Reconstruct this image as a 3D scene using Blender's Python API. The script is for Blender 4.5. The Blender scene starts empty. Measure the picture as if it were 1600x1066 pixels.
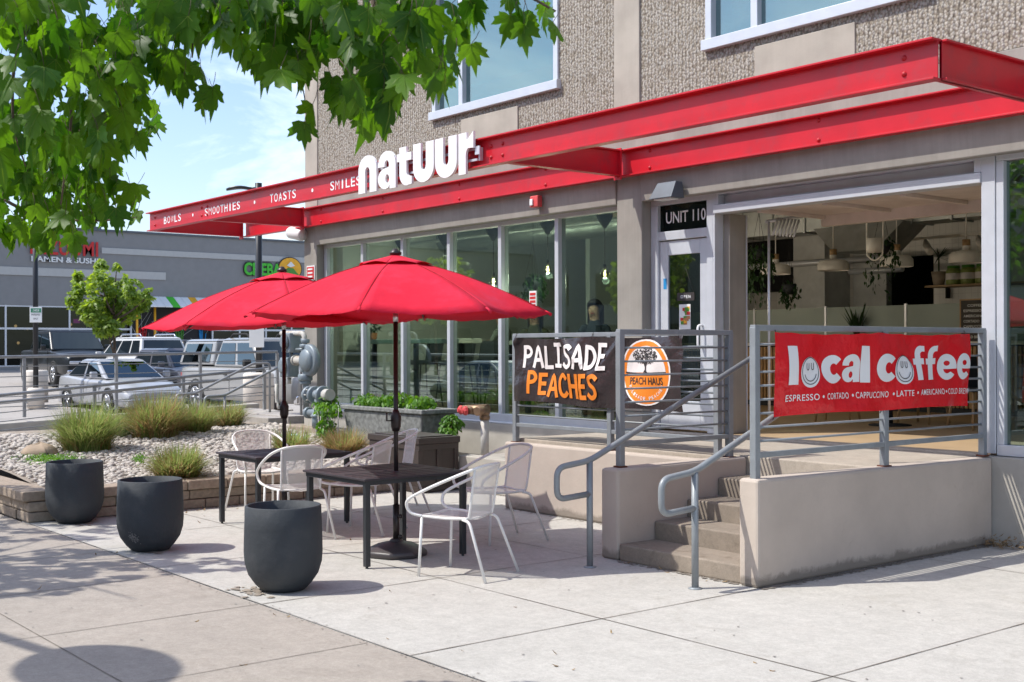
import bpy, bmesh, math, random
from mathutils import Vector, Matrix, noise
R = math.radians
S = bpy.context.scene
COL = S.collection
random.seed(7)

# ------------------------------------------------------------------ camera
YAW, EYE = R(38.72), 1.72
FW = Vector((-math.cos(YAW), math.sin(YAW), 0)); RT = Vector((math.sin(YAW), math.cos(YAW), 0)); UP = Vector((0, 0, 1))
FPX, CY, ROLL = 1910.0, 543.6, -0.003
cam = bpy.data.cameras.new("camera"); cam_o = bpy.data.objects.new("camera", cam); COL.objects.link(cam_o)
cam.sensor_width = 36; cam.lens = 36 * FPX / 1600
cr, sr = math.cos(ROLL), math.sin(ROLL)
rt2 = RT * cr + UP * sr
up2 = UP * cr - RT * sr
m3 = Matrix((rt2, up2, -FW)).transposed()
cam_o.matrix_world = Matrix.Translation((0, 0, EYE)) @ m3.to_4x4()
cam.shift_y = (CY - 533) / 1600
cam.clip_end = 2000; cam.clip_start = .05
cam.dof.use_dof = True; cam.dof.focus_distance = 11.0; cam.dof.aperture_fstop = 9
S.camera = cam_o
# ------------------------------------------------------------------ sky, sun, exposure
SUN_H, SUN_E = R(60), R(53.5)          # heading of the light on the ground from +X, elevation
SD = Vector((math.cos(SUN_H) * math.cos(SUN_E), math.sin(SUN_H) * math.cos(SUN_E), -math.sin(SUN_E)))
w = bpy.data.worlds.new("World"); S.world = w; w.use_nodes = True
nt = w.node_tree; bg = nt.nodes["Background"]
sky = nt.nodes.new("ShaderNodeTexSky"); sky.sky_type = 'NISHITA'; sky.sun_disc = False
sky.sun_elevation = SUN_E
sv = -SD
sky.sun_rotation = math.atan2(sv.x, sv.y)
sky.air_density = 1.0; sky.dust_density = 1.2; sky.ozone_density = 1.5
tc = nt.nodes.new("ShaderNodeTexCoord")
mp = nt.nodes.new("ShaderNodeMapping"); mp.inputs['Scale'].default_value = (1.2, 2.6, 6.0); mp.inputs['Rotation'].default_value = (0, .25, .6)
nz = nt.nodes.new("ShaderNodeTexNoise"); nz.inputs['Scale'].default_value = 2.2; nz.inputs['Detail'].default_value = 7; nz.inputs['Roughness'].default_value = .62; nz.inputs['Distortion'].default_value = .6
rp = nt.nodes.new("ShaderNodeValToRGB"); rp.color_ramp.elements[0].position = .46; rp.color_ramp.elements[1].position = .80
rp.color_ramp.elements[0].color = (0, 0, 0, 1); rp.color_ramp.elements[1].color = (.42, .42, .42, 1)
mx = nt.nodes.new("ShaderNodeMix"); mx.data_type = 'RGBA'
nt.links.new(tc.outputs['Generated'], mp.inputs['Vector']); nt.links.new(mp.outputs[0], nz.inputs['Vector'])
nt.links.new(nz.outputs['Fac'], rp.inputs[0]); nt.links.new(rp.outputs[0], mx.inputs[0])
tn = nt.nodes.new('ShaderNodeMix'); tn.data_type = 'RGBA'; tn.blend_type = 'MULTIPLY'; tn.inputs[0].default_value = 1; tn.inputs[7].default_value = (.95, .945, .985, 1); nt.links.new(sky.outputs[0], tn.inputs[6]); nt.links.new(tn.outputs[2], mx.inputs[6]); mx.inputs[7].default_value = (10.5, 10.6, 10.8, 1)
nt.links.new(mx.outputs[2], bg.inputs[0]); bg.inputs[1].default_value = 0.15
sl = bpy.data.lights.new("sun", 'SUN'); sl.energy = 3.0; sl.angle = R(.5); sl.color = (1, .965, .89)
so = bpy.data.objects.new("sun", sl); COL.objects.link(so); so.rotation_euler = SD.to_track_quat('-Z', 'Y').to_euler(); so.location = (-10, -20, 30)
S.view_settings.view_transform = 'Standard'; S.view_settings.look = 'None'; S.view_settings.gamma = 1; S.view_settings.use_curve_mapping = False
S.view_settings.exposure = 0.68
S.render.engine = 'CYCLES'
S.cycles.use_denoising = True; S.cycles.max_bounces = 8; S.cycles.transparent_max_bounces = 24; S.cycles.caustics_reflective = False; S.cycles.caustics_refractive = False
S.cycles.sample_clamp_indirect = 6

# ------------------------------------------------------------------ pixel helpers (photo pixels -> points in the place)
def ray(u, v):
    x, y = u - 800, -(v - CY)
    return FW + rt2 * (x / FPX) + up2 * (y / FPX)
E0 = Vector((0, 0, EYE))
def PZ(u, v, z=0): d = ray(u, v); return E0 + d * ((z - EYE) / d.z)
def PY(u, v, y): d = ray(u, v); return E0 + d * (y / d.y)
def PX(u, v, x): d = ray(u, v); return E0 + d * (x / d.x)
def PD(u, v, dep): return E0 + ray(u, v) * dep
def proj(p):
    d = Vector(p) - E0; a = d.dot(FW)
    return 800 + d.dot(rt2) / a * FPX, CY - d.dot(up2) / a * FPX, a

# ------------------------------------------------------------------ materials
def newmat(name):
    m = bpy.data.materials.new(name); m.use_nodes = True
    return m, m.node_tree, m.node_tree.nodes["Principled BSDF"]
def N(nt, t, **kw):
    n = nt.nodes.new(t)
    for k, v in kw.items():
        if hasattr(n, k) and k not in n.inputs: setattr(n, k, v)
        else: n.inputs[k].default_value = v
    return n
def hexl(r, g, b): return (r, g, b, 1)
def mat(name, col, rough=.6, metal=0., var=.10, scale=6., bump=0., bscale=60., bdist=.01, coat=0., spec=.5, detail=5, stain=None, stscale=1.2):
    m, nt, p = newmat(name)
    p.inputs['Roughness'].default_value = rough; p.inputs['Metallic'].default_value = metal
    p.inputs['Specular IOR Level'].default_value = spec; p.inputs['Coat Weight'].default_value = coat
    tc = N(nt, "ShaderNodeTexCoord")
    nz = N(nt, "ShaderNodeTexNoise", Scale=scale, Detail=detail)
    nt.links.new(tc.outputs['Object'], nz.inputs['Vector'])
    rp = N(nt, "ShaderNodeValToRGB")
    rp.color_ramp.elements[0].position = .3; rp.color_ramp.elements[1].position = .7
    rp.color_ramp.elements[0].color = hexl(*[c * (1 - var) for c in col]); rp.color_ramp.elements[1].color = hexl(*[min(1, c * (1 + var)) for c in col])
    nt.links.new(nz.outputs['Fac'], rp.inputs[0])
    out = rp.outputs[0]
    if stain:
        n2 = N(nt, "ShaderNodeTexNoise", Scale=stscale, Detail=9, Roughness=.7)
        nt.links.new(tc.outputs['Object'], n2.inputs['Vector'])
        r2 = N(nt, "ShaderNodeValToRGB"); r2.color_ramp.elements[0].position = .50; r2.color_ramp.elements[1].position = .72
        nt.links.new(n2.outputs['Fac'], r2.inputs[0])
        mx = N(nt, "ShaderNodeMix"); mx.data_type = 'RGBA'; nt.links.new(r2.outputs[0], mx.inputs[0]); nt.links.new(out, mx.inputs[6]); mx.inputs[7].default_value = hexl(*stain)
        out = mx.outputs[2]
    nt.links.new(out, p.inputs['Base Color'])
    if bump:
        nb = N(nt, "ShaderNodeTexNoise", Scale=bscale, Detail=6); nt.links.new(tc.outputs['Object'], nb.inputs['Vector'])
        b = N(nt, "ShaderNodeBump", Strength=bump, Distance=bdist); nt.links.new(nb.outputs['Fac'], b.inputs['Height']); nt.links.new(b.outputs[0], p.inputs['Normal'])
    return m
def emit(name, col, st):
    m, nt, p = newmat(name); p.inputs['Base Color'].default_value = hexl(*col); p.inputs['Emission Color'].default_value = hexl(*col); p.inputs['Emission Strength'].default_value = st
    return m
def glass(name, tint, refl=1.0, rough=0.0, extra=0.0, rc=(.9, 1, .97)):
    m = bpy.data.materials.new(name); m.use_nodes = True; nt = m.node_tree; nt.nodes.clear()
    o = N(nt, "ShaderNodeOutputMaterial"); t = N(nt, "ShaderNodeBsdfTransparent"); t.inputs[0].default_value = hexl(*tint)
    g = N(nt, "ShaderNodeBsdfGlossy"); g.inputs['Roughness'].default_value = rough; g.inputs[0].default_value = hexl(*rc)
    lw = N(nt, "ShaderNodeLayerWeight"); lw.inputs[0].default_value = .5
    pw = N(nt, "ShaderNodeMath", operation='POWER'); pw.inputs[1].default_value = 4.5; nt.links.new(lw.outputs['Facing'], pw.inputs[0])
    f = N(nt, "ShaderNodeMath", operation='MULTIPLY_ADD'); f.inputs[1].default_value = .96; f.inputs[2].default_value = .04; nt.links.new(pw.outputs[0], f.inputs[0])
    ml = N(nt, "ShaderNodeMath", operation='MULTIPLY_ADD'); ml.inputs[1].default_value = 1.7 * refl; ml.inputs[2].default_value = extra
    ml.use_clamp = True
    mx = N(nt, "ShaderNodeMixShader"); nt.links.new(f.outputs[0], ml.inputs[0]); nt.links.new(ml.outputs[0], mx.inputs[0])
    nt.links.new(t.outputs[0], mx.inputs[1]); nt.links.new(g.outputs[0], mx.inputs[2]); nt.links.new(mx.outputs[0], o.inputs[0])
    return m
def meshmat(name, col, hole):
    m = bpy.data.materials.new(name); m.use_nodes = True; nt = m.node_tree; p = nt.nodes["Principled BSDF"]; o = nt.nodes["Material Output"]
    p.inputs['Base Color'].default_value = hexl(*col); p.inputs['Roughness'].default_value = .5
    t = N(nt, "ShaderNodeBsdfTransparent"); mx = N(nt, "ShaderNodeMixShader"); 
    tc = N(nt, "ShaderNodeTexCoord"); wv = N(nt, "ShaderNodeTexWave", Scale=38.0); wv.bands_direction = 'Y'
    nt.links.new(tc.outputs['Object'], wv.inputs['Vector'])
    ma = N(nt, "ShaderNodeMath", operation='MULTIPLY_ADD'); ma.inputs[1].default_value = .22; ma.inputs[2].default_value = hole - .11
    nt.links.new(wv.outputs['Fac'], ma.inputs[0]); nt.links.new(ma.outputs[0], mx.inputs[0])
    nt.links.new(p.outputs[0], mx.inputs[1]); nt.links.new(t.outputs[0], mx.inputs[2]); nt.links.new(mx.outputs[0], o.inputs[0])
    return m
def leafmat(name, c1, c2, trans, scale=1.3):
    m = bpy.data.materials.new(name); m.use_nodes = True; nt = m.node_tree; p = nt.nodes["Principled BSDF"]; o = nt.nodes["Material Output"]
    tc = N(nt, "ShaderNodeTexCoord"); nz = N(nt, "ShaderNodeTexNoise", Scale=scale, Detail=4); nt.links.new(tc.outputs['Object'], nz.inputs['Vector'])
    geo = N(nt, "ShaderNodeNewGeometry")
    ad = N(nt, "ShaderNodeMath", operation='MULTIPLY_ADD'); ad.inputs[1].default_value = .55; 
    nt.links.new(geo.outputs['Random Per Island'], ad.inputs[0]); 
    sb = N(nt, "ShaderNodeMath", operation='SUBTRACT'); sb.inputs[1].default_value = .27; nt.links.new(nz.outputs['Fac'], sb.inputs[0]); nt.links.new(sb.outputs[0], ad.inputs[2])
    rp = N(nt, "ShaderNodeValToRGB"); rp.color_ramp.elements[0].position = .2; rp.color_ramp.elements[1].position = .8
    rp.color_ramp.elements[0].color = hexl(*c1); rp.color_ramp.elements[1].color = hexl(*c2)
    nt.links.new(ad.outputs[0], rp.inputs[0]); nt.links.new(rp.outputs[0], p.inputs['Base Color']); p.inputs['Roughness'].default_value = .45; p.inputs['Specular IOR Level'].default_value = .35
    t = N(nt, "ShaderNodeBsdfTranslucent"); hs = N(nt, "ShaderNodeMix"); hs.data_type = 'RGBA'; hs.blend_type = 'MULTIPLY'; hs.inputs[0].default_value = 1; hs.inputs[7].default_value = (2.4, 2.3, .5, 1)
    nt.links.new(rp.outputs[0], hs.inputs[6]); nt.links.new(hs.outputs[2], t.inputs[0])
    mx = N(nt, "ShaderNodeMixShader"); mx.inputs[0].default_value = trans
    nt.links.new(p.outputs[0], mx.inputs[1]); nt.links.new(t.outputs[0], mx.inputs[2]); nt.links.new(mx.outputs[0], o.inputs[0])
    return m

def slabmat(name, col, var, stain, bump=.12):
    """broomed concrete: mottling at several scales, small dark specks, fine bump"""
    m, nt, p = newmat(name); p.inputs['Roughness'].default_value = .85; p.inputs['Specular IOR Level'].default_value = .25
    tc = N(nt, "ShaderNodeTexCoord")
    def nse(sc, d=6, r=.6, dist=0):
        n = N(nt, "ShaderNodeTexNoise", Scale=sc, Detail=d, Roughness=r, Distortion=dist); nt.links.new(tc.outputs['Object'], n.inputs['Vector']); return n.outputs['Fac']
    def ramp(fac, a, b, ca, cb):
        r = N(nt, "ShaderNodeValToRGB"); r.color_ramp.elements[0].position = a; r.color_ramp.elements[1].position = b; r.color_ramp.elements[0].color = ca; r.color_ramp.elements[1].color = cb
        nt.links.new(fac, r.inputs[0]); return r.outputs[0]
    def mul(a, b, f=1.):
        x = N(nt, "ShaderNodeMix"); x.data_type = 'RGBA'; x.blend_type = 'MULTIPLY'; x.inputs[0].default_value = f; nt.links.new(a, x.inputs[6]); nt.links.new(b, x.inputs[7]); return x.outputs[2]
    base = ramp(nse(.9, 8, .65, .4), .3, .7, hexl(*[c * (1 - var) for c in col]), hexl(*[c * (1 + var) for c in col]))
    a = mul(base, ramp(nse(7, 7, .7), .35, .65, (.9, .9, .9, 1), (1.05, 1.05, 1.05, 1)))
    a = mul(a, ramp(nse(28, 6, .7), .32, .68, (.93, .927, .924, 1), (1.04, 1.04, 1.04, 1)))
    b = mul(a, ramp(nse(140, 3), .3, .6, (.86, .86, .86, 1), (1.04, 1.04, 1.04, 1)))
    c = mul(b, ramp(nse(1.7, 10, .75, 1.4), .54, .72, (1, 1, 1, 1), hexl(*stain)))
    v = N(nt, "ShaderNodeTexVoronoi", Scale=3.2); nt.links.new(tc.outputs['Object'], v.inputs['Vector'])
    d = mul(c, ramp(v.outputs['Distance'], .012, .03, (.45, .42, .4, 1), (1, 1, 1, 1)))
    nt.links.new(d, p.inputs['Base Color'])
    bm_ = N(nt, "ShaderNodeBump", Strength=bump, Distance=.004); nt.links.new(nse(220, 4), bm_.inputs['Height']); nt.links.new(bm_.outputs[0], p.inputs['Normal'])
    return m
def aggregate():
    m, nt, p = newmat("exposed aggregate"); p.inputs['Roughness'].default_value = .9
    tc = N(nt, "ShaderNodeTexCoord")
    mp = N(nt, "ShaderNodeMapping"); mp.inputs['Scale'].default_value = (1, 1, .8); nt.links.new(tc.outputs['Object'], mp.inputs[0])
    v = N(nt, "ShaderNodeTexVoronoi", Scale=44.0); nt.links.new(mp.outputs[0], v.inputs['Vector'])
    rp = N(nt, "ShaderNodeValToRGB"); cr_ = rp.color_ramp
    cr_.elements[0].color = (.24, .20, .15, 1); cr_.elements[1].color = (.50, .455, .385, 1); cr_.elements[1].position = 1
    e = cr_.elements.new(.35); e.color = (.36, .315, .25, 1); e = cr_.elements.new(.7); e.color = (.42, .39, .345, 1)
    nt.links.new(v.outputs['Color'], rp.inputs[0])
    # dark mortar between stones
    r2 = N(nt, "ShaderNodeValToRGB"); r2.color_ramp.elements[0].position = .35; r2.color_ramp.elements[1].position = .75; r2.color_ramp.elements[0].color = (1, 1, 1, 1); r2.color_ramp.elements[1].color = (.55, .52, .5, 1)
    sc = N(nt, "ShaderNodeMath", operation='MULTIPLY'); sc.inputs[1].default_value = 1.0; nt.links.new(v.outputs['Distance'], sc.inputs[0]); nt.links.new(sc.outputs[0], r2.inputs[0])
    mu = N(nt, "ShaderNodeMix"); mu.data_type = 'RGBA'; mu.blend_type = 'MULTIPLY'; mu.inputs[0].default_value = 1; nt.links.new(rp.outputs[0], mu.inputs[6]); nt.links.new(r2.outputs[0], mu.inputs[7])
    nt.links.new(mu.outputs[2], p.inputs['Base Color'])
    wv = N(nt, "ShaderNodeTexWave", Scale=6.0, Distortion=1.2); wv.bands_direction = 'X'; wv.inputs['Detail Scale'].default_value = 3; nt.links.new(tc.outputs['Object'], wv.inputs['Vector'])
    ad = N(nt, "ShaderNodeMath", operation='MULTIPLY_ADD'); ad.inputs[1].default_value = -.9; nt.links.new(v.outputs['Distance'], ad.inputs[0]); nt.links.new(wv.outputs['Fac'], ad.inputs[2])
    b = N(nt, "ShaderNodeBump", Strength=.8, Distance=.014); nt.links.new(ad.outputs[0], b.inputs['Height']); nt.links.new(b.outputs[0], p.inputs['Normal'])
    return m
def boardconc(name, col, streak=(.72, .70, .66), sx=14):
    """smooth cast concrete with faint vertical streaks"""
    m, nt, p = newmat(name); p.inputs['Roughness'].default_value = .8
    tc = N(nt, "ShaderNodeTexCoord"); mp = N(nt, "ShaderNodeMapping"); mp.inputs['Scale'].default_value = (sx, sx, .35); nt.links.new(tc.outputs['Object'], mp.inputs[0])
    n = N(nt, "ShaderNodeTexNoise", Scale=1.4, Detail=6, Roughness=.65); nt.links.new(mp.outputs[0], n.inputs['Vector'])
    r = N(nt, "ShaderNodeValToRGB"); r.color_ramp.elements[0].position = .3; r.color_ramp.elements[1].position = .75
    r.color_ramp.elements[0].color = hexl(*col); r.color_ramp.elements[1].color = hexl(*[c * s for c, s in zip(col, streak)]); nt.links.new(n.outputs['Fac'], r.inputs[0])
    n2 = N(nt, "ShaderNodeTexNoise", Scale=3, Detail=8); nt.links.new(tc.outputs['Object'], n2.inputs['Vector'])
    r2 = N(nt, "ShaderNodeValToRGB"); r2.color_ramp.elements[0].position = .35; r2.color_ramp.elements[1].position = .65; r2.color_ramp.elements[0].color = (.88, .88, .88, 1); r2.color_ramp.elements[1].color = (1.06, 1.06, 1.06, 1); nt.links.new(n2.outputs['Fac'], r2.inputs[0])
    x = N(nt, "ShaderNodeMix"); x.data_type = 'RGBA'; x.blend_type = 'MULTIPLY'; x.inputs[0].default_value = 1; nt.links.new(r.outputs[0], x.inputs[6]); nt.links.new(r2.outputs[0], x.inputs[7]); nt.links.new(x.outputs[2], p.inputs['Base Color'])
    nb = N(nt, "ShaderNodeTexNoise", Scale=45, Detail=6); nt.links.new(tc.outputs['Object'], nb.inputs['Vector'])
    b = N(nt, "ShaderNodeBump", Strength=.12, Distance=.01); nt.links.new(nb.outputs['Fac'], b.inputs['Height']); nt.links.new(b.outputs[0], p.inputs['Normal'])
    return m
def plaster(name, col):
    """painted concrete retaining wall: grime and cracking near the foot, thin vertical dirt runs"""
    m, nt, p = newmat(name); p.inputs['Roughness'].default_value = .85
    tc = N(nt, "ShaderNodeTexCoord"); sp = N(nt, "ShaderNodeSeparateXYZ"); nt.links.new(tc.outputs['Object'], sp.inputs[0])
    n = N(nt, "ShaderNodeTexNoise", Scale=6, Detail=9, Roughness=.7, Distortion=.5); nt.links.new(tc.outputs['Object'], n.inputs['Vector'])
    # foot grime with a ragged edge
    a = N(nt, "ShaderNodeMath", operation='MULTIPLY_ADD'); a.inputs[1].default_value = -5.5; a.inputs[2].default_value = .62; nt.links.new(sp.outputs[2], a.inputs[0])
    s = N(nt, "ShaderNodeMath", operation='ADD'); nt.links.new(a.outputs[0], s.inputs[0]); nt.links.new(n.outputs['Fac'], s.inputs[1])
    r = N(nt, "ShaderNodeValToRGB"); r.color_ramp.elements[0].position = .60; r.color_ramp.elements[1].position = .84; r.color_ramp.elements[0].color = (0, 0, 0, 1); r.color_ramp.elements[1].color = (.8, .8, .8, 1); nt.links.new(s.outputs[0], r.inputs[0])
    n3 = N(nt, "ShaderNodeTexNoise", Scale=1.6, Detail=8, Roughness=.6); nt.links.new(tc.outputs['Object'], n3.inputs['Vector'])
    base = N(nt, "ShaderNodeValToRGB"); base.color_ramp.elements[0].position = .35; base.color_ramp.elements[1].position = .65
    base.color_ramp.elements[0].color = hexl(*[c * .91 for c in col]); base.color_ramp.elements[1].color = hexl(*[c * 1.07 for c in col]); nt.links.new(n3.outputs['Fac'], base.inputs[0])
    x = N(nt, "ShaderNodeMix"); x.data_type = 'RGBA'; nt.links.new(r.outputs[0], x.inputs[0]); nt.links.new(base.outputs[0], x.inputs[6]); x.inputs[7].default_value = (.20, .17, .14, 1)
    v = N(nt, "ShaderNodeTexNoise", Scale=3.2, Detail=10, Roughness=.55, Distortion=1.6); nt.links.new(tc.outputs['Object'], v.inputs['Vector'])
    rc = N(nt, "ShaderNodeValToRGB"); e = rc.color_ramp.elements; e[0].position = .496; e[0].color = (1, 1, 1, 1); e[1].position = .504; e[1].color = (1, 1, 1, 1); k = rc.color_ramp.elements.new(.5); k.color = (.80, .76, .72, 1); nt.links.new(v.outputs['Fac'], rc.inputs[0])
    n5 = N(nt, "ShaderNodeTexNoise", Scale=1.1, Detail=3); nt.links.new(tc.outputs['Object'], n5.inputs['Vector'])
    r5 = N(nt, "ShaderNodeValToRGB"); r5.color_ramp.elements[0].position = .58; r5.color_ramp.elements[1].position = .68; nt.links.new(n5.outputs['Fac'], r5.inputs[0])
    y = N(nt, "ShaderNodeMix"); y.data_type = 'RGBA'; y.blend_type = 'MULTIPLY'; nt.links.new(r5.outputs[0], y.inputs[0]); nt.links.new(x.outputs[2], y.inputs[6]); nt.links.new(rc.outputs[0], y.inputs[7])
    nt.links.new(y.outputs[2], p.inputs['Base Color'])
    nb = N(nt, "ShaderNodeTexNoise", Scale=30, Detail=7); nt.links.new(tc.outputs['Object'], nb.inputs['Vector'])
    b = N(nt, "ShaderNodeBump", Strength=.25, Distance=.008); nt.links.new(nb.outputs['Fac'], b.inputs['Height']); nt.links.new(b.outputs[0], p.inputs['Normal'])
    return m
def islandmat(name, cols, rough=.8, bump=.2):
    m, nt, p = newmat(name); p.inputs['Roughness'].default_value = rough
    g = N(nt, "ShaderNodeNewGeometry"); rp = N(nt, "ShaderNodeValToRGB"); rp.color_ramp.interpolation = 'LINEAR'
    rp.color_ramp.elements[0].color = hexl(*cols[0]); rp.color_ramp.elements[1].color = hexl(*cols[-1])
    for i, c in enumerate(cols[1:-1]):
        e = rp.color_ramp.elements.new((i + 1) / (len(cols) - 1)); e.color = hexl(*c)
    nt.links.new(g.outputs['Random Per Island'], rp.inputs[0])
    tc = N(nt, "ShaderNodeTexCoord"); n = N(nt, "ShaderNodeTexNoise", Scale=24, Detail=6); nt.links.new(tc.outputs['Object'], n.inputs['Vector'])
    r2 = N(nt, "ShaderNodeValToRGB"); r2.color_ramp.elements[0].color = (.42, .42, .42, 1); r2.color_ramp.elements[1].color = (1.15, 1.15, 1.15, 1); nt.links.new(n.outputs['Fac'], r2.inputs[0])
    x = N(nt, "ShaderNodeMix"); x.data_type = 'RGBA'; x.blend_type = 'MULTIPLY'; x.inputs[0].default_value = 1; nt.links.new(rp.outputs[0], x.inputs[6]); nt.links.new(r2.outputs[0], x.inputs[7]); nt.links.new(x.outputs[2], p.inputs['Base Color'])
    b = N(nt, "ShaderNodeBump", Strength=bump, Distance=.01); nt.links.new(n.outputs['Fac'], b.inputs['Height']); nt.links.new(b.outputs[0], p.inputs['Normal'])
    return m
def tilemat(name, col, w_, h_, grout=.75):
    m, nt, p = newmat(name); p.inputs['Roughness'].default_value = .35
    tc = N(nt, "ShaderNodeTexCoord"); mp = N(nt, "ShaderNodeMapping"); mp.inputs['Rotation'].default_value = (R(-90), 0, 0); nt.links.new(tc.outputs['Object'], mp.inputs[0])
    b = N(nt, "ShaderNodeTexBrick"); b.inputs['Scale'].default_value = 1; b.inputs['Brick Width'].default_value = w_; b.inputs['Row Height'].default_value = h_; b.inputs['Mortar Size'].default_value = .004; b.offset = 0
    b.inputs['Color1'].default_value = hexl(*col); b.inputs['Color2'].default_value = hexl(*[c * .96 for c in col]); b.inputs['Mortar'].default_value = hexl(*[c * grout for c in col])
    nt.links.new(mp.outputs[0], b.inputs['Vector']); nt.links.new(b.outputs['Color'], p.inputs['Base Color'])
    return m

MT = {}
MT['sidewalk'] = slabmat("grey sidewalk concrete", (.375, .332, .288), .06, (.84, .825, .81))
MT['patio'] = slabmat("pale patio concrete", (.49, .47, .432), .06, (.85, .835, .81))
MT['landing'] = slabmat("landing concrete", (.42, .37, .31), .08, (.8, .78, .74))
MT['asphalt'] = mat("asphalt", (.055, .055, .057), .9, var=.2, scale=30, bump=.2)
MT['lot'] = slabmat("parking lot concrete", (.40, .37, .34), .08, (.75, .74, .73))
MT['joint'] = mat("joint dirt", (.19, .165, .14), .95, var=.3)
MT['wall'] = plaster("painted retaining wall", (.50, .428, .365))
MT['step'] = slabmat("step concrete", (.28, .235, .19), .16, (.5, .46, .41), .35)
MT['agg'] = aggregate()
MT['conc'] = boardconc("smooth tan concrete", (.44, .395, .335), (.90, .89, .88), 5)
MT['concg'] = boardconc("grey lintel concrete", (.32, .295, .26), (.86, .86, .86), 13)
MT['base'] = boardconc("base wall concrete", (.44, .41, .36), (.92, .92, .92), 4)
MT['red'] = mat("red painted steel", (.55, .008, .020), .42, var=.10, scale=2.5, coat=.1, stain=(.40, .028, .04), stscale=3.5, bump=.05, bscale=9)
MT['redbolt'] = mat("red bolts", (.42, .006, .014), .5)
MT['white'] = mat("white sign paint", (.86, .86, .86), .4, var=.02)
MT['alum'] = mat("white aluminium frame", (.62, .64, .68), .32, metal=.25, var=.05, bump=.03)
MT['pink'] = mat("faded door panel", (.62, .54, .50), .5, var=.08, stain=(.5, .42, .38))
MT['glass'] = glass("window glass", (.53, .65, .60), 1.3, 0, .06)
MT['upglass'] = glass("upper window glass", (.20, .50, .52), 1.1, 0, .26, (.66, .80, .76))
MT['transom'] = glass('transom glass', (.13, .16, .14), .3, 0, .0)
MT['doorglass'] = glass("door glass", (.36, .44, .40), 1.0, 0, .03)
MT['frost'] = meshmat("glass screen", (.42, .50, .46), .42)
MT['rail'] = mat("grey railing paint", (.255, .275, .29), .45, metal=.15, var=.08, bump=.05, stain=(.30, .33, .35), stscale=9)
MT['galv'] = mat("galvanised railing", (.30, .31, .32), .5, metal=.4, var=.12)
MT['rust'] = mat("rust", (.14, .05, .03), .9)
MT['black'] = mat("black vinyl", (.040, .030, .030), .24, var=.15, scale=3, bump=.55, bscale=3.2, bdist=.10)
MT['redvinyl'] = mat("red vinyl", (.74, .007, .016), .24, var=.06, scale=4, bump=.5, bscale=4, bdist=.09)
MT['orange'] = mat("orange paint", (.86, .24, .02), .5, var=.06)
MT['peachwhite'] = mat("cream paint", (.85, .78, .74), .5, var=.05)
MT['darkink'] = mat("dark ink", (.035, .028, .026), .6)
MT['canvas'] = mat("red umbrella canvas", (.60, .006, .030), .8, var=.05, scale=2.2, bump=.12, bscale=9)
def clothmat(name, col, tr):
    m = mat(name, col, .85, var=.14, scale=1.1, bump=.5, bscale=5, bdist=.03, stain=(col[0] * .9, col[1] * 4, col[2] * 2.2), stscale=1.3); nt = m.node_tree; p = nt.nodes['Principled BSDF']; o = nt.nodes['Material Output']; src = p.inputs['Base Color'].links[0].from_socket
    t = N(nt, "ShaderNodeBsdfTranslucent"); mx = N(nt, "ShaderNodeMixShader"); mx.inputs[0].default_value = tr; nt.links.new(src, t.inputs[0]); nt.links.new(p.outputs[0], mx.inputs[1]); nt.links.new(t.outputs[0], mx.inputs[2]); nt.links.new(mx.outputs[0], o.inputs[0]); return m
MT['canvas'] = clothmat("red umbrella canvas", (.78, .010, .045), .24)
MT['seam'] = mat("canvas seam", (.42, .004, .02), .9)
MT['pole'] = mat("dark bronze pole", (.035, .025, .024), .35, metal=.3)
MT['steelring'] = mat("pole joint", (.6, .6, .6), .3, metal=.9)
MT['ubase'] = mat("umbrella base resin", (.055, .046, .047), .42, var=.15, bump=.1)
MT['table'] = mat("dark table metal", (.050, .042, .047), .55, spec=.3, var=.12, bump=.05)
MT['tleg'] = mat("charcoal table leg", (.033, .036, .040), .4, metal=.2)
MT['chair'] = mat("white chair tube", (.80, .785, .76), .38, var=.04)
MT['mesh'] = meshmat("white chair mesh", (.82, .80, .775), .42)
MT['pot'] = mat("charcoal planter", (.034, .040, .047), .72, var=.16, scale=3, bump=.35, bscale=28, stain=(.055, .058, .062), stscale=3)
MT['potdirt'] = mat("bleached scuff", (.15, .15, .15), .9, var=.3)
MT['puddle'] = mat("brown water stain", (.30, .25, .20), .8, var=.3, scale=14)
MT['box'] = mat("brown resin", (.050, .037, .032), .5, var=.1, bump=.15, bscale=80)
MT['block'] = islandmat("tan wall block", [(.36, .28, .21), (.43, .345, .265), (.39, .315, .245), (.33, .26, .20)], .95, .9)
MT['cap'] = islandmat("wall cap block", [(.40, .31, .235), (.44, .35, .27), (.37, .29, .22)], .95, .6)
MT['pebble'] = islandmat("river pebbles", [(.54, .48, .42), (.63, .57, .50), (.38, .32, .27), (.70, .64, .57), (.49, .43, .38), (.58, .53, .48)], .8, .1)
MT['dirt'] = mat('grime', (.22, .19, .16), .95, var=.3)
MT['spot'] = mat('old gum spots', (.24, .225, .205), .9, var=.2)
MT['dryleaf'] = islandmat('dry leaf', [(.30, .19, .09), (.38, .27, .14), (.22, .14, .07)], .8, 0)
MT['soil'] = mat("gravel bed soil", (.30, .25, .20), .95, var=.3, scale=30, bump=.6)
MT['stone'] = mat("grey stone planter", (.20, .205, .195), .85, var=.35, scale=16, bump=.8, bscale=26)
MT['rock'] = mat("tan boulder", (.38, .29, .21), .95, var=.2, bump=.6, bscale=12)
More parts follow.
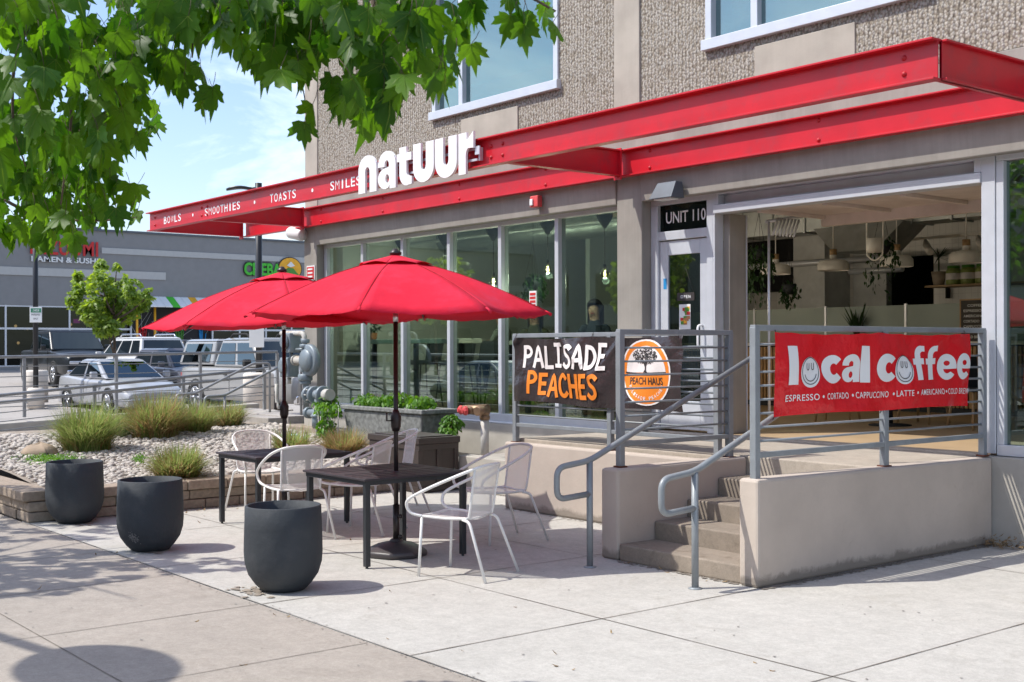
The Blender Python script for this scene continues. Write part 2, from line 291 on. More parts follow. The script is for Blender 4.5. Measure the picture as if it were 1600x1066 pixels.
def grassmat(name, cols, tr):
    m = islandmat(name, cols, .6, 0); nt = m.node_tree; p = nt.nodes['Principled BSDF']; o = nt.nodes['Material Output']; src = p.inputs['Base Color'].links[0].from_socket
    t = N(nt, "ShaderNodeBsdfTranslucent"); mx = N(nt, "ShaderNodeMixShader"); mx.inputs[0].default_value = tr; nt.links.new(src, t.inputs[0]); nt.links.new(p.outputs[0], mx.inputs[1]); nt.links.new(t.outputs[0], mx.inputs[2]); nt.links.new(mx.outputs[0], o.inputs[0]); return m
MT['gblade'] = grassmat("ornamental grass", [(.26, .40, .08), (.40, .50, .13), (.54, .56, .21), (.30, .44, .09)], .58)
MT['straw'] = grassmat("dry grass", [(.58, .37, .16), (.46, .28, .11), (.68, .53, .29)], .55)
MT['leafnear'] = leafmat("maple leaf", (.030, .098, .009), (.088, .190, .016), .54)
MT['vein'] = leafmat("leaf vein", (.12, .20, .03), (.20, .30, .05), .5)
MT['leaffar'] = leafmat("young tree leaf", (.10, .18, .03), (.28, .37, .09), .42)
MT['vine'] = leafmat("vine leaf", (.05, .14, .015), (.13, .27, .04), .3, 3)
MT['houseplant'] = leafmat("house plant leaf", (.012, .04, .012), (.03, .08, .022), .15, 3)
MT['bark'] = mat("bark", (.12, .085, .06), .95, var=.3, scale=12, bump=.8, bscale=25)
MT['pipe'] = mat("grey gas pipe paint", (.22, .26, .29), .45, metal=.2, var=.15, stain=(.30, .32, .33), stscale=8)
MT['pipelight'] = mat("weathered pipe", (.52, .50, .46), .6, var=.12, stain=(.35, .25, .17), stscale=6)
MT['brass'] = mat("oxidised brass", (.24, .155, .095), .45, metal=.55, var=.25)
MT['redcap'] = mat("faded red caps", (.62, .07, .07), .6)
MT['strip'] = mat("grey stucco", (.25, .25, .25), .9, var=.04, scale=3, bump=.1)
MT['stripband'] = mat("pale stucco band", (.47, .47, .455), .9, var=.03)
MT['stripglass'] = glass("store glass", (.16, .17, .18), .35, 0, .01)
MT['dark'] = mat("dark interior", (.02, .02, .022), .8)
MT['neon'] = emit("neon", (.7, .02, .55), 2.2)
MT['warm'] = emit("warm lamp", (1, .62, .25), 6)
MT['filament'] = emit("bulb filament", (1, .72, .35), 25)
MT['green'] = mat("green sign paint", (.06, .50, .03), .5, var=.03)
MT['signred'] = mat("red sign letters", (.55, .02, .02), .5)
MT['yellow'] = mat("yellow sign paint", (.85, .42, .02), .5)
MT['hill'] = mat("green logo hill", (.08, .26, .03), .5)
MT['lamp'] = mat("black lamp post", (.012, .013, .016), .4)
MT['bollard'] = mat("pale bollard concrete", (.66, .60, .53), .85, var=.06, bump=.1)
MT['signface'] = mat("white sign face", (.78, .79, .78), .5, var=.02)
MT['signgreen'] = mat("green sign panel", (.03, .22, .12), .5)
MT['tyre'] = mat("tyre rubber", (.02, .02, .02), .85)
MT['rim'] = mat("alloy rim", (.55, .56, .58), .3, metal=.8)
MT['carglass'] = glass("car glass", (.04, .05, .055), 1.0, .0, .06, (.55, .68, .74))
MT['chrome'] = mat("chrome", (.7, .7, .72), .15, metal=1)
MT['light'] = mat("headlamp", (.75, .77, .8), .12, metal=.3)
MT['tail'] = mat("tail lamp", (.35, .01, .01), .25)
MT['plate'] = mat("licence plate", (.65, .66, .66), .5)
MT['inwall'] = mat("white interior wall", (.78, .79, .78), .8, var=.02)
MT['intile'] = tilemat("stacked tile wall", (.74, .72, .68), .11, .16, .8)
MT['ceil'] = mat("grey ceiling", (.62, .63, .62), .9)
MT['duct'] = mat("galvanised duct", (.45, .47, .47), .35, metal=.7, var=.15)
MT['wood'] = mat("light wood", (.46, .29, .14), .55, var=.15, scale=5)
MT['slat'] = mat("wood slat", (.42, .25, .11), .55, var=.2, scale=9)
MT['floor'] = mat("light cafe floor", (.46, .33, .20), .45, var=.08, scale=2)
MT['shade'] = mat("white lamp shade", (.82, .80, .75), .5, var=.03)
MT['screen'] = mat("black screen", (.006, .006, .008), .2)
MT['jar'] = mat("green label jar", (.30, .36, .10), .4, var=.2, scale=20)
MT['charcoal'] = mat("charcoal fabric", (.03, .034, .04), .8, var=.1)
MT['terracotta'] = mat("terracotta", (.45, .19, .09), .8)
MT['concpot'] = mat("beige pot", (.42, .34, .26), .8)
MT['skin'] = mat("skin", (.46, .27, .19), .5, var=.04)
MT['hair'] = mat("dark hair", (.022, .014, .011), .5, var=.3, scale=30)
MT['navy'] = mat("navy shirt", (.03, .04, .06), .85)
MT['olive'] = mat("olive shirt", (.10, .10, .06), .85)
MT['grey shirt'] = mat("pale shirt", (.36, .38, .36), .85)
MT['bulbglass'] = glass("bulb glass", (.96, .84, .62), 1.6, 0, .05)
MT['blue'] = mat("blue sticker", (.02, .25, .55), .5)
MT['teal'] = mat("pale teal plastic", (.35, .58, .50), .6)
MT['lampgrey'] = mat("dark bronze fixture", (.10, .115, .135), .5, metal=.2)

# ------------------------------------------------------------------ mesh builder
class MB:
    def __init__(s): s.bm = bmesh.new(); s.mats = []; s.mi = 0
    def use(s, m):
        if m not in s.mats: s.mats.append(m)
        s.mi = s.mats.index(m); return s
    def _f(s, vs):
        try: f = s.bm.faces.new(vs); f.material_index = s.mi; return f
        except ValueError: return None
    def hexa(s, p):
        v = [s.bm.verts.new(q) for q in p]
        for a in ((0, 3, 2, 1), (4, 5, 6, 7), (0, 1, 5, 4), (1, 2, 6, 5), (2, 3, 7, 6), (3, 0, 4, 7)): s._f([v[i] for i in a])
        return s
    def box(s, x0, x1, y0, y1, z0, z1):
        return s.hexa([(x0, y0, z0), (x1, y0, z0), (x1, y1, z0), (x0, y1, z0), (x0, y0, z1), (x1, y0, z1), (x1, y1, z1), (x0, y1, z1)])
    def obox(s, c, size, M):
        c = Vector(c); hx, hy, hz = [q / 2 for q in size]
        return s.hexa([c + M @ Vector(q) for q in ((-hx, -hy, -hz), (hx, -hy, -hz), (hx, hy, -hz), (-hx, hy, -hz), (-hx, -hy, hz), (hx, -hy, hz), (hx, hy, hz), (-hx, hy, hz))])
    def poly(s, pts): s._f([s.bm.verts.new(p) for p in pts]); return s
    def prism(s, pts, d):
        d = Vector(d); a = [s.bm.verts.new(p) for p in pts]; b = [s.bm.verts.new(Vector(p) + d) for p in pts]
        s._f(a[::-1]); s._f(b)
        for i in range(len(a)): j = (i + 1) % len(a); s._f([a[i], a[j], b[j], b[i]])
        return s
    def tube(s, pts, r, n=8, cap=True, smooth=True):
        pts = [Vector(p) for p in pts]; rs = r if isinstance(r, (list, tuple)) else [r] * len(pts)
        rings = []; up = None
        for i, p in enumerate(pts):
            t = (pts[min(i + 1, len(pts) - 1)] - pts[max(i - 1, 0)]).normalized()
            if up is None:
                up = Vector((0, 0, 1)) if abs(t.z) < .9 else Vector((1, 0, 0))
            a = t.cross(up); 
            if a.length < 1e-5: a = t.orthogonal()
            a.normalize(); b = a.cross(t).normalized(); up = b
            rings.append([s.bm.verts.new(p + (a * math.cos(2 * math.pi * k / n) + b * math.sin(2 * math.pi * k / n)) * rs[i]) for k in range(n)])
        for A, B in zip(rings, rings[1:]):
            for k in range(n):
                f = s._f([A[k], A[(k + 1) % n], B[(k + 1) % n], B[k]])
                if f and smooth: f.smooth = True
        if cap: s._f(rings[0][::-1]); s._f(rings[-1])
        return s
    def lathe(s, prof, c=(0, 0, 0), n=32, axis=None, smooth=True):
        c = Vector(c); M = axis or Matrix.Identity(3); rings = []
        for r, z in prof:
            if r < 1e-6: rings.append([s.bm.verts.new(c + M @ Vector((0, 0, z)))])
            else: rings.append([s.bm.verts.new(c + M @ Vector((r * math.cos(2 * math.pi * k / n), r * math.sin(2 * math.pi * k / n), z))) for k in range(n)])
        for A, B in zip(rings, rings[1:]):
            for k in range(n):
                a0, a1 = A[k % len(A)], A[(k + 1) % len(A)]; b0, b1 = B[k % len(B)], B[(k + 1) % len(B)]
                vs = []
                for q in (a0, a1, b1, b0):
                    if q not in vs: vs.append(q)
                if len(vs) >= 3:
                    f = s._f(vs)
                    if f and smooth: f.smooth = True
        return s
    def grid(s, fn, nu, nv, smooth=True):
        V = [[s.bm.verts.new(fn(i / nu, j / nv)) for j in range(nv + 1)] for i in range(nu + 1)]
        for i in range(nu):
            for j in range(nv):
                f = s._f([V[i][j], V[i + 1][j], V[i + 1][j + 1], V[i][j + 1]])
                if f and smooth: f.smooth = True
        return s
    def ball(s, c, r, n=12, m=8, sc=(1, 1, 1)):
        c = Vector(c); pr = [(r * math.sin(math.pi * i / m), -r * math.cos(math.pi * i / m)) for i in range(m + 1)]
        return s.lathe([(max(a, 0) if a > 1e-5 else 0, b) for a, b in pr], c, n, Matrix.Diagonal(sc))
    def build(s, name, material=None, parent=None, bevel=0, local=False, origin=None, segs=2):
        me = bpy.data.meshes.new(name)
        bmesh.ops.recalc_face_normals(s.bm, faces=s.bm.faces[:]) if not getattr(s, 'keep', False) else None
        s.bm.to_mesh(me); s.bm.free()
        for m in (s.mats or [material]): me.materials.append(MT[m] if isinstance(m, str) else m)
        o = bpy.data.objects.new(name, me); COL.objects.link(o)
        if parent:
            o.parent = parent
            if not local:
                q = parent; off = Vector()
                while q: off += q.location; q = q.parent
                me.transform(Matrix.Translation(-off))
        else:
            if origin is None:
                xs = [v.co for v in me.vertices]
                origin = Vector(((min(v.x for v in xs) + max(v.x for v in xs)) / 2, (min(v.y for v in xs) + max(v.y for v in xs)) / 2, min(v.z for v in xs)))
            origin = Vector(origin); me.transform(Matrix.Translation(-origin)); o.location = origin
        if bevel:
            b = o.modifiers.new("bevel", 'BEVEL'); b.width = bevel; b.segments = segs; b.limit_method = 'ANGLE'; b.angle_limit = R(40)
        return o
def tag(o, label=None, cat=None, group=None, kind=None):
    if label: o['label'] = label
    if cat: o['category'] = cat
    if group: o['group'] = group
    if kind: o['kind'] = kind
    return o
def thing(name, label, cat, loc=(0, 0, 0), rz=0, group=None):
    o = bpy.data.objects.new(name, None); COL.objects.link(o); o.location = loc; o.rotation_euler = (0, 0, rz); o.empty_display_size = .2
    return tag(o, label, cat, group)
def kids(o): return [c for c in bpy.data.objects if c.parent == o]
def copy_tree(o, parent=None):
    c = o.copy(); COL.objects.link(c); c.parent = parent
    for k in kids(o):
        if k is not c: copy_tree(k, c)
    return c
def dup(o, loc, rz, label):
    c = copy_tree(o); c.location = loc; c.rotation_euler = (0, 0, rz); c['label'] = label; return c
def arc(cx, cy, rx, ry, a0, a1, n=10): return [(cx + rx * math.cos(R(a0 + (a1 - a0) * i / n)), cy + ry * math.sin(R(a0 + (a1 - a0) * i / n))) for i in range(n + 1)]
def smooth_path(pts, n=6):
    P = [Vector(p) for p in pts]; out = []
    for i in range(len(P) - 1):
        p0, p1, p2, p3 = P[max(i - 1, 0)], P[i], P[i + 1], P[min(i + 2, len(P) - 1)]
        for k in range(n):
            t = k / n; out.append(.5 * ((2 * p1) + (p2 - p0) * t + (2 * p0 - 5 * p1 + 4 * p2 - p3) * t * t + (3 * p1 - p0 - 3 * p2 + p3) * t ** 3))
    out.append(P[-1]); return out
def fillet(pts, r, n=5):
    P = [Vector(p) for p in pts]; out = [P[0]]
    for i in range(1, len(P) - 1):
        a, b = (P[i - 1] - P[i]), (P[i + 1] - P[i]); q = min(r, a.length * .49, b.length * .49); A = P[i] + a.normalized() * q; B = P[i] + b.normalized() * q
        for k in range(n + 1): t = k / n; out.append(A * (1 - t) ** 2 + P[i] * 2 * t * (1 - t) + B * t * t)
    out.append(P[-1]); return out
# lettering -> flat or extruded mesh data in (x, y) with depth z
def to_mesh(cu):
    o = bpy.data.objects.new("tmp", cu); COL.objects.link(o)
    dg = bpy.context.evaluated_depsgraph_get(); me = bpy.data.meshes.new_from_object(o.evaluated_get(dg)); bpy.data.objects.remove(o); bpy.data.curves.remove(cu); return me
def text_mesh(txt, size=1., bold=0., spacing=1., ext=0., align='LEFT'):
    cu = bpy.data.curves.new("t", 'FONT'); cu.body = txt; cu.size = size; cu.offset = bold; cu.space_character = spacing; cu.extrude = ext; cu.align_x = align; cu.resolution_u = 4
    return to_mesh(cu)
def glyph_mesh(loops, ext=0.):
    cu = bpy.data.curves.new("g", 'CURVE'); cu.dimensions = '2D'; cu.fill_mode = 'BOTH'; cu.extrude = ext
    for L in loops:
        sp = cu.splines.new('POLY'); sp.points.add(len(L) - 1); sp.use_cyclic_u = True
        for p, q in zip(sp.points, L): p.co = (q[0], q[1], 0, 1)
    return to_mesh(cu)
def mesh_width(me): xs = [v.co.x for v in me.vertices]; return (min(xs), max(xs)) if xs else (0, 0)
def mesh_h(me): xs = [v.co.y for v in me.vertices]; return (min(xs), max(xs))
def fit_text(txt, x0, x1, y0, y1, bold=0., spacing=1., ext=0.):
    """mesh of txt stretched into the rectangle"""
    me = text_mesh(txt, 1, bold, spacing, ext); a, b = mesh_width(me); c, d = mesh_h(me)
    for v in me.vertices: v.co.x = x0 + (v.co.x - a) / (b - a) * (x1 - x0); v.co.y = y0 + (v.co.y - c) / (d - c) * (y1 - y0)
    return me
def ribbon(mb, pts, wd, z, fn=None, n=5):
    P = smooth_path([(p[0], p[1], 0) for p in pts], n) if len(pts) > 2 else [Vector((pts[0][0] + (pts[1][0] - pts[0][0]) * k / 6, pts[0][1] + (pts[1][1] - pts[0][1]) * k / 6, 0)) for k in range(7)]
    A = []
    for i, p in enumerate(P):
        t = (P[min(i + 1, len(P) - 1)] - P[max(i - 1, 0)]).normalized(); nn = Vector((-t.y, t.x, 0)) * wd / 2
        e = t * wd * .28 * (1 if i == len(P) - 1 else -1 if i == 0 else 0)
        A.append((p + nn + e, p - nn + e))
    f = fn or (lambda q: q)
    V = [(mb.bm.verts.new(f(Vector((a.x, a.y, z)))), mb.bm.verts.new(f(Vector((b.x, b.y, z))))) for a, b in A]
    for (a, b), (c, d) in zip(V, V[1:]): mb._f([a, b, d, c])
def add_mesh(mb, me, fn, maxlen=None):
    bm = bmesh.new(); bm.from_mesh(me)
    if maxlen:
        for _ in range(4):
            es = [e for e in bm.edges if e.calc_length() > maxlen]
            if not es: break
            bmesh.ops.subdivide_edges(bm, edges=es, cuts=1); bmesh.ops.triangulate(bm, faces=[f for f in bm.faces if len(f.verts) > 4])
    mp = {v: mb.bm.verts.new(fn(v.co)) for v in bm.verts}
    for f in bm.faces: mb._f([mp[v] for v in f.verts])
    bm.free(); bpy.data.meshes.remove(me); return mb
def face_negY(x0, y, z0): return lambda c: Vector((x0 + c.x, y - c.z, z0 + c.y))       # lettering read by somebody looking along +Y
def face_posX(x, y0, z0): return lambda c: Vector((x + c.z, y0 + c.y * 0 + c.x, z0 + c.y))  # read by somebody looking along -X


# ================================================================== SETTING
def ground_z(x, y):
    if x > -19: return 0.
    t = max(0, -x - 29) * .027
    return t
b = MB(); b.box(-300, 300, -300, 300, -.6, -.14)
tag(b.build("ground", 'asphalt'), kind='structure')
b = MB(); b.box(-60, 40, -1.6, 3.82, -.14, 0)
tag(b.build("sidewalk", 'sidewalk', bevel=.012), kind='structure')
b = MB(); b.box(-60, 40, -1.78, -1.604, -.14, .004)
tag(b.build("kerb", 'patio', bevel=.02), kind='structure')
b = MB(); b.box(-12.62, 12, 3.824, 10.2, -.14, .0)
tag(b.build("patio", 'patio'), kind='structure')
b = MB()
random.seed(3)
def joint(x0, y0, x1, y1, wd, z=.0035):
    d = Vector((x1 - x0, y1 - y0, 0)); n = Vector((-d.y, d.x, 0)).normalized(); k = max(2, int(d.length / .25)); P = []
    for i in range(k + 1):
        p = Vector((x0, y0, z)) + d * i / k; q = wd * random.uniform(.6, 1.25) / 2; P.append((p + n * q, p - n * q))
    for (a, c), (e, f) in zip(P, P[1:]): b.poly([a, c, f, e])
for x in [-7.48 + 1.385 * k for k in range(-9, 6)]: joint(x, -1.6, x, 3.80, .008)
for y in (.9, 2.37): joint(-25, y, 2, y, .008)
joint(-12.6, 3.822, 4, 3.822, .006)
for x in (-11.0, -9.24, -7.47, -5.69, -3.93, -2.2): joint(x, 3.83, x, (8.1 if x < -7.4 else 6.8 if x < -5.7 else 10), .010)
for y in (5.285, 6.78, 8.8): joint(-12.5 if y < 7 else -5.6, y, (-7.4 if y > 6.75 and y < 7 else 4), y, .008)
joint(-5.66, 6.8, -5.66, 10, .035)
tag(b.build("pavement_joint_lines", 'joint'), kind='structure')
# parking lot, one sloped sheet
b = MB()
def lotp(u, v): x = -18.9 - u * 60; y = -60 + v * 140; return Vector((x, y, ground_z(x, y) - .02 if x < -19 else -.02))
b.grid(lotp, 40, 10, False); b.keep = True
tag(b.build("parking_lot", 'lot', origin=(-19, 0, 0)), kind='structure')
b = MB(); b.box(-19, -12.62, 3.95, 12, -.14, .02)
tag(b.build("planting_bed_base", 'soil'), kind='structure')

# gravel bed: sloped sheet + pebbles
def bed_z(x, y):
    t = min(1, max(0, (-12.7 - x) / 4.0))
    return .27 + .22 * t + .03 * noise.noise(Vector((x * .9, y * .9, 0)))
b = MB()
b.grid(lambda u, v: Vector((-12.68 - u * 6.3, 4.1 + v * 5.7, bed_z(-12.68 - u * 6.3, 4.1 + v * 5.7))), 30, 26); b.keep = True
tag(b.build("gravel_bed", 'soil', origin=(-15, 6, 0)), kind='structure')
random.seed(11)
b = MB(); ico = bmesh.new(); bmesh.ops.create_icosphere(ico, subdivisions=1, radius=1); iv = [v.co.copy() for v in ico.verts]; ifc = [[v.index for v in f.verts] for f in ico.faces]; ico.free()
for i in range(13000):
    u = random.random() ** 1.5; x = -12.72 - u * 5.2; y = 4.15 + random.random() * 5.2
    s_ = (.014 + .026 * random.random() ** 2.2) * (1 + .3 * u); M = Matrix.Rotation(random.uniform(0, 6.28), 3, 'Z') @ Matrix.Rotation(random.uniform(-.4, .4), 3, 'X') @ Matrix.Diagonal((s_ * random.uniform(1.0, 1.7), s_, s_ * random.uniform(.5, .8)))
    c = Vector((x, y, bed_z(x, y) + s_ * .25)); vs = [b.bm.verts.new(c + M @ p) for p in iv]
    for f in ifc: q = b._f([vs[k] for k in f]); q.smooth = True
b.keep = True
tag(b.build("gravel", 'pebble', origin=(-15, 6, 0)), kind='stuff')

# block wall round the bed
def block_wall(name, label, runs, h, parent=None):
    t = thing(name, label, 'garden wall', runs[0][0])
    m, c = MB(), MB()
    random.seed(5)
    for (x0, y0, z0), (x1, y1, z1) in runs:
        d = Vector((x1 - x0, y1 - y0, 0)); L = d.length; d.normalize(); n = Vector((d.y, -d.x, 0)); M = Matrix((d, Vector((-d.y, d.x, 0)), UP)).transposed()
        hz = (h - .11) / 2
        for row in range(2):
            p = -.18 * (row % 2)
            while p < L:
                a, e = max(0, p), min(L, p + .40)
                if e - a > .03:
                    off = random.uniform(-.008, .008)
                    m.obox(Vector((x0, y0, 0)) + d * (a + e) / 2 + n * off + UP * (hz * (row + .5)), (e - a - .008, .26, hz - .006), M)
                p += .40
        p = 0
        while p < L:
            e = min(L, p + .46)
            c.obox(Vector((x0, y0, 0)) + d * (p + e) / 2 + n * random.uniform(.012, .022) + UP * (h - .055), (e - p - .007, .32, .10), M @ Matrix.Rotation(random.uniform(-.008, .008), 3, 'Z')); p += .46
    m.build("block_courses", 'block', t, .012); c.build("cap_course", 'cap', t, .014)
    return t
block_wall("block_wall", "low tan concrete block wall with flat caps round the gravel bed", [((-12.52, 4.08, 0), (-12.52, 8.85, 0)), ((-22, 3.95, 0), (-12.42, 3.95, 0))], .315)

# ================================================================== CAFE BUILDING
BX0, BX1 = -17.73, 6.0
bld = thing("cafe_building", "tan concrete two storey building with a cafe behind tall ground floor windows", "building", (-10, 10, 0))
def part(name, m, mb, bevel=0, parent=None): return mb.build(name, m, parent or bld, bevel)
yw, yc, yl, yu = 10.05, 9.86, 9.80, 9.90
b = MB()
b.box(BX0, -17.32, yc, 10.35, 0, 4.02); part("column", 'concg', b, .012)
b = MB(); b.box(-10.34, -9.93, yc, 10.35, 0, 4.02); part("column", 'concg', b, .012)
b = MB()
for x0, x1 in ((-17.318, -10.342), (-9.928, BX1)):
    b.prism([(x0, yl, 3.98), (x0, 10.3, 3.98), (x0, 10.3, 3.40), (x0, yl + .05, 3.38)], (x1 - x0, 0, 0))
part("lintel", 'concg', b, .01)
b = MB(); b.box(-17.315, -10.345, 9.93, 10.3, -.1, .722); b.box(-5.86, BX1, 9.93, 10.3, -.1, .76); part("base_wall", 'base', b, .01)
# upper storey: exposed aggregate panels round the openings
wins = [(-14.1, -11.4, 4.97, 7.3), (-8.97, -6.27, 4.97, 7.3), (-3.84, -1.14, 4.97, 7.3), (1.3, 4.0, 4.97, 7.3)]
b = MB(); x = -17.33
smooths = [(-10.40, -9.98), (-5.27, -4.85), (-.14, .28)]
for x0, x1, z0, z1 in wins:
    b.box(x, x0, yu, 10.3, 4.27, 9.0)
    b.box(x0, x1, yu, 10.3, 4.27, z0); b.box(x0, x1, yu, 10.3, z1, 9.0); x = x1
b.box(x, BX1, yu, 10.3, 4.27, 9.0)
part("aggregate_panel", 'agg', b)
b = MB(); b.box(-17.32, BX1, yu - .012, 10.3, 3.985, 4.265); part("smooth_band", 'concg', b, .006)
b = MB(); b.box(BX0, -17.33, yu - .02, 10.3, 4.02, 9.0)
part("smooth_pilaster", 'conc', b, .008)
for x0, x1 in smooths: b = MB(); b.box(x0, x1, yu - .025, yu + .01, 4.268, 9.02); part("smooth_pilaster", 'conc', b, .008)
for x0, x1, z0, z1 in wins: b = MB(); m_ = (x0 + x1) / 2; b.box(m_ - .68, m_ + .55, yu - .018, yu + .01, 4.268, z0 - .14); part("smooth_spandrel", 'conc', b, .006)
b = MB(); b.box(BX0, -17.5, 10.36, 26, -.1, 9.0); b.box(BX0, BX1, 25.6, 26, -.1, 9.0); b.box(BX1 - .3, BX1, 10.31, 25.6, -.1, 9.0); part("side_wall", 'conc', b)
b = MB(); b.box(BX0, BX1, 10.0, 26, 9.02, 9.25); part("roof", 'conc', b)
for i, (x0, x1, z0, z1) in enumerate(wins):
    f = MB(); q = .085
    f.box(x0 - .03, x1 + .03, yu - .07, yu + .12, z0 - .06, z0 + .055)
    f.box(x0, x0 + q, yu - .03, yu + .1, z0 + .055, z1); f.box(x1 - q, x1, yu - .03, yu + .1, z0 + .055, z1); f.box(x0 + q, x1 - q, yu - .03, yu + .1, z1 - q, z1)
    f.box(x0 + .62, x0 + .71, yu - .02, yu + .1, z0 + .055, z1 - q)
    fr = part("upper_window", 'alum', f, .006)
    g = MB(); g.box(x0 + q, x0 + .62, yu + .05, yu + .058, z0 + .055, z1 - q); g.box(x0 + .71, x1 - q, yu + .05, yu + .058, z0 + .055, z1 - q); part("pane", 'upglass', g, 0, fr)
    r = MB(); r.box(x0 - .3, x1 + .3, yu + .9, yu + .92, z0 - .2, z1 + .2); r.box(x0, x1, yu + .42, yu + .9, z0 + .42, z0 + .46)
    part("window_blind", 'inwall', r, 0, fr)
# cafe windows
mx_ = [-17.27, -16.16, -15.05, -13.88, -12.72, -11.57, -10.37]
f = MB(); f.box(-17.315, -10.345, yw - .07, yw + .07, .725, .85); f.box(-17.315, -10.345, yw - .06, yw + .07, 3.335, 3.41)
for i, x in enumerate(mx_): hw = .035 if 0 < i < 6 else .04; f.box(x - hw, x + hw, yw - .06, yw + .07, .85, 3.335)
f.box(-17.315, -10.345, yw - .12, yw - .07, .722, .745)
wf = part("cafe_window", 'alum', f, .005)
g = MB()
for a, c in zip(mx_, mx_[1:]): g.box(a + .036, c - .036, yw, yw + .008, .852, 3.333)
part("pane", 'glass', g, 0, wf)
f = MB(); x0, x1 = -5.69, BX1 - .3
f.box(x0, x1, yw - .06, yw + .07, .765, .86); f.box(x0, x1, yw - .06, yw + .07, 3.34, 3.41)
for x in (x0 + .03, x0 + 1.9, x0 + 3.8, x0 + 5.7, x0 + 7.6): f.box(x - .035, x + .035, yw - .05, yw + .07, .86, 3.34)
wf = part("cafe_window", 'alum', f, .005)
g = MB(); g.box(x0 + .06, x1, yw, yw + .008, .86, 3.34); part("pane", 'glass', g, 0, wf)
# entrance door with transom
f = MB()
f.box(-9.925, -9.82, yw - .05, yw + .07, .78, 3.33); f.box(-9.075, -8.985, yw - .05, yw + .07, .78, 3.33)
f.box(-9.925, -8.985, yw - .05, yw + .07, 3.33, 3.42); f.box(-9.82, -9.075, yw - .04, yw + .07, 2.93, 3.03)
df = part("door_frame", 'alum', f, .005)
g = MB(); g.box(-9.82, -9.075, yw, yw + .008, 3.03, 3.33); part("transom_pane", 'transom', g, 0, df)
f = MB(); yd = yw - .015
f.box(-9.815, -9.69, yd, yd + .05, .80, 2.92); f.box(-9.205, -9.08, yd, yd + .05, .80, 2.92); f.box(-9.69, -9.205, yd, yd + .05, 2.76, 2.92); f.box(-9.69, -9.205, yd, yd + .05, .80, 1.12)
dr = part("door", 'alum', f, .006)
g = MB(); g.box(-9.69, -9.205, yd + .02, yd + .028, 1.12, 2.76); part("pane", 'doorglass', g, 0, dr)
g = MB(); g.tube(fillet([(-9.17, yd, 1.72), (-9.17, yd - .075, 1.72), (-9.17, yd - .075, 1.96), (-9.17, yd, 1.96)], .04), .013, 8); part("handle", 'white', g, 0, dr)
g = MB(); g.box(-9.76, -9.71, yd - .002, yd, 2.38, 2.5); part("sticker", 'blue', g, 0, dr)
# garage door opening
f = MB(); f.box(-8.955, -8.87, yw + .09, yw + .36, .78, 3.17); part("garage_jamb", 'concg', f, .006)
f = MB(); f.box(-8.955, -5.83, yw - .08, yw + .10, 3.165, 3.255); f.box(-8.955, -5.83, yw - .06, yw + .08, 3.37, 3.42); f.box(-8.955, -8.90, yw - .06, yw + .08, 3.26, 3.37); f.box(-5.90, -5.83, yw - .06, yw + .08, 3.26, 3.37)
f.box(-8.90, -5.90, yw + .05, yw + .08, 3.26, 3.37); f.box(-5.83, -5.70, yw - .06, yw + .10, .78, 3.42)
f.box(-8.985, -8.955, yw - .05, yw + .09, .78, 3.42)
f.box(-8.95, -8.862, yw + .362, yw + .38, .78, 3.17)
part("garage_frame", 'alum', f, .005)
f = MB(); f.box(-8.6, -5.85, 10.22, 11.38, 3.20, 3.235)
for x in (-8.55, -7.7, -6.8, -5.95): f.box(x - .03, x + .03, 10.25, 11.36, 3.16, 3.20)
f.box(-8.6, -5.85, 11.38, 11.46, 3.08, 3.24)
part("raised_garage_door", 'pink', f, .005)
f = MB(); f.tube([(-8.76, 10.62, 3.1), (-8.76, 11.8, 3.3)], .02); f.tube([(-8.74, 10.64, .9), (-8.74, 10.64, 3.1)], .015)
for k in range(7): f.tube([(-8.72, 10.68 + k * .06, 2.95), (-8.72, 10.78 + k * .06, 3.15)], .012)
part("door_track", 'alum', f)
# inside shell
IN0, IN1, IY = -17.48, 5.6, 17.6
f = MB(); f.box(IN0, IN1, 10.12, 25.5, .60, .775); part("interior_floor", 'floor', f)
f = MB(); f.box(IN0, IN1, 10.31, 25.5, 3.98, 4.1); part("interior_ceiling", 'ceil', f)
f = MB(); f.box(IN0, -14.9, 17.6, 17.7, .775, 3.98); f.box(-14.9, -12.6, 17.6, 17.7, .775, 3.98); f.box(-11.1, IN1, 17.6, 17.7, .775, 3.98); f.box(-11.95, -11.1, 17.6, 17.7, 3.2, 3.98); part("interior_back_wall", 'intile', f)
f = MB(); f.box(-13.35, -12.7, 16.9, 17.6, .775, 3.6); f.box(-12.6, -11.95, 17.55, 17.72, .775, 3.98); part("interior_pier", 'ceil', f)
f = MB(); f.box(-11.95, -11.1, 18.9, 19, .775, 3.3); f.box(-12.0, -11.95, 17.7, 19, .775, 3.3); f.box(-11.1, -11.05, 17.7, 19, .775, 3.3); part("kitchen_doorway", 'dark', f)
f = MB(); f.box(IN0, IN0 + .02, 10.3, 17.6, .775, 3.98); part("interior_side_wall", 'inwall', f)
f = MB(); f.box(-14.9, -14.8, 13.5, 17.6, .775, 3.98); part("interior_partition", 'inwall', f)
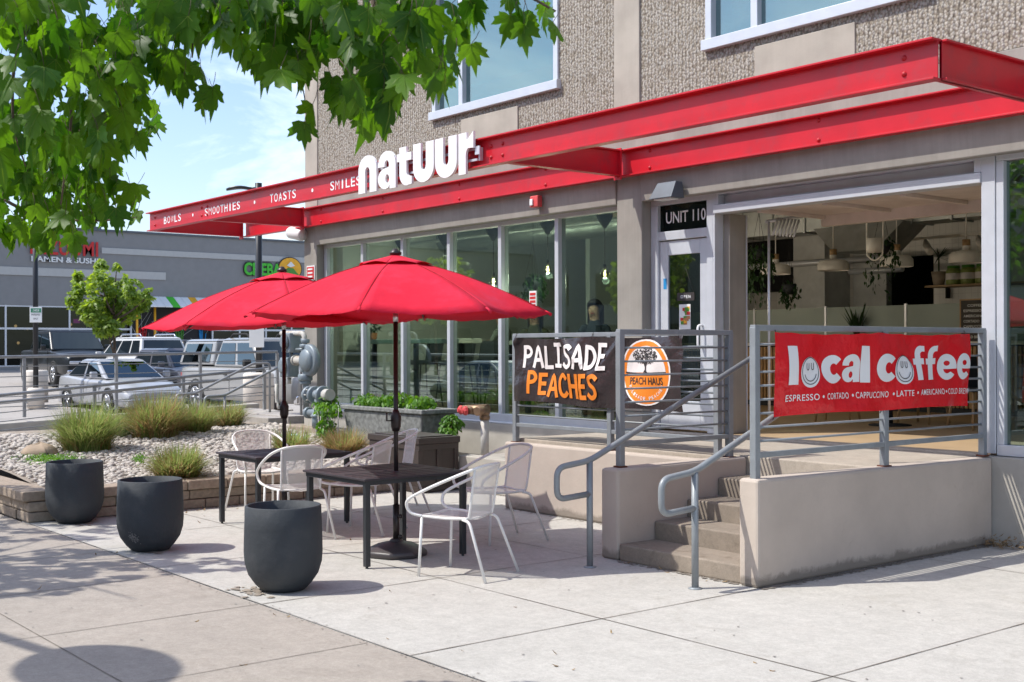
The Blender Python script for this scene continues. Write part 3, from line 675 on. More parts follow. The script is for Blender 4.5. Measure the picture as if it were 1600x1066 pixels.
# entry landing, steps, retaining walls
b = MB(); b.box(-10.22, -5.86, 8.41, 9.925, 0, .755); b.box(-10.22, -7.36, 8.26, 8.41, 0, .755); b.box(-9.92, -5.84, 9.925, 10.118, .4, .775)
tag(b.build("landing", 'landing', bevel=.012), kind='structure')
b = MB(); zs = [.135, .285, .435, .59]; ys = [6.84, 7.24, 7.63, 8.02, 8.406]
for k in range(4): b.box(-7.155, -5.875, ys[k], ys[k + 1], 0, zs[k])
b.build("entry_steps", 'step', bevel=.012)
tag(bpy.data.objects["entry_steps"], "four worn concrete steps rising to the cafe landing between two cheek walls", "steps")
b = MB(); b.prism([(-7.36, 6.83, 0), (-7.36, 6.83, .735), (-7.36, 8.41, .745), (-7.36, 8.41, 0)], (.2, 0, 0))
tag(b.build("cheek_wall", 'wall', bevel=.022), "short painted concrete cheek wall on the banner side of the steps", "retaining wall")
b = MB(); b.prism([(-5.87, 6.80, 0), (-5.87, 6.80, .775), (-5.87, 9.92, .75), (-5.87, 9.92, 0)], (.18, 0, 0))
tag(b.build("cheek_wall", 'wall', bevel=.022), "long painted concrete wall under the red coffee banner railing", "retaining wall")
b = MB(); b.box(-10.29, -7.365, 8.14, 8.255, 0, .715)
tag(b.build("retaining_wall", 'wall', bevel=.022), "peach painted concrete wall below the black peaches banner", "retaining wall")
b = MB(); b.box(-12.0, -10.3, 8.78, 8.98, 0, .42); b.box(-10.42, -10.295, 8.26, 8.78, 0, .42)
tag(b.build("retaining_wall", 'base', bevel=.015), "low tan concrete kerb wall between storage box and ramp wall", "retaining wall")
b = MB(); b.box(-12.6, -10.3, 8.985, 9.925, 0, .34)
tag(b.build("planting_soil", 'lot'), kind='structure')

# ------------------------------------------------------------------ red steel canopy
can = thing("steel_canopy", "open red steel beam canopy running along the front of the building", "canopy", (-10, 9, 3.6))
def channel(x0, x1, y, z0=3.67, z1=3.975, fl=.075, tw=.016):
    b = MB(); b.box(x0, x1, y, y + .012, z0 + tw, z1 - tw); b.box(x0, x1, y - fl, y + .05, z1 - tw, z1); b.box(x0, x1, y - fl * .75, y + .05, z0, z0 + tw); return b
def bolts(b, xs, y, zs):
    for x in xs:
        for z in zs: b.lathe([(0, -.018), (.012, -.016), (.022, -.004), (.024, .002)], (x, y, z), 8, Matrix.Rotation(R(-90), 3, 'X'))
YO = 8.02
ob = channel(-19.62, -5.02, YO).build("outer_beam", 'red', can, .002)
b = MB(); bolts(b, [-5.3, -10.15, -10.35, -17.4, -17.6, -19.4], YO, (3.76, 3.88)); b.build("bolt", 'redbolt', ob)
wb = channel(-19.62, BX1 - 2, 9.76).build("wall_beam", 'red', can, .002)
b = MB(); bolts(b, [-17.0, -15.2, -13.3, -11.5, -9.7, -7.4, -5.2], 9.76, (3.73, 3.92)); b.build("bolt", 'redbolt', wb)
for x in (-19.6, -17.45, -10.12, -5.03):
    b = MB(); b.box(x - .006, x + .006, YO + .055, 9.68, 3.69, 3.955); b.box(x - .05, x + .05, YO + .055, 9.68, 3.955, 3.972); b.box(x - .05, x + .05, YO + .055, 9.68, 3.674, 3.69)
    if x > -6: b.box(x - .012, x + .012, YO + .055, 9.68, 3.674, 3.972)
    b.box(x - .06, x + .06, 9.66, 9.675, 3.63, 3.99)
    b.build("cross_beam", 'red', can, .002)
# lettering on the outer beam
lth = thing("beam_lettering", "white words bowls smoothies toasts smiles on the red beam", "lettering", (-16, YO, 3.74)); ly = YO - .003; zc0, zc1 = 3.745, 3.865
for word, a, c in (("BOWLS", -19.05, -18.35), ("SMOOTHIES", -17.5, -16.28), ("TOASTS", -15.39, -14.62), ("SMILES", -13.74, -12.98)):
    cell = (c - a) / len(word); lt = MB()
    for k, ch in enumerate(word):
        m_ = .0 if ch != 'I' else .24
        add_mesh(lt, fit_text(ch, cell * (k + .12 + m_), cell * (k + .88 - m_), 0, zc1 - zc0, -.014 if ch in 'MW' else .012), face_negY(a, ly, zc0))
    lt.build("word", 'white', lth)
for x in (-17.92, -15.84, -14.19): lt = MB(); lt.poly([(x + .025 * math.cos(t * .52), ly, 3.80 + .025 * math.sin(t * .52)) for t in range(12)]); lt.build("dot", 'white', lth)
# big raised white sign letters
def g_n(): return [[(0, 0), (.30, 0), (.30, .56)] + arc(.40, .56, .10, .13, 180, 0, 8) + [(.50, .56), (.50, 0), (.80, 0), (.80, .62)] + arc(.40, .62, .40, .38, 0, 180, 14)[1:-1] + [(0, .62)]]
def g_u(): return [[(.80 - x, 1 - y) for x, y in g_n()[0]]]
def g_a(): return [[(.53, 0), (.80, 0), (.80, .62)] + arc(.40, .62, .40, .38, 0, 180, 14)[1:] + [(0, .60), (.30, .60)] + arc(.40, .64, .10, .12, 180, 0, 8) + [(.50, .575), (.36, .555)] + arc(.34, .28, .34, .275, 90, 270, 12)[1:] + [(.46, .03), (.53, .11)], arc(.42, .27, .085, .12, 0, 360, 12)[:-1]]
def g_t(): return [[(.12, 1.0), (.44, 1.0), (.44, .84), (.66, .84), (.66, .64), (.44, .64), (.44, .36)] + arc(.55, .36, .11, .12, 180, 270, 5) + [(.68, .22), (.68, .02)] + arc(.45, .32, .33, .32, 280, 180, 8) + [(.12, .64), (0, .64), (0, .84), (.12, .84)]]
def g_r(): return [[(0, 0), (.32, 0), (.32, .44)] + arc(.46, .44, .14, .18, 180, 100, 5) + [(.66, .60), (.66, 1.0), (.36, .80), (.36, 1.0), (0, 1.0)]]
sg = thing("roof_sign", "large raised white letters reading natuur on the red beam", "sign", (-11.8, 7.94, 3.6))
xs_ = [(560, 588), (590.5, 618), (620, 643), (645.5, 677.5), (680, 713.5), (716.5, 739.5)]
for ch, fn, (ua, ub) in zip("natuur", (g_n, g_a, g_t, g_u, g_u, g_r), xs_):
    me = glyph_mesh(fn()); b = MB(); xa, xb = PY(ua, 260, 7.90).x, PY(ub, 260, 7.90).x; a_, b_ = mesh_width(me); kx = (xb - xa) / (b_ - a_)
    add_mesh(b, me, lambda c: Vector((xa + (c.x - a_) * kx, 7.90, 3.605 + c.y * .45)))
    bmesh.ops.dissolve_limit(b.bm, angle_limit=.01, verts=b.bm.verts[:], edges=b.bm.edges[:])
    r_ = bmesh.ops.extrude_face_region(b.bm, geom=b.bm.faces[:]); bmesh.ops.translate(b.bm, vec=(0, .03, 0), verts=[v for v in r_['geom'] if isinstance(v, bmesh.types.BMVert)])
    b.build("letter", 'white', sg)
b = MB(); b.box(-12.9, -10.52, 7.955, 7.975, 3.74, 3.765); b.box(-12.9, -10.52, 7.955, 7.975, 3.86, 3.885); b.box(-10.52, -10.44, 7.93, 7.945, 3.80, 3.89)
for x in (-12.7, -12.0, -11.3, -10.5): b.box(x - .012, x + .012, 7.975, 8.016, 3.74, 3.885)
b.build("mounting_rail", 'alum', sg)
# unit number, door poster, open sign
b = MB(); add_mesh(b, fit_text("UNIT 110", 0, .60, 0, .13, .01), face_negY(-9.73, yw - .002, 3.12)); tag(b.build("unit_number", 'white'), "white UNIT 110 lettering on the dark glass above the door", "lettering")
b = MB(); b.use('signface').box(-9.53, -9.36, yd + .012, yd + .016, 1.92, 2.20)
random.seed(2)
for k in range(16):
    x, z = random.uniform(-9.52, -9.41), random.uniform(1.94, 2.15); b.use(random.choice(['yellow', 'signred', 'hill', 'terracotta'])).box(x, x + .045, yd + .009 - k * .0003, yd + .0118, z, z + .035)
tag(b.build("door_poster", 'signface'), "small colourful poster taped inside the glass entrance door", "poster")
b = MB(); b.use('darkink').box(-9.56, -9.30, yd + .011, yd + .016, 2.24, 2.33); b.use('white'); add_mesh(b, fit_text("OPEN", 0, .15, 0, .035, .01, 1.3), face_negY(-9.505, yd + .009, 2.268))
b.use('darkink').tube([(-9.55, yd + .014, 2.33), (-9.43, yd + .014, 2.6), (-9.31, yd + .014, 2.33)], .003, 4)
tag(b.build("open_sign", 'darkink'), "dark hanging OPEN sign behind the entrance door glass", "sign")
# wall fixtures
fx = thing("wall_light", "dark wedge shaped wall light above the entrance door", "light", (-9.55, 9.79, 3.45))
b = MB(); wl0, wl1 = PY(1013, 297, 9.58).x, PY(1048, 292, 9.58).x; P = [(wl0, 9.58, 3.345), (wl1, 9.58, 3.345), (wl1, 9.795, 3.345), (wl0, 9.795, 3.345), (wl0 + .03, 9.69, 3.53), (wl1 - .03, 9.69, 3.53), (wl1 - .03, 9.795, 3.53), (wl0 + .03, 9.795, 3.53)]
b.hexa(P); b.build("housing", 'lampgrey', fx, .008); b = MB(); b.box(wl0 + .05, wl1 - .05, 9.61, 9.75, 3.332, 3.344); b.build("lens", 'signface', fx)
fx = thing("fire_strobe", "red and white fire alarm strobe on the grey lintel", "alarm", (-11.68, 9.8, 3.55))
b = MB(); b.box(-11.76, -11.61, 9.72, 9.799, 3.47, 3.61); b.build("housing", 'redcap', fx, .01); b = MB(); b.box(-11.745, -11.69, 9.70, 9.719, 3.49, 3.57); b.build("strobe_lens", 'signface', fx, .006)
fx = thing("security_light", "white cylinder light on the end column under the canopy", "light", (-17.75, 9.7, 3.5))
b = MB(); b.lathe([(0, 0), (.09, 0), (.10, .02), (.10, .30), (.08, .34), (0, .34)], (-17.62, 9.78, 3.56), 16, Matrix.Rotation(R(-78), 3, 'Y') @ Matrix.Rotation(R(12), 3, 'X')); b.build("housing", 'signface', fx); b = MB(); b.tube([(-17.66, 9.86, 3.56), (-17.66, 9.74, 3.56)], .03); b.build("bracket", 'signface', fx)
b = MB(); b.use('signface').box(-17.62, -17.36, 9.845, 9.858, 2.82, 3.06); b.use('signred').box(-17.60, -17.38, 9.840, 9.844, 2.84, 3.04); b.use('signface')
for z in (2.99, 2.93, 2.87): b.box(-17.57, -17.42, 9.836, 9.8395, z, z + .025)
tag(b.build("fire_sign", 'signred'), "small red and white notice on the end column", "sign")

# ================================================================== RAILINGS AND BANNERS
def bar_panel(t, A, B, z0, z1, nb, topw=.05):
    """rails between two posts A, B (x, y); nb thin round bars between the flat top and bottom rails"""
    A, B = Vector((A[0], A[1], 0)), Vector((B[0], B[1], 0)); d = (B - A).normalized(); M = Matrix((d, Vector((-d.y, d.x, 0)), UP)).transposed(); L = (B - A).length; c = (A + B) / 2
    b = MB(); b.obox(c + UP * (z1 - .022), (L + .05, topw, .044), M); b.build("top_rail", 'rail', t, .004)
    b = MB(); b.obox(c + UP * z0, (L - .05, .04, .04), M); b.build("bottom_rail", 'rail', t, .004)
    for k in range(nb):
        z = z0 + (z1 - .04 - z0) * (k + 1) / (nb + 1); b = MB(); b.tube([A + d * .02 + UP * z, B - d * .02 + UP * z], .0098, 6); b.build("bar", 'rail', t)
def post(t, x, y, z0, z1, wd=.055, rz=0, m='rail'):
    b = MB(); b.box(x - wd / 2, x + wd / 2, y - wd / 2, y + wd / 2, z0, z1); o = b.build("post", m, t, .004)
    f = MB(); f.box(x - wd * .75, x + wd * .75, y - wd * .75, y + wd * .75, z0 - .006, z0 + .008); f.build("base_stain", 'rust', o)
    return o
t = thing("railing", "grey bar railing along the ramp wall carrying the black peaches banner", "railing", (-8.7, 8.2, .74))
for x in (-10.17, -8.7, -7.32): post(t, x, 8.205, .715, 1.855)
bar_panel(t, (-10.17, 8.205), (-7.32, 8.205), .90, 1.87, 8)
t = thing("railing", "grey bar railing on the cheek wall in front of the orange peach logo", "railing", (-7.27, 7.6, .74))
for y in (6.965, 8.30): post(t, -7.27, y, .742, 1.855)
bar_panel(t, (-7.27, 6.965), (-7.27, 8.30), .93, 1.87, 7)
t = thing("railing", "grey bar railing on the long wall carrying the red coffee banner", "railing", (-5.76, 8.4, .77))
for y in (6.865, 8.44, 9.90): post(t, -5.77, y, .765, 1.865)
bar_panel(t, (-5.77, 6.865), (-5.77, 9.90), .94, 1.88, 8)
def handrail(x, lab, tail):
    t = thing("handrail", lab, "handrail", (x, 6.46, 0)); r = .024
    b = MB(); b.tube([(x, 6.46, 0), (x, 6.46, .83)], .026, 12); b.build("post", 'rail', t)
    # top turns into the loop
    b = MB(); b.tube(fillet([(x, 8.43, 1.64), (x, 6.46, .835), (x, 6.12, .80), (x, 6.12, .555), (x, 6.46, .575)], .085, 6), r, 12)
    if tail: b.tube(fillet([(x, 8.41, 1.632), (x, 8.75, 1.64), (x, 8.75, .755)], .09, 6), r, 12)
    b.build("rail", 'rail', t)
    b = MB(); b.lathe([(0, .0), (.05, 0), (.05, .006), (.03, .012), (0, .012)], (x, 6.46, 0), 14); b.build("foot_plate", 'rail', t)
handrail(-7.09, "round grey handrail with looped end on the left cheek of the steps", False)
handrail(-5.98, "round grey handrail with looped end beside the red coffee banner", True)

def wrinkle(u, v, L):
    s = .016 * math.sin(u * 5.1 + v * 7) + .010 * math.sin(u * 11 - v * 9 + 1.3) + .022 * noise.noise(Vector((u * 1.7, v * 2.3, L)))
    for k in range(4):                                   # tension folds running from the ties
        cx = L * (k / 3.); s += .028 * math.exp(-(((u - cx) * .8 + (v - .62) * (1 if k % 2 else -1)) / .05) ** 2) * max(0, min(1, v / .6))
    return s
# black banner, faces -Y, u along +X from x0
PBX, PBZ, PBL, PBH = -10.12, 1.155, 2.42, .675
def pb(u, v, off=0): sag = -.03 * u / PBL * (1 - v / PBH) + .012 * math.sin(u * 3.9) * (1 - v / PBH) - .02 * abs(math.sin(u * 2.6)) * (v / PBH); return Vector((PBX + u, 8.155 - wrinkle(u, v, PBL) * 1.0 - off, PBZ + v + sag))
t = thing("peach_banner", "black vinyl banner with hand painted PALISADE PEACHES and a round peach logo", "banner", (-8.9, 8.16, 1.15))
b = MB(); b.grid(lambda i, j: pb(i * PBL, j * PBH), 90, 28); b.build("vinyl", 'black', t)
ST = {'P': (.5, [[(0, 0), (.02, 1)], [(0, .97), (.3, .96), (.45, .75), (.32, .55), (.02, .5)]]), 'A': (.58, [[(0, 0), (.28, 1), (.56, 0)], [(.1, .33), (.46, .35)]]), 'L': (.5, [[(.08, 1), (0, 0)], [(0, .03), (.46, .05)]]),
      'I': (.48, [[(.22, 0), (.24, 1)], [(.02, .97), (.44, .97)], [(0, .03), (.44, .03)]]), 'S': (.5, [[(.47, .86), (.28, .98), (.06, .86), (.10, .62), (.40, .42), (.44, .14), (.22, 0), (0, .14)]]),
      'D': (.52, [[(0, 0), (.02, 1)], [(0, .98), (.32, .88), (.48, .5), (.32, .12), (0, .03)]]), 'E': (.45, [[(0, 0), (.02, 1)], [(0, .97), (.42, .98)], [(0, .52), (.36, .53)], [(0, .03), (.42, .05)]]),
      'C': (.5, [[(.47, .82), (.28, .98), (.05, .78), (0, .45), (.08, .12), (.28, 0), (.48, .16)]]), 'H': (.52, [[(0, 0), (.02, 1)], [(.46, 0), (.48, 1)], [(0, .5), (.46, .5)]])}
def painted(word, x0, x1, z0, h, wd, m, seed):
    random.seed(seed); tot = sum(ST[c][0] + .2 for c in word) - .2; sx = (x1 - x0) / tot; x = x0; b = MB(); k = 0
    for c in word:
        cw, strokes = ST[c]; dz = random.uniform(-.012, .014); sc = random.uniform(.94, 1.06)
        for s_ in strokes:
            k += 1; ribbon(b, [(x + p[0] * sx, z0 + dz + p[1] * h * sc) for p in s_], wd, .004 + .0005 * k, lambda q: pb(q.x, q.y, q.z))
        x += (cw + .2) * sx
    return b.build("painted_word", m, t)
painted("PALISADE", .15, 1.42, .375, .225, .041, 'peachwhite', 4)
painted("PEACHES", .24, 1.32, .085, .215, .043, 'orange', 6)
lcx, lcz, lw, lh = 1.955, .345, .325, .315
def disc(b, cx, cz, rx, rz, off, a0=0, a1=360, n=36, rings=4):
    for k in range(n):
        A, B_ = R(a0 + (a1 - a0) * k / n), R(a0 + (a1 - a0) * (k + 1) / n)
        for i in range(rings):
            p = [(cx + rx * f * math.cos(q), cz + rz * f * math.sin(q)) for f, q in ((i / rings, A), ((i + 1) / rings, A), ((i + 1) / rings, B_), (i / rings, B_))]
            if i == 0: p = p[:3] if False else [p[0], p[1], p[2]]
            b._f([b.bm.verts.new(pb(x, z, off)) for x, z in p])
b = MB(); b.use('peachwhite'); disc(b, lcx, lcz, lw, lh, .004); b.use('orange'); disc(b, lcx, lcz, lw * .94, lh * .95, .0055); b.use('peachwhite'); disc(b, lcx, lcz - .0, lw * .82, lh * .80, .007, 0, 180)
b.use('darkink'); random.seed(9)
for k in range(420):
    a, r_ = random.uniform(0, 6.28), math.sqrt(random.random()); x, z = lcx + math.cos(a) * r_ * .165, lcz + .155 + math.sin(a) * r_ * .075; q = random.uniform(.004, .0085); off = .0085 + k * .00001
    b._f([b.bm.verts.new(pb(x + q * c_, z + q * s_, off)) for c_, s_ in ((1, 0), (.3, 1), (-1, .2), (-.3, -1))])
for i, pts in enumerate(([(lcx, lcz), (lcx + .004, lcz + .06), (lcx, lcz + .10)], [(lcx, lcz + .06), (lcx - .03, lcz + .12)], [(lcx, lcz + .06), (lcx + .035, lcz + .12)], [(lcx - .02, lcz - .002), (lcx, lcz + .02), (lcx + .02, lcz - .002)], [(lcx - .27, lcz + .0), (lcx - .08, lcz - .012), (lcx + .1, lcz - .006), (lcx + .27, lcz + .0)])): ribbon(b, pts, .014, .013 + i * .0003, lambda q: pb(q.x, q.y, q.z))
add_mesh(b, fit_text("PEACH HAUS", 0, .44, 0, .07, .012), lambda c: pb(lcx - .22 + c.x, lcz - .115 + c.y, .0085), .05)
b.use('peachwhite')
word = "PALISADE PEACHES"
for i, ch in enumerate(word):
    if ch == ' ': continue
    a = R(212 + 116 * i / (len(word) - 1)); px, pz = lcx + lw * .80 * math.cos(a), lcz + lh * .84 * math.sin(a); rt_ = a + math.pi / 2; me = fit_text(ch, -.011, .011, 0, .032, .02)
    ca, sa = math.cos(rt_), math.sin(rt_); add_mesh(b, me, lambda c: pb(px + c.x * ca - c.y * sa, pz + c.x * sa + c.y * ca, .0085))
b.build("logo", 'orange', t)
b = MB()
for u in (.03, 1.2, 2.38):
    for v in (.02, .655): p = pb(u, v, .0); b.tube([p, p + Vector((0, .03, .06 if v > .3 else -.04))], .004, 5)
b.build("tie", 'darkink', t)
# red coffee banner, faces +X, u along +Y
CBY, CBZ, CBL, CBH = 7.03, 1.21, 2.57, .62
def cb(u, v, off=0): sag = (.016 * abs(math.sin(u * 2.44)) + .003 * math.sin(u * 23)) * (v / CBH) - .012 * abs(math.sin(u * 2.44)) * (1 - v / CBH); return Vector((-5.722 + wrinkle(u + 7, v, CBL) * .8 + off, CBY + u, CBZ + v - sag))
t = thing("coffee_banner", "red vinyl banner with white local coffee lettering and two smiley faces", "banner", (-5.72, 8.3, 1.2))
b = MB(); b.grid(lambda i, j: cb(i * CBL, j * CBH), 90, 26); b.build("vinyl", 'redvinyl', t)
def g_c(): return [arc(.42, .40, .42, .42, 42, 322, 22) + arc(.46, .40, .14, .17, 318, 46, 12)]
def g_e(): return [arc(.42, .40, .42, .42, -6, 322, 26) + [(.60, .24)] + arc(.45, .33, .15, .14, 310, 200, 6) + [(.30, .33), (.84, .33)], arc(.44, .52, .13, .085, 0, 360, 12)[:-1]]
def g_o(): return [arc(.44, .40, .44, .44, 0, 360, 30)[:-1]]
def g_l(): return [[(.05, -.02), (.50, -.02), (.44, 1.12), (.02, 1.12)]]
def g_f(): return [[(.12, 0), (.48, 0), (.45, .52), (.64, .52), (.64, .72), (.45, .72)] + arc(.62, .82, .17, .13, 200, 95, 5) + [(.72, .95), (.72, 1.14)] + arc(.52, .80, .38, .34, 80, 180, 8) + [(.14, .72), (0, .72), (0, .52), (.12, .52)]]
def g_a2(): return [[(x, y * .84) for x, y in L] for L in g_a()]
b = MB(); b.use('white'); z0 = .235; sc = .275
YU = lambda z_: PX(1150 + z_ / 3.553, 580, -5.72).y - CBY
lay = [(g_l, 285, 345), (g_o, 358, 470), (g_c, 480, 590), (g_a2, 596, 694), (g_l, 694, 745), (g_c, 775, 882), (g_o, 880, 980), (g_f, 986, 1052), (g_f, 1056, 1122), (g_e, 1126, 1222), (g_e, 1224, 1293)]
faces = []
for fn, xa, xb in lay:
    dz = -.02 if fn is g_o else 0; xa, xb = YU(xa), YU(xb); hs = .93 if fn in (g_l, g_f) else .98
    me = glyph_mesh(fn()); a_, b_ = mesh_width(me); kx = (xb - xa) / (b_ - a_)
    add_mesh(b, me, lambda c: cb(xa + (c.x - a_) * kx, z0 + dz + c.y * sc * hs, .004), .04)
    if fn is g_o: faces.append(((xa + xb) / 2, z0 + dz + .43 * sc, (xb - xa) / 2))
b.build("big_letters", 'white', t); b = MB(); b.use('white')
dots = [YU(q) for q in (477, 657, 877, 993, 1168)]
for word, u0, u1 in (("ESPRESSO", 280, 455), ("CORTADO", 500, 635), ("CAPPUCCINO", 672, 852), ("LATTE", 890, 972), ("AMERICANO", 1012, 1158), ("COLD BREW", 1178, 1298)):
    u0, u1 = YU(u0), YU(u1)
    add_mesh(b, fit_text(word, u0, u1, .105, .155, .008, 1.1), lambda c: cb(c.x, c.y, .004), .05); b.build("menu_word", 'white', t); b = MB()
for u in dots: b._f([b.bm.verts.new(cb(u + .012 * math.cos(k * .63), .13 + .012 * math.sin(k * .63), .004)) for k in range(10)]); b.build("dot", 'white', t); b = MB()
k = 0
for cx, cz, r_ in faces:
    for pts in ([(cx + r_ * .86 * math.cos(R(a)), cz + r_ * .86 * math.sin(R(a))) for a in range(0, 361, 15)], [(cx + r_ * .62 * math.cos(R(a)), cz + r_ * .66 * math.sin(R(a))) for a in range(200, 341, 14)],
                [(cx - .045, cz + .06), (cx - .045, cz + .02), (cx - .03, cz + .008), (cx - .016, cz + .02), (cx - .016, cz + .06)], [(cx + .016, cz + .06), (cx + .016, cz + .02), (cx + .03, cz + .008), (cx + .045, cz + .02), (cx + .045, cz + .06)]):
        k += 1; ribbon(b, pts, .0065, .006 + k * .0004, lambda q: cb(q.x, q.y, q.z), 3)
b.build("smiley_lines", 'darkink', t)
b = MB()
for u in (.03, 1.35, 2.53):
    for v in (.02, .60): p = cb(u, v, .0); b.tube([p, p + Vector((-.03, 0, .05 if v > .3 else -.04))], .004, 5)
b.build("tie", 'darkink', t)

# ================================================================== PATIO FURNITURE
def make_table(loc, label, sx, sy, rz):
    t = thing("cafe_table", label, "table", loc, rz, "square tables on the patio")
    b = MB(); hx, hy = sx / 2, sy / 2
    b.box(-hx, hx, -hy, -.02, .685, .703); b.box(-hx, hx, .02, hy, .685, .703); b.box(-hx, -.02, -.02, .02, .685, .703); b.box(.02, hx, -.02, .02, .685, .703)
    b.build("table_top", 'table', t, .004, True)
    b = MB()
    for k in range(9):
        x = -hx + sx * (k + .5) / 9
        if abs(x) > .03: b.box(x - .003, x + .003, -hy + .05, hy - .05, .703, .7055)
    b.build("top_ribs", 'table', t, 0, True)
    b = MB(); b.box(-hx + .02, hx - .02, -hy + .02, -hy + .045, .65, .684); b.box(-hx + .02, hx - .02, hy - .045, hy - .02, .65, .684); b.box(-hx + .02, -hx + .045, -hy + .045, hy - .045, .65, .684); b.box(hx - .045, hx - .02, -hy + .045, hy - .045, .65, .684); b.build("apron", 'tleg', t, 0, True)
    for a in (-1, 1):
        for c in (-1, 1):
            b = MB(); x, y = a * (hx - .045), c * (hy - .045); b.box(x - .022, x + .022, y - .022, y + .022, .015, .684); b.lathe([(0, 0), (.012, 0), (.012, .015), (0, .015)], (x, y, 0), 8); b.build("leg", 'tleg', t, .003, True)
    return t
T1, T2 = Vector((-8.53, 5.60, 0)), Vector((-10.80, 5.78, 0))
make_table(Vector((-8.60, 5.545, 0)), "dark square metal table under the nearer red umbrella", .98, 1.02, R(0))
make_table(T2, "dark square metal table under the umbrella beside the block wall", .86, 1.05, R(0))
def make_umbrella(loc, label, rim, top, Rad, rot, tilt):
    t = thing("patio_umbrella", label, "umbrella", loc, 0, "red umbrellas over the tables")
    b = MB(); b.lathe([(0, 0), (.25, 0), (.265, .02), (.26, .05), (.15, .10), (.06, .115), (.05, .14), (0, .14)], (0, 0, 0), 8); ba = b.build("base", 'ubase', t, .012, True)
    b = MB(); b.tube([(0, 0, .10), (0, 0, .42)], .028, 12); b.tube([(.03, 0, .33), (.06, 0, .33)], .008, 6); b.ball((.065, 0, .33), .018); b.tube([(.03, 0, .16), (.06, 0, .16)], .008, 6); b.ball((.065, 0, .16), .02); b.build("stem_clamp", 'pole', ba, 0, True)
    b = MB(); b.tube([(0, 0, .1), (0, 0, rim - .05)], .0195, 14); po = b.build("pole", 'pole', t, 0, True)
    b = MB(); b.tube([(0, 0, rim - .06), (0, 0, rim + .02)], .022, 14); b.build("pole_joint", 'steelring', po, 0, True)
    b = MB(); b.lathe([(0, -.09), (.03, -.09), (.042, -.05), (.045, .03), (.03, .07), (.02, .09), (0, .09)], (0, 0, 1.12), 12); b.tube([(0, -.04, 1.12), (0, -.09, 1.12), (0, -.09, 1.19)], .007, 6); b.build("crank", 'pole', po, 0, True)
    M = Matrix.Rotation(tilt[1], 3, Vector((math.cos(tilt[0]), math.sin(tilt[0]), 0)))
    c0 = Vector((0, 0, rim))
    def rib(a, f): return c0 + M @ Vector((Rad * f * math.cos(a), Rad * f * math.sin(a), (top - rim) * (1 - f) * 1.0 + .05 * math.sin(math.pi * f)))
    b = MB(); ns, nr = 12, 10
    for k in range(8):
        a0, a1 = rot + k * math.pi / 4, rot + (k + 1) * math.pi / 4
        def fn(u, v):
            f = .02 + .98 * v; p = rib(a0, f) * (1 - u) + rib(a1, f) * u
            dip = math.sin(math.pi * u) * f * f; q = p - Vector((0, 0, .035 * dip)); ctr = Vector((c0.x, c0.y, q.z)); q = ctr + (q - ctr) * (1 - .035 * dip)
            return q + Vector((0, 0, .010 * noise.noise(Vector((u * 3 + k * 7, v * 4, rim))) * f + .005 * math.sin(u * 26 + k) * f ** 6 * math.sin(math.pi * u)))
        b.grid(fn, ns, nr)
    b.keep = True; ca = b.build("canopy", 'canvas', t, 0, True); so_ = ca.modifiers.new("thick", 'SOLIDIFY'); so_.thickness = .003
    b = MB()
    for k in range(8): a = rot + k * math.pi / 4; b.tube([rib(a, .20 + .08 * i) + Vector((0, 0, .0045)) for i in range(11)], .0035, 5)
    b.build("seam", 'seam', ca, 0, True)
    b = MB()                                                             # vent flap over the top
    for k in range(8):
        a0, a1 = rot + k * math.pi / 4, rot + (k + 1) * math.pi / 4
        def fn(u, v):
            f = .01 + .23 * v; p = rib(a0, f) * (1 - u) + rib(a1, f) * u
            return p + Vector((0, 0, .022 + .018 * math.sin(math.pi * u) * v * v - .01 * v))
        b.grid(fn, 8, 5)
    b.keep = True; v_ = b.build("vent_flap", 'canvas', ca, 0, True); so_ = v_.modifiers.new("thick", 'SOLIDIFY'); so_.thickness = .003
    for k in range(8):
        a = rot + k * math.pi / 4; b = MB(); b.tube([rib(a, .03) - Vector((0, 0, .02)), rib(a, .5) - Vector((0, 0, .016)), rib(a, 1.0) - Vector((0, 0, .012))], .0085, 6); b.tube([c0 + M @ Vector((0, 0, .02)), rib(a, .5) - Vector((0, 0, .02))], .007, 6); b.build("rib", 'pole', t, 0, True)
        b = MB(); p = rib(a, 1.0); d = (p - rib(a, .9)).normalized(); b.tube([p - d * .05 - Vector((0, 0, .006)), p + d * .012 - Vector((0, 0, .006))], .013, 8); b.build("rib_tip", 'canvas', t, 0, True)
    b = MB(); b.lathe([(0, .01), (.05, .0), (.052, .02), (.03, .035), (.022, .05), (0, .055)], c0 + M @ Vector((0, 0, top - rim + .02)), 14); b.build("finial", 'pole', t, 0, True)
    return t
toc1 = math.atan2(-T1.y, -T1.x); toc2 = math.atan2(-T2.y, -T2.x)
make_umbrella(T1, "red canvas umbrella over the nearer table in front of the windows", 2.0, 2.475, 1.29, toc1 - R(12), (0, 0))
make_umbrella(T2, "red canvas umbrella farther left, partly hidden behind the nearer one", 1.965, 2.455, 1.33, toc2 + R(4), (toc2, R(2.0)))

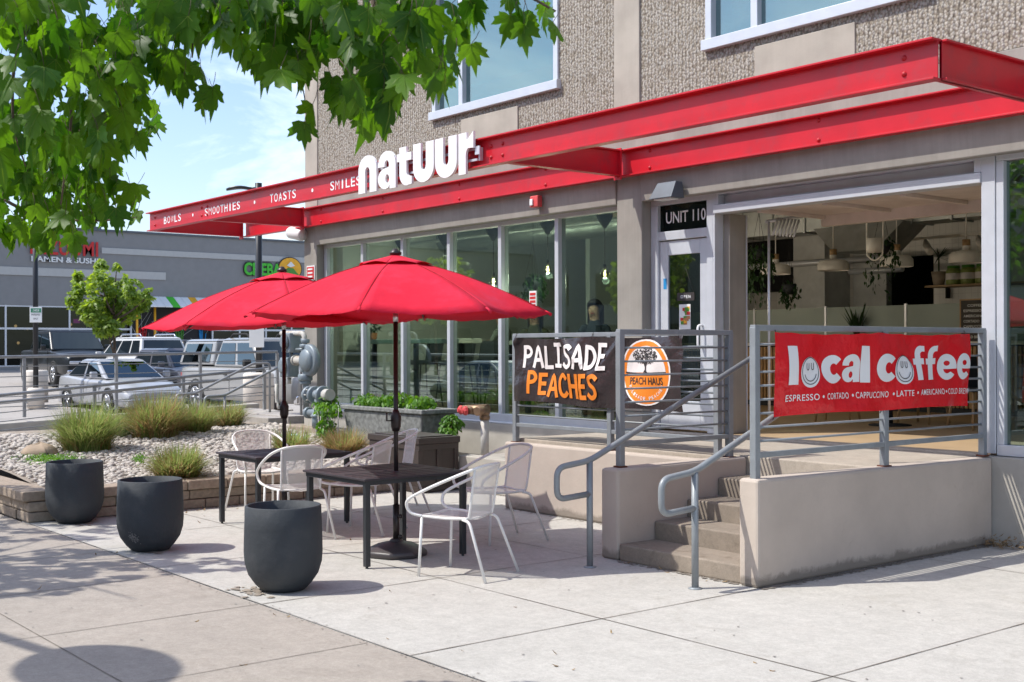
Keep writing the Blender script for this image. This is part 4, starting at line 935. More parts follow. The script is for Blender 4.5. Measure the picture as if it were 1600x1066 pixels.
def make_chair(loc, rz, label):
    t = thing("bistro_chair", label, "chair", loc, rz, "white mesh chairs round the tables")
    hoop = [(.20, .225, .455), (.285, .245, .475), (.315, .262, .525), (.285, .275, .585), (.12, .278, .67), (-.10, .258, .765), (-.23, .19, .822), (-.275, .09, .842), (-.285, 0, .845)]
    H = smooth_path(hoop + [(x, -y, z) for x, y, z in hoop[-2::-1]], 6)
    b = MB(); b.tube(H, .0125, 8); b.build("arm_hoop", 'chair', t, 0, True)
    b = MB(); b.tube(smooth_path([(-.17, .185, .45), (.0, .210, .445), (.20, .225, .455), (.235, .17, .450), (.25, 0, .44), (.235, -.17, .450), (.20, -.225, .455), (0, -.210, .445), (-.17, -.185, .45)], 5), .0105, 8); b.tube([(-.17, .185, .45), (-.178, 0, .443), (-.17, -.185, .45)], .0095, 6); b.build("seat_frame", 'chair', t, 0, True)
    b = MB(); b.grid(lambda u, v: Vector((-.174 + u * .415, (-1 + 2 * v) * (.182 + .036 * min(1, u * 1.6) - .06 * max(0, u - .8)), .450 - .022 * math.sin(math.pi * v) * (1 - .4 * u))), 10, 10); b.keep = True; b.build("seat_mesh", 'mesh', t, 0, True)
    for s_ in (1, -1):
        b = MB(); b.tube(smooth_path([(-.172, s_ * .18, .45), (-.190, s_ * .185, .53), (-.232, s_ * .19, .818)], 4), .0095, 8); b.build("back_upright", 'chair', t, 0, True)
    def bk(u, v):
        y = (-1 + 2 * v) * (.178 + .01 * u); a = 1 - (y / .19) ** 2
        return Vector((-.176 - .054 * u - .050 * a * u - .012 * a, y, .453 + u * (.366 + .018 * a)))
    b = MB(); b.grid(bk, 10, 12); b.keep = True; b.build("back_mesh", 'mesh', t, 0, True)
    for s_ in (1, -1):
        b = MB(); b.tube([(.205, s_ * .224, .46), (.228, s_ * .237, 0.0)], .0115, 8); b.build("leg", 'chair', t, 0, True)
        b = MB(); b.tube(fillet([(-.13, s_ * .195, .442), (-.20, s_ * .215, .428), (-.36, s_ * .265, 0.0)], .06, 5), .0115, 8); b.build("leg", 'chair', t, 0, True)
    return t
chair0 = make_chair((-7.52, 5.52, 0), R(204), "white mesh chair standing nearest the steps, fully in view in front of the table")
for (x, y), a, lab in (((-8.62, 6.75), 262, "white mesh chair behind the nearer table, its back against the peach painted wall"),
                       ((-9.90, 6.10), 212, "white mesh chair between the two tables, its front edge lit by the sun"),
                       ((-9.98, 5.45), 168, "white mesh chair seen from behind at the farther table"),
                       ((-10.95, 7.12), 250, "white mesh chair beyond the others, closest to the brown storage box"),
                       ((-11.65, 5.95), 352, "white mesh chair against the block wall with grasses behind it")):
    dup(chair0, (x, y, 0), R(a), lab)
# planters
def make_pot(loc, label, rz):
    t = thing("round_planter", label, "planter", loc, rz, "empty charcoal planters along the sidewalk")
    b = MB(); b.lathe([(0, .015), (.13, .0), (.155, .006), (.20, .05), (.248, .12), (.272, .20), (.278, .28), (.274, .45), (.268, .60), (.262, .605), (.248, .604), (.250, .45), (.245, .25), (.20, .12), (0, .10)], (0, 0, 0), 56); b.build("pot", 'pot', t, 0, True)
    return t
q0, q1, q2 = PZ(443, 921, 0), PZ(235, 859, 0), PZ(117, 816, 0)
p0 = make_pot((q0.x, q0.y, 0), "empty charcoal round planter nearest the camera, in front of the nearer table", 0)
dup(p0, (q1.x, q1.y, 0), 2.0, "empty charcoal planter in the middle of the row, pale scuff low on its side")
dup(p0, (q2.x, q2.y, 0), 4.1, "empty charcoal round planter at the corner of the block wall")
pm = bpy.data.objects["round_planter.001"]
b = MB()
def scuff(u, v):
    a = R(-72) + u * R(26); z = .13 + v * .07 - u * .05; rr = .253 + (z - .12) / .08 * .022 + .0015; return Vector((rr * math.cos(a), rr * math.sin(a), z))
random.seed(21)
for k in range(90):
    u, v = min(1, max(0, random.gauss(.45, .22))), random.gauss(.5, .28); s_ = random.uniform(.015, .05); P = [scuff(u + s_ * math.cos(q) * 1.3, v + s_ * 1.4 * math.sin(q)) * (1 + .00012 * k) for q in [i * 1.05 + random.uniform(-.3, .3) for i in range(6)]]; b.poly(P)
b.build("scuff_mark", 'potdirt', pm, 0, True).rotation_euler = (0, 0, -2.0 + toc1 - R(-60) - R(20))
b = MB(); random.seed(31)
for cx, cy, n, sp in ((q0.x - .06, q0.y - .20, 60, .10), (q1.x + .16, q1.y - .02, 26, .07), (q2.x + .18, q2.y + .02, 20, .07)):
    for k in range(n):
        x, y, r_ = cx + random.gauss(0, sp), cy + random.gauss(0, sp * .55), random.uniform(.008, .035)
        b.poly([(x + r_ * math.cos(a) * random.uniform(.6, 1.3), y + r_ * math.sin(a) * random.uniform(.5, 1.2), .0045 + .00006 * k) for a in [q * .7 for q in range(9)]])
tag(b.build("water_stains", 'puddle'), kind='structure')
b = MB(); random.seed(77)
def grime(x0, y0, x1, y1, n, sp, r0, r1):
    for k in range(n):
        f = random.random(); x, y = x0 + (x1 - x0) * f + random.gauss(0, sp), y0 + (y1 - y0) * f + random.gauss(0, sp); r_ = random.uniform(r0, r1)
        b.poly([(x + r_ * math.cos(a) * random.uniform(.5, 1.4), y + r_ * math.sin(a) * random.uniform(.5, 1.4), .0042 + random.random() * .002) for a in [q * .9 for q in range(7)]])
grime(-5.66, 6.78, -5.66, 9.9, 420, .022, .004, .020); grime(-7.16, 6.815, -5.88, 6.815, 160, .02, .004, .018); grime(-10.3, 8.11, -7.4, 8.11, 160, .02, .004, .018); grime(-7.385, 6.82, -7.385, 8.1, 70, .015, .004, .014); grime(-12.33, 4.1, -12.33, 8.7, 200, .03, .004, .02); grime(-5.5, 9.85, -3, 9.85, 120, .05, .005, .02)
grime(-12.4, 3.79, -3.5, 3.79, 260, .03, .002, .008)
tag(b.build("wall_foot_dirt", 'dirt'), kind='structure')
b = MB()
for k in range(150): x, y = random.uniform(-12, -3), random.uniform(1.4, 8); grime(x, y, x, y, 1, .001, .004, .012)
tag(b.build("pavement_spots", 'spot'), kind='structure')
b = MB(); b.keep = True; rl = random.Random(5)
def drop_leaf(x, y, z): put_leaf(b, 'oval', Vector((x, y, z + .006)), rl.uniform(.02, .05), Matrix.Rotation(rl.uniform(0, 6.28), 3, 'Z') @ Matrix.Rotation(rl.uniform(-.3, .5), 3, 'X'), .5, -.3)
LITTER = [(-5.52 + rl.gauss(0, .10), 9.78 + rl.gauss(0, .06), abs(rl.gauss(0, .04))) for _ in range(130)] + [(rl.uniform(-12, -4), rl.uniform(2.2, 6.6), 0) for _ in range(26)] + [(-12.25 + abs(rl.gauss(0, .08)), rl.uniform(4.3, 8.6), 0) for _ in range(26)] + [(rl.uniform(-7.1, -6), 6.78 + rl.gauss(0, .03), 0) for _ in range(8)]
# storage box
t = thing("storage_box", "dark brown resin storage box with panelled sides beside the patio chairs", "storage box", (-12.5, 8.6, 0))
X0, X1, Y0, Y1 = -13.05, -11.95, 8.17, 9.0 - .25
b = MB(); b.box(X0 + .02, X1 - .02, Y0 + .02, Y1 - .02, .01, .575); body = b.build("body", 'box', t, .006)
b = MB(); b.box(X0 - .015, X1 + .015, Y0 - .015, Y1 + .015, .58, .655); b.box(X0 + .05, X1 - .05, Y0 + .05, Y1 - .05, .655, .67); b.build("lid", 'box', t, .018)
b = MB()
for z0, z1 in ((.01, .07), (.51, .578)): b.box(X1 - .022, X1, Y0, Y1, z0, z1); b.box(X0, X1 - .022, Y0, Y0 + .022, z0, z1)
for y in (Y0 + .02, (Y0 + Y1) / 2, Y1 - .03): b.box(X1 - .021, X1 - .001, y - .03, y + .03, .07, .51)
for x in (X0 + .03, (X0 + X1) / 2, X1 - .06): b.box(x - .03, x + .03, Y0 + .001, Y0 + .021, .07, .51)
b.build("panel_frame", 'box', t, .004)

# ================================================================== PLANTING, PIPES
def leaf_shape(kind):
    if kind == 'maple':
        P = [(0, 0), (.16, -.10), (.36, -.06), (.33, .07), (.50, .16), (.44, .25), (.52, .42), (.36, .40), (.22, .34), (.26, .52), (.19, .66), (.10, .64), (0, 1.0)]
        P = P + [(-x, y) for x, y in P[-2:0:-1]]; return P, (0, .22)
    P = [(0, 0), (.18, .2), (.24, .5), (.13, .8), (0, 1.0), (-.13, .8), (-.24, .5), (-.18, .2)]; return P, (0, .45)
def put_leaf(b, kind, pos, size, M, fold=.25, droop=.25):
    P, c = leaf_shape(kind); vs = []
    for x, y in P: vs.append(b.bm.verts.new(pos + M @ Vector((x * size, y * size, (-abs(x) * fold * 1.0 - droop * y * y + .03 * math.sin(7 * x + 5 * y)) * size))))
    v0 = b.bm.verts.new(pos + M @ Vector((c[0], c[1] * size, -droop * c[1] ** 2 * size)))
    for i in range(len(vs)):
        f = b._f([v0, vs[i], vs[(i + 1) % len(vs)]])
        if f: f.smooth = True
def put_veins(b, pos, size, M, fold, droop):
    for tx, ty, wd in ((0, .92, .012), (.40, .36, .009), (-.40, .36, .009), (.27, .02, .006), (-.27, .02, .006)):
        for off in (.010, -.010):
            P = []
            for f, w_ in ((0, 1), (.5, .7), (1, .1)):
                x, y = tx * f, ty * f; z = -abs(x) * fold - droop * y * y + .03 * math.sin(7 * x + 5 * y) + off; n = Vector((-ty, tx, 0)).normalized() * wd * w_
                P.append([b.bm.verts.new(pos + M @ (Vector((x + q * n.x, y + q * n.y, z)) * size)) for q in (1, -1)])
            for A, B_ in zip(P, P[1:]): b._f([A[0], A[1], B_[1], B_[0]])
def rot_leaf(rng, hang=.6, lo=.15):
    """leaf blade: y along the blade, hanging partly down, facing anywhere"""
    az = rng.uniform(0, 6.28); pitch = -rng.uniform(lo, 1.35) * hang * 1.4; roll = rng.uniform(-.7, .7)
    return Matrix.Rotation(az, 3, 'Z') @ Matrix.Rotation(pitch, 3, 'X') @ Matrix.Rotation(roll, 3, 'Y')
def grass(name, label, x, y, h, rad, n, seed, straw=.25, z=None):
    rng = random.Random(seed); t = thing(name, label, "grass clump", (x, y, bed_z(x, y) - .02 if z is None else z), 0, "ornamental grass clumps in the gravel bed")
    G, D = MB(), MB(); G.keep = D.keep = True
    for k in range(n):
        a = rng.uniform(0, 6.28); r0 = rad * .55 * math.sqrt(rng.random()); p = Vector((r0 * math.cos(a), r0 * math.sin(a), 0)); a2 = a + rng.gauss(0, .6); lean = rng.uniform(.1, 1.0) * rad; hh = h * rng.uniform(.55, 1.05) * (1 - .35 * (lean / rad) ** 2)
        dry = rng.random() < straw; b = D if dry else G
        if dry and rng.random() < .6: hh *= rng.uniform(.6, 1.05); lean *= 1.1
        dr = Vector((math.cos(a2), math.sin(a2), 0)); sd = Vector((-dr.y, dr.x, 0)); wd = rng.uniform(.0035, .007); prev = None
        for i in range(5):
            f = i / 4; q = p + dr * lean * f ** 1.8 + Vector((0, 0, hh * (f - .28 * f ** 3 * (lean / rad)))); ww = wd * (1 - f) ** .7 + .0006
            cur = (b.bm.verts.new(q + sd * ww), b.bm.verts.new(q - sd * ww))
            if prev: b._f([prev[0], prev[1], cur[1], cur[0]])
            prev = cur
    G.build("green_blades", 'gblade', t, 0, True); D.build("dry_blades", 'straw', t, 0, True)
def at(u, v, z):
    p = PZ(u, v, z); return p.x, p.y
g_ = [("big upright green grass clump at the left end of the gravel bed", 136, 705, .72, .50, 2300, .14), ("tall grass clump with dry tan tips behind the left clump", 243, 690, .74, .54, 2500, .48),
      ("small green tuft between the two tall grass clumps", 188, 690, .46, .24, 600, .10), ("rounded grass clump right of the tan tipped clump", 303, 684, .56, .42, 1500, .28), ("far grass clump in front of the looped stair rails", 354, 673, .50, .42, 1300, .40),
      ("short green grass clump with dry base beside the nearest table", 312, 735, .46, .38, 1700, .34), ("sparse grass clump behind the left umbrella pole", 455, 698, .42, .38, 600, .35), ("orange tinted dry grass clump in front of the stone planter", 538, 700, .42, .38, 1500, .82)]
for i, (lab, u, v, h, rad, n, st) in enumerate(g_):
    x, y = at(u, v, .42); x = min(x, -12.75 - rad * .3); grass("grass_clump", lab, x, y, h, rad, n, 30 + i, st)
rng = random.Random(8); b = MB(); b.keep = True                                # low creeping ground cover
for k in range(1500):
    if rng.random() < .85: u, v = rng.gauss(82, 22), rng.gauss(718, 2.6)
    else: u, v = rng.gauss(217, 4), rng.gauss(716, 2)
    x, y = at(u, v, .40); put_leaf(b, 'oval', Vector((x, y, bed_z(x, y) + rng.uniform(.02, .06))), rng.uniform(.02, .04), rot_leaf(rng, .4))
tag(b.build("ground_cover", 'vine', origin=(-15, 5, .3)), kind='stuff')
x, y = at(62, 706, .45)
b = MB(); b.grid(lambda u, v: Vector((x + (.20 + .03 * math.sin(u * 20)) * math.cos(u * 6.283) * math.sin(v * 3.14159), y + .22 * math.sin(u * 6.283) * math.sin(v * 3.14159), bed_z(x, y) + .03 + (.12 + .03 * noise.noise(Vector((u * 5, v * 5, 0)))) * math.cos(v * 3.14159))), 18, 9)
tag(b.build("boulder", 'rock'), "flat tan boulder at the left edge of the gravel bed", "boulder")
b = MB(); b.keep = True
for q in LITTER: drop_leaf(*q)
tag(b.build("dry_leaves", 'dryleaf', origin=(-8, 6, 0)), kind='stuff')
# long stone planter with plants
t = thing("stone_planter", "long rough grey stone planter under the cafe windows", "planter", (-14, 9.3, .36))
b = MB(); b.prism([(-14.93, 9.0, .38), (-13.12, 9.0, .38), (-13.05, 8.96, .86), (-15.0, 8.96, .86)], (0, .55, 0)); b.build("trough", 'stone', t, .02)
b = MB(); b.box(-15.04, -13.0, 8.93, 9.0, .862, .92); b.box(-15.04, -13.0, 9.46, 9.53, .862, .92); b.box(-15.04, -14.95, 9.0, 9.46, .862, .92); b.box(-13.09, -13.0, 9.0, 9.46, .862, .92); b.box(-14.95, -13.09, 9.0, 9.46, .862, .885); b.build("rim", 'stone', t, .015)
def foliage(name, label, spots, n, s0, s1, seed, mat_='vine', kind='oval', stems=0):
    rng = random.Random(seed); c = spots[0]; t = thing(name, label, "plant", (c[0], c[1], c[2] - c[5]))
    b = MB(); b.keep = True
    for k in range(n):
        cx, cy, cz, rx, ry, rz = rng.choice(spots); d = Vector((rng.gauss(0, 1), rng.gauss(0, 1), rng.gauss(0, 1))).normalized() * rng.random() ** .4
        put_leaf(b, kind, Vector((cx + d.x * rx, cy + d.y * ry, cz + d.z * rz)), rng.uniform(s0, s1), rot_leaf(rng, .6))
    b.build("leaves", mat_, t)
    b = MB()
    for k in range(stems or 8):
        cx, cy, cz, rx, ry, rz = rng.choice(spots); q = rng.uniform(-.6, .6)
        b.tube([(cx + q * rx * .5, cy, cz - rz * 1.25), (cx + q * rx * .7, cy + rng.uniform(-.3, .3) * ry, cz), (cx + q * rx, cy + rng.uniform(-.5, .5) * ry, cz + rz * .8)], [.008, .006, .003], 5)
    b.build("stems", 'bark', t); return t
foliage("leafy_plant", "bright green leafy plants filling the left half of the stone planter", [(-14.75, 9.2, 1.0, .22, .2, .10), (-14.4, 9.2, 1.0, .2, .2, .09)], 420, .05, .10, 1)
foliage("leafy_plant", "bright green leafy plants filling the right half of the stone planter", [(-13.9, 9.2, 1.02, .24, .2, .11), (-13.4, 9.2, 1.0, .25, .2, .10)], 460, .05, .10, 2)
foliage("trailing_vine", "green vine over pale dead stems left of the stone planter", [(-15.45, 8.95, .92, .22, .2, .16), (-15.15, 8.8, .86, .25, .18, .12), (-15.1, 8.75, .62, .12, .15, .16)], 520, .05, .10, 3)
b = MB(); rng = random.Random(4)
for k in range(9): x = -15.55 + k * .07; b.tube([(x, 8.85, .3), (x + rng.uniform(-.05, .05), 8.85, .6), (x + rng.uniform(-.08, .08), 8.85, .88)], [.012, .010, .006], 5)
tag(b.build("dead_stems", 'pipelight'), "bundle of pale dry stems under the vine beside the pipes", "dead stems")
foliage("leafy_bush", "bright green bush at the right end of the stone planter", [(-12.78, 9.15, .56, .17, .17, .20), (-12.85, 9.3, .75, .15, .15, .12)], 620, .05, .09, 5)
b = MB(); b.box(-15.6, -15.35, 8.2, 8.6, .4, .46); b.box(-15.58, -15.4, 8.24, 8.5, .46, .5)
tag(b.build("valve_box", 'teal', bevel=.02), "pale teal plastic valve box set in the gravel", "valve box")
b = MB(); b.box(-16.6, -15.75, 8.95, 9.25, .36, .56); tag(b.build("concrete_block", 'block', bevel=.02), "long tan concrete block in front of the pipes", "block")
# gas meter and valves (placed where the photo shows them, in front of the end column)
YG = 9.05
def gp(u, v): return PY(u, v, YG)
t = thing("gas_meter", "tall grey painted gas meter pipework with round regulator by the end column", "gas meter", (gp(478, 668).x, YG, .36))
def gtube(pts, r, rad=.06, m='pipe', name="pipe"):
    b = MB(); b.tube(fillet([gp(*p) if len(p) == 2 else PY(p[0], p[1], p[2]) for p in pts], rad, 5), r, 12); return b.build(name, m, t)
k_ = (gp(479, 600) - gp(478, 600)).length                               # metres per photo pixel there
gtube([(440, 521), (476, 521), (476, 548)], .040, .10, 'pipelight'); gtube([(478, 545), (478, 640)], .045)
def flange(u, v, r, l, axis='Z', m='pipe', b=None):
    c = gp(u, v); ax = {'Z': Matrix.Identity(3), 'X': Matrix.Rotation(R(90), 3, 'Y'), 'Y': Matrix.Rotation(R(90), 3, 'X')}[axis]
    b.lathe([(0, -l), (r * .9, -l), (r, -l * .7), (r, l * .7), (r * .9, l), (0, l)], c, 18, ax)
for v, r, l in ((533, .065, .03), (541, .085, .03), (590, .11, .05), (598, .085, .03), (577, .075, .04)): b = MB(); flange(477, v, r, l, 'Z', b=b); b.build("flange", 'pipe', t)
b = MB(); flange(484, 563, .24, .05, 'Y', b=b); flange(484, 563, .17, .10, 'Y', b=b); b.build("regulator", 'pipe', t)
b = MB(); p, q = gp(463, 563), gp(482, 563); b.tube([p, q], .065, 12); b.tube([p + Vector((-.03, 0, 0)), p], .085, 12); b.build("regulator_port", 'pipelight', t)
for u, v in ((455, 537), (452, 575)):
    b = MB(); c = gp(u, v); b.box(c.x - .13, c.x + .13, YG - .1, YG + .1, c.z - .14, c.z + .16); b.lathe([(0, -.03), (.10, -.03), (.12, .0), (.10, .03), (0, .03)], c + Vector((0, -.12, .03)), 18, Matrix.Rotation(R(90), 3, 'X')); b.build("meter_case", 'pipe', t, .03)
gtube([(455, 545), (455, 566)], .03); gtube([(463, 546), (474, 546)], .022); gtube([(452, 590), (452, 600)], .03, .05, 'pipelight'); gtube([(432, 600), (432, 628), (436, 640)], .025, .05, 'pipelight')
b = MB(); c = gp(478, 655); b.box(c.x - .16, c.x + .14, YG + .05, YG + .3, .36, c.z + .16); b.build("pedestal", 'base', t, .02)
t = thing("valve_assembly", "grey bolted pipe flanges standing low beside the gas meter", "pipe valve", (gp(495, 668).x, YG - .15, .36))
YG = 8.9
b = MB()
for u in (484, 492, 505): flange(u, 617, .13, .028, 'X', b=b)
b.tube([gp(477, 617), gp(513, 617)], .075, 14); b.build("flange_run", 'pipe', t)
b = MB(); b.tube([gp(509, 617), gp(516, 617)], .085, 14); b.build("pipe_end", 'pipelight', t)
b = MB(); b.tube([gp(480, 645), gp(512, 645)], .055, 14); flange(482, 645, .085, .03, 'X', b=b); flange(509, 645, .085, .03, 'X', b=b); b.tube([gp(496, 645), gp(496, 668)], .08, 14); flange(496, 650, .10, .02, 'Z', b=b); b.tube([gp(496, 617), gp(496, 645)], .05, 12); b.build("valve_body", 'pipe', t)
b = MB(); c = gp(485, 617)
for k in range(8): q = c + Vector((-.04, .105 * math.cos(k * .785), .105 * math.sin(k * .785))); b.tube([q, q + Vector((.10, 0, 0))], .012, 6)
b.build("bolt", 'pipelight', t)
# fire hose connection
cx, cy = -12.02, 9.2; t = thing("hose_connection", "brass twin fire hose inlet with red caps on a pale standpipe", "hose inlet", (cx, cy, .34))
b = MB(); b.tube([(cx, cy, .34), (cx, cy, .86)], .052, 16); b.build("standpipe", 'pipelight', t)
b = MB(); b.lathe([(0, -.04), (.062, -.04), (.066, 0), (.058, .02), (0, .02)], (cx, cy, .87), 16); b.tube([(cx, cy, .88), (cx, cy, .97)], .06, 14); b.tube([(cx + .03, cy + .02, .95), (cx - .30, cy - .10, .95)], [.075, .055], 14)
b.tube([(cx + .01, cy, .95), (cx + .05, cy - .16, .94)], .055, 14); b.tube([(cx - .16, cy - .05, .95), (cx - .13, cy - .16, .94)], .045, 12); b.build("inlet_body", 'brass', t)
for x, y in ((cx - .31, cy - .11), (cx - .125, cy - .18)):
    d = Vector((-.32, -.9, -.06)).normalized(); b = MB(); M = d.to_track_quat('Z', 'Y').to_matrix(); b.lathe([(0, 0), (.055, 0), (.058, .03), (.05, .045), (.03, .05), (.028, .065), (0, .065)], (x, y, .945), 8, M, False); b.build("cap", 'redcap', t)

# ================================================================== RAMP RAILINGS AT THE LOT
def pipe_rail(name, label, pts, bars, spacing, drop, m='galv'):
    """pipe rail along pts (top line), posts at spacing down to 'drop' below the top, bars thin pipes between"""
    t = thing(name, label, "railing", (pts[0][0], pts[0][1], pts[0][2] - drop)); P = [Vector(p) for p in pts]
    b = MB(); b.tube(P, .026, 8); b.build("top_rail", m, t)
    L = sum((q - p).length for p, q in zip(P, P[1:]))
    def at_(s):
        for p, q in zip(P, P[1:]):
            l = (q - p).length
            if s <= l: return p + (q - p) * (s / l)
            s -= l
        return P[-1]
    k = max(1, round(L / spacing))
    for i in range(k + 1):
        p = at_(L * i / k); b = MB(); b.box(p.x - .024, p.x + .024, p.y - .024, p.y + .024, p.z - drop, p.z - .02); b.build("post", m, t)
    for j in range(bars):
        dz = (j + 1) * (drop - .12) / (bars + .4); b = MB(); b.tube([p - Vector((0, 0, dz)) for p in P], .008, 6); b.build("bar", m, t)
    return t
pipe_rail("ramp_railing", "grey pipe railing on the far side of the ramp, level with the car bonnets", [(-21.2, -3, 1.47), (-21.2, 11.2, 1.66)], 5, 1.65, 1.02)
pipe_rail("ramp_railing", "grey sloping pipe railing on the near side of the ramp above the grasses", [(-19.6, -2, .62), (-19.6, 5.7, 1.02), (-19.6, 10.1, 1.36)], 4, 1.55, .72)
t = thing("ramp_handrail", "grey pipe handrail sloping just below the top of the near ramp railing", "handrail", (-19.5, 5, .3)); b = MB(); b.tube([(-19.5, -2, .52), (-19.5, 5.7, .92), (-19.5, 10.0, 1.24)], .02, 8); b.build("rail", 'galv', t)
b = MB()
for y in (0, 3, 6, 9): z = .55 + .048 * y; b.tube([(-19.5, y, z + .05), (-19.58, y, z + .05)], .012, 6)
b.build("bracket", 'galv', t)
b = MB(); b.prism([(-19.75, -6, -.1), (-19.75, 10.6, -.1), (-19.75, 10.6, .64), (-19.75, 5.7, .30), (-19.75, -2, -.0)], (.3, 0, 0)); tag(b.build("ramp_wall", 'base', bevel=.02), "low concrete kerb wall carrying the ramp railing", "kerb wall")
b = MB(); b.prism([(-21.4, -6, -.1), (-21.4, 10.8, -.1), (-21.4, 10.8, .68), (-21.4, 5.7, .47), (-21.4, -3, .4)], (.25, 0, 0)); tag(b.build("ramp_wall", 'base', bevel=.02), "long concrete kerb wall on the car park side of the ramp", "kerb wall")
b = MB(); b.prism([(-21.15, -6, -.1), (-21.15, 10.6, -.1), (-21.15, 10.6, .60), (-21.15, 5.7, .26), (-21.15, -2, -.04)], (1.4, 0, 0)); tag(b.build("ramp", 'lot'), kind='structure')
b = MB()
for k in range(4): b.box(-19.2, -17.8, 8.25 + .33 * k, 8.58 + .33 * k, 0, .15 + .15 * k)
b.box(-19.2, -17.75, 9.57, 14, 0, .62); tag(b.build("side_steps", 'lot', bevel=.01), "pale concrete steps at the end of the building beyond the grasses", "steps")
for x, lab in ((-19.05, "looped grey handrail on the far side of the side steps"), (-17.95, "looped grey handrail on the near side of the side steps")):
    t = thing("handrail", lab, "handrail", (x, 8.5, 0)); b = MB(); b.tube(fillet([(x, 8.22, .42), (x, 8.22, .97), (x, 8.55, .98), (x, 9.62, 1.47), (x, 9.92, 1.47), (x, 9.92, .62)], .07, 5), .021, 10); b.build("rail", 'galv', t)
    b = MB(); b.tube([(x, 8.56, .15), (x, 8.56, .97)], .021, 8); b.build("post", 'galv', t)

# ================================================================== CAR PARK
def bollard(u, v, dep, r, h, lab):
    p = PD(u, v, dep); t = thing("concrete_bollard", lab, "bollard", p, 0, "pale concrete bollards in the car park"); b = MB(); b.lathe([(0, 0), (r, 0), (r, h - .05), (r - .02, h - .015), (r - .05, h), (0, h)], (0, 0, 0), 24); b.build("body", 'bollard', t, 0, True)
    b = MB(); b.lathe([(r + .002, h * .62), (r + .006, h * .63), (r + .006, h * .66), (r + .002, h * .67)], (0, 0, 0), 24); b.build("groove_band", 'base', t, 0, True)
bollard(57, 629, 34, .31, .90, "pale round concrete bollard in front of the dark pickup truck")
bollard(404, 643, 26.5, .33, .84, "pale round concrete bollard beside the side steps handrail")
# lamp posts
def lamp_post(u, v0, dep, h, lab, head):
    p = PD(u, v0, dep); t = thing("lamp_post", lab, "lamp post", p); b = MB(); b.tube([(0, 0, 0), (0, 0, h)], .075 if head else .07, 14); b.build("post", 'lamp', t, 0, True)
    b = MB(); b.lathe([(0, 0), (.22, 0), (.22, .5), (.18, .55), (0, .55)], (0, 0, -.1), 16); b.build("footing", 'bollard', t, 0, True)
    if head:
        b = MB(); d = -RT; a = Vector((0, 0, h - .12)); b.grid(lambda i, j: a + d * (.10 + i * .62) + FW * ((j - .5) * .26 * math.sin(math.pi * min(1, .15 + i * .85)) ** .5) + UP * (.05 * math.sin(math.pi * i)), 10, 6); b.tube([a, a + d * .2], .035, 8); o = b.build("lamp_head", 'lamp', t, 0, True); q = o.modifiers.new("thick", 'SOLIDIFY'); q.thickness = .05
    return t
lamp_post(405, 640, 27, 5.0, "black lamp post behind the left umbrella with a flat oval head", True)
lamp_post(56, 632, 33, 5.6, "black lamp post rising into the maple leaves by the dark pickup", False)
def sign_at(u, v, wpx, hpx, dep, lab, bands):
    c = PD(u, v, dep); k = dep / FPX; t = thing("parking_sign", lab, "sign", c); b = MB(); W, H = wpx * k / 2, hpx * k / 2
    M = Matrix((RT, FW, UP)).transposed(); b.obox((0, 0, 0), (2 * W, .02, 2 * H), M); b.build("face", 'signface', t, .004, True)
    for z0, z1, xa, xb, m in bands: b = MB(); b.obox(RT * (xa + xb) / 2 * W + UP * (z0 + z1) / 2 * H - FW * .013, (abs(xb - xa) * W, .006, (z1 - z0) * H), M); b.build("sign_panel", m, t, 0, True)
    return t, W, H, M
t, W, H, M = sign_at(56, 492, 19, 24, 32.7, "small white and green parking sign on the left lamp post", [(.30, .84, -.8, .9, 'signgreen')])
b = MB()
for word, x0, x1, z0, z1, m in (("2 HOUR", -.45, .6, .42, .72, 'white'), ("PARKING", -.7, .7, -.1, .12, 'darkink'), ("ONLY", -.4, .4, -.62, -.40, 'darkink')):
    b.use(m); add_mesh(b, fit_text(word, x0 * W, x1 * W, z0 * H, z1 * H, .01), lambda c: RT * c.x + UP * c.y - FW * (.0175 if m == 'white' else .0125))
b.build("sign_text", 'white', t, 0, True)
sign_at(401, 522, 23, 42, 26.7, "plain pale back of a notice board on the black lamp post", [])
# young tree in the lot
def tree(name, label, base, h, crown, n, seed, m, size, kind='maple', group=None):
    rng = random.Random(seed); t = thing(name, label, "tree", base, 0, group)
    b = MB(); tips = []; b.tube(smooth_path([(0, 0, -.1), (.04, .02, h * .25), (-.03, .03, h * .55), (.02, 0, h * .82)], 4), [max(.012, .075 * h / 4 * (1 - i / 14)) for i in range(13)], 8)
    for c in crown:
        tip = Vector(c[0]); z0 = max(.35 * h, min(tip.z - .35 * h * .5, h * .8)); s_ = Vector((0, 0, z0)); mid = (s_ + tip) / 2 + Vector((0, 0, -.08 * h * .3)); b.tube(smooth_path([s_, mid, tip], 4), [.03 * h / 4 * (1 - i / 9) + .006 for i in range(9)], 6)
    b.build("trunk", 'bark', t, 0, True)
    b = MB(); b.keep = True; wts = [c[1] ** 2 for c in crown]
    for k in range(n):
        c = rng.choices(crown, wts)[0]; d = Vector((rng.gauss(0, 1), rng.gauss(0, 1), rng.gauss(0, 1))).normalized() * rng.random() ** .38; r_ = c[1]
        p = Vector(c[0]) + Vector((d.x * r_, d.y * r_, d.z * r_ * c[2])); 
        if noise.noise(p * 1.9 + Vector((seed, 0, 0))) < -.20: continue
        put_leaf(b, kind, p, size * rng.uniform(.6, 1.2), rot_leaf(rng, .55))
    b.build("crown", m, t, 0, True); return t
tb = PD(178, 640, 36); k = 36 / FPX
def cpx(u, v, r, f=1.2): p = PD(u, v, 36 + random.uniform(-.7, .7)) - tb; return (p, r * k * 1.0, f)
random.seed(3)
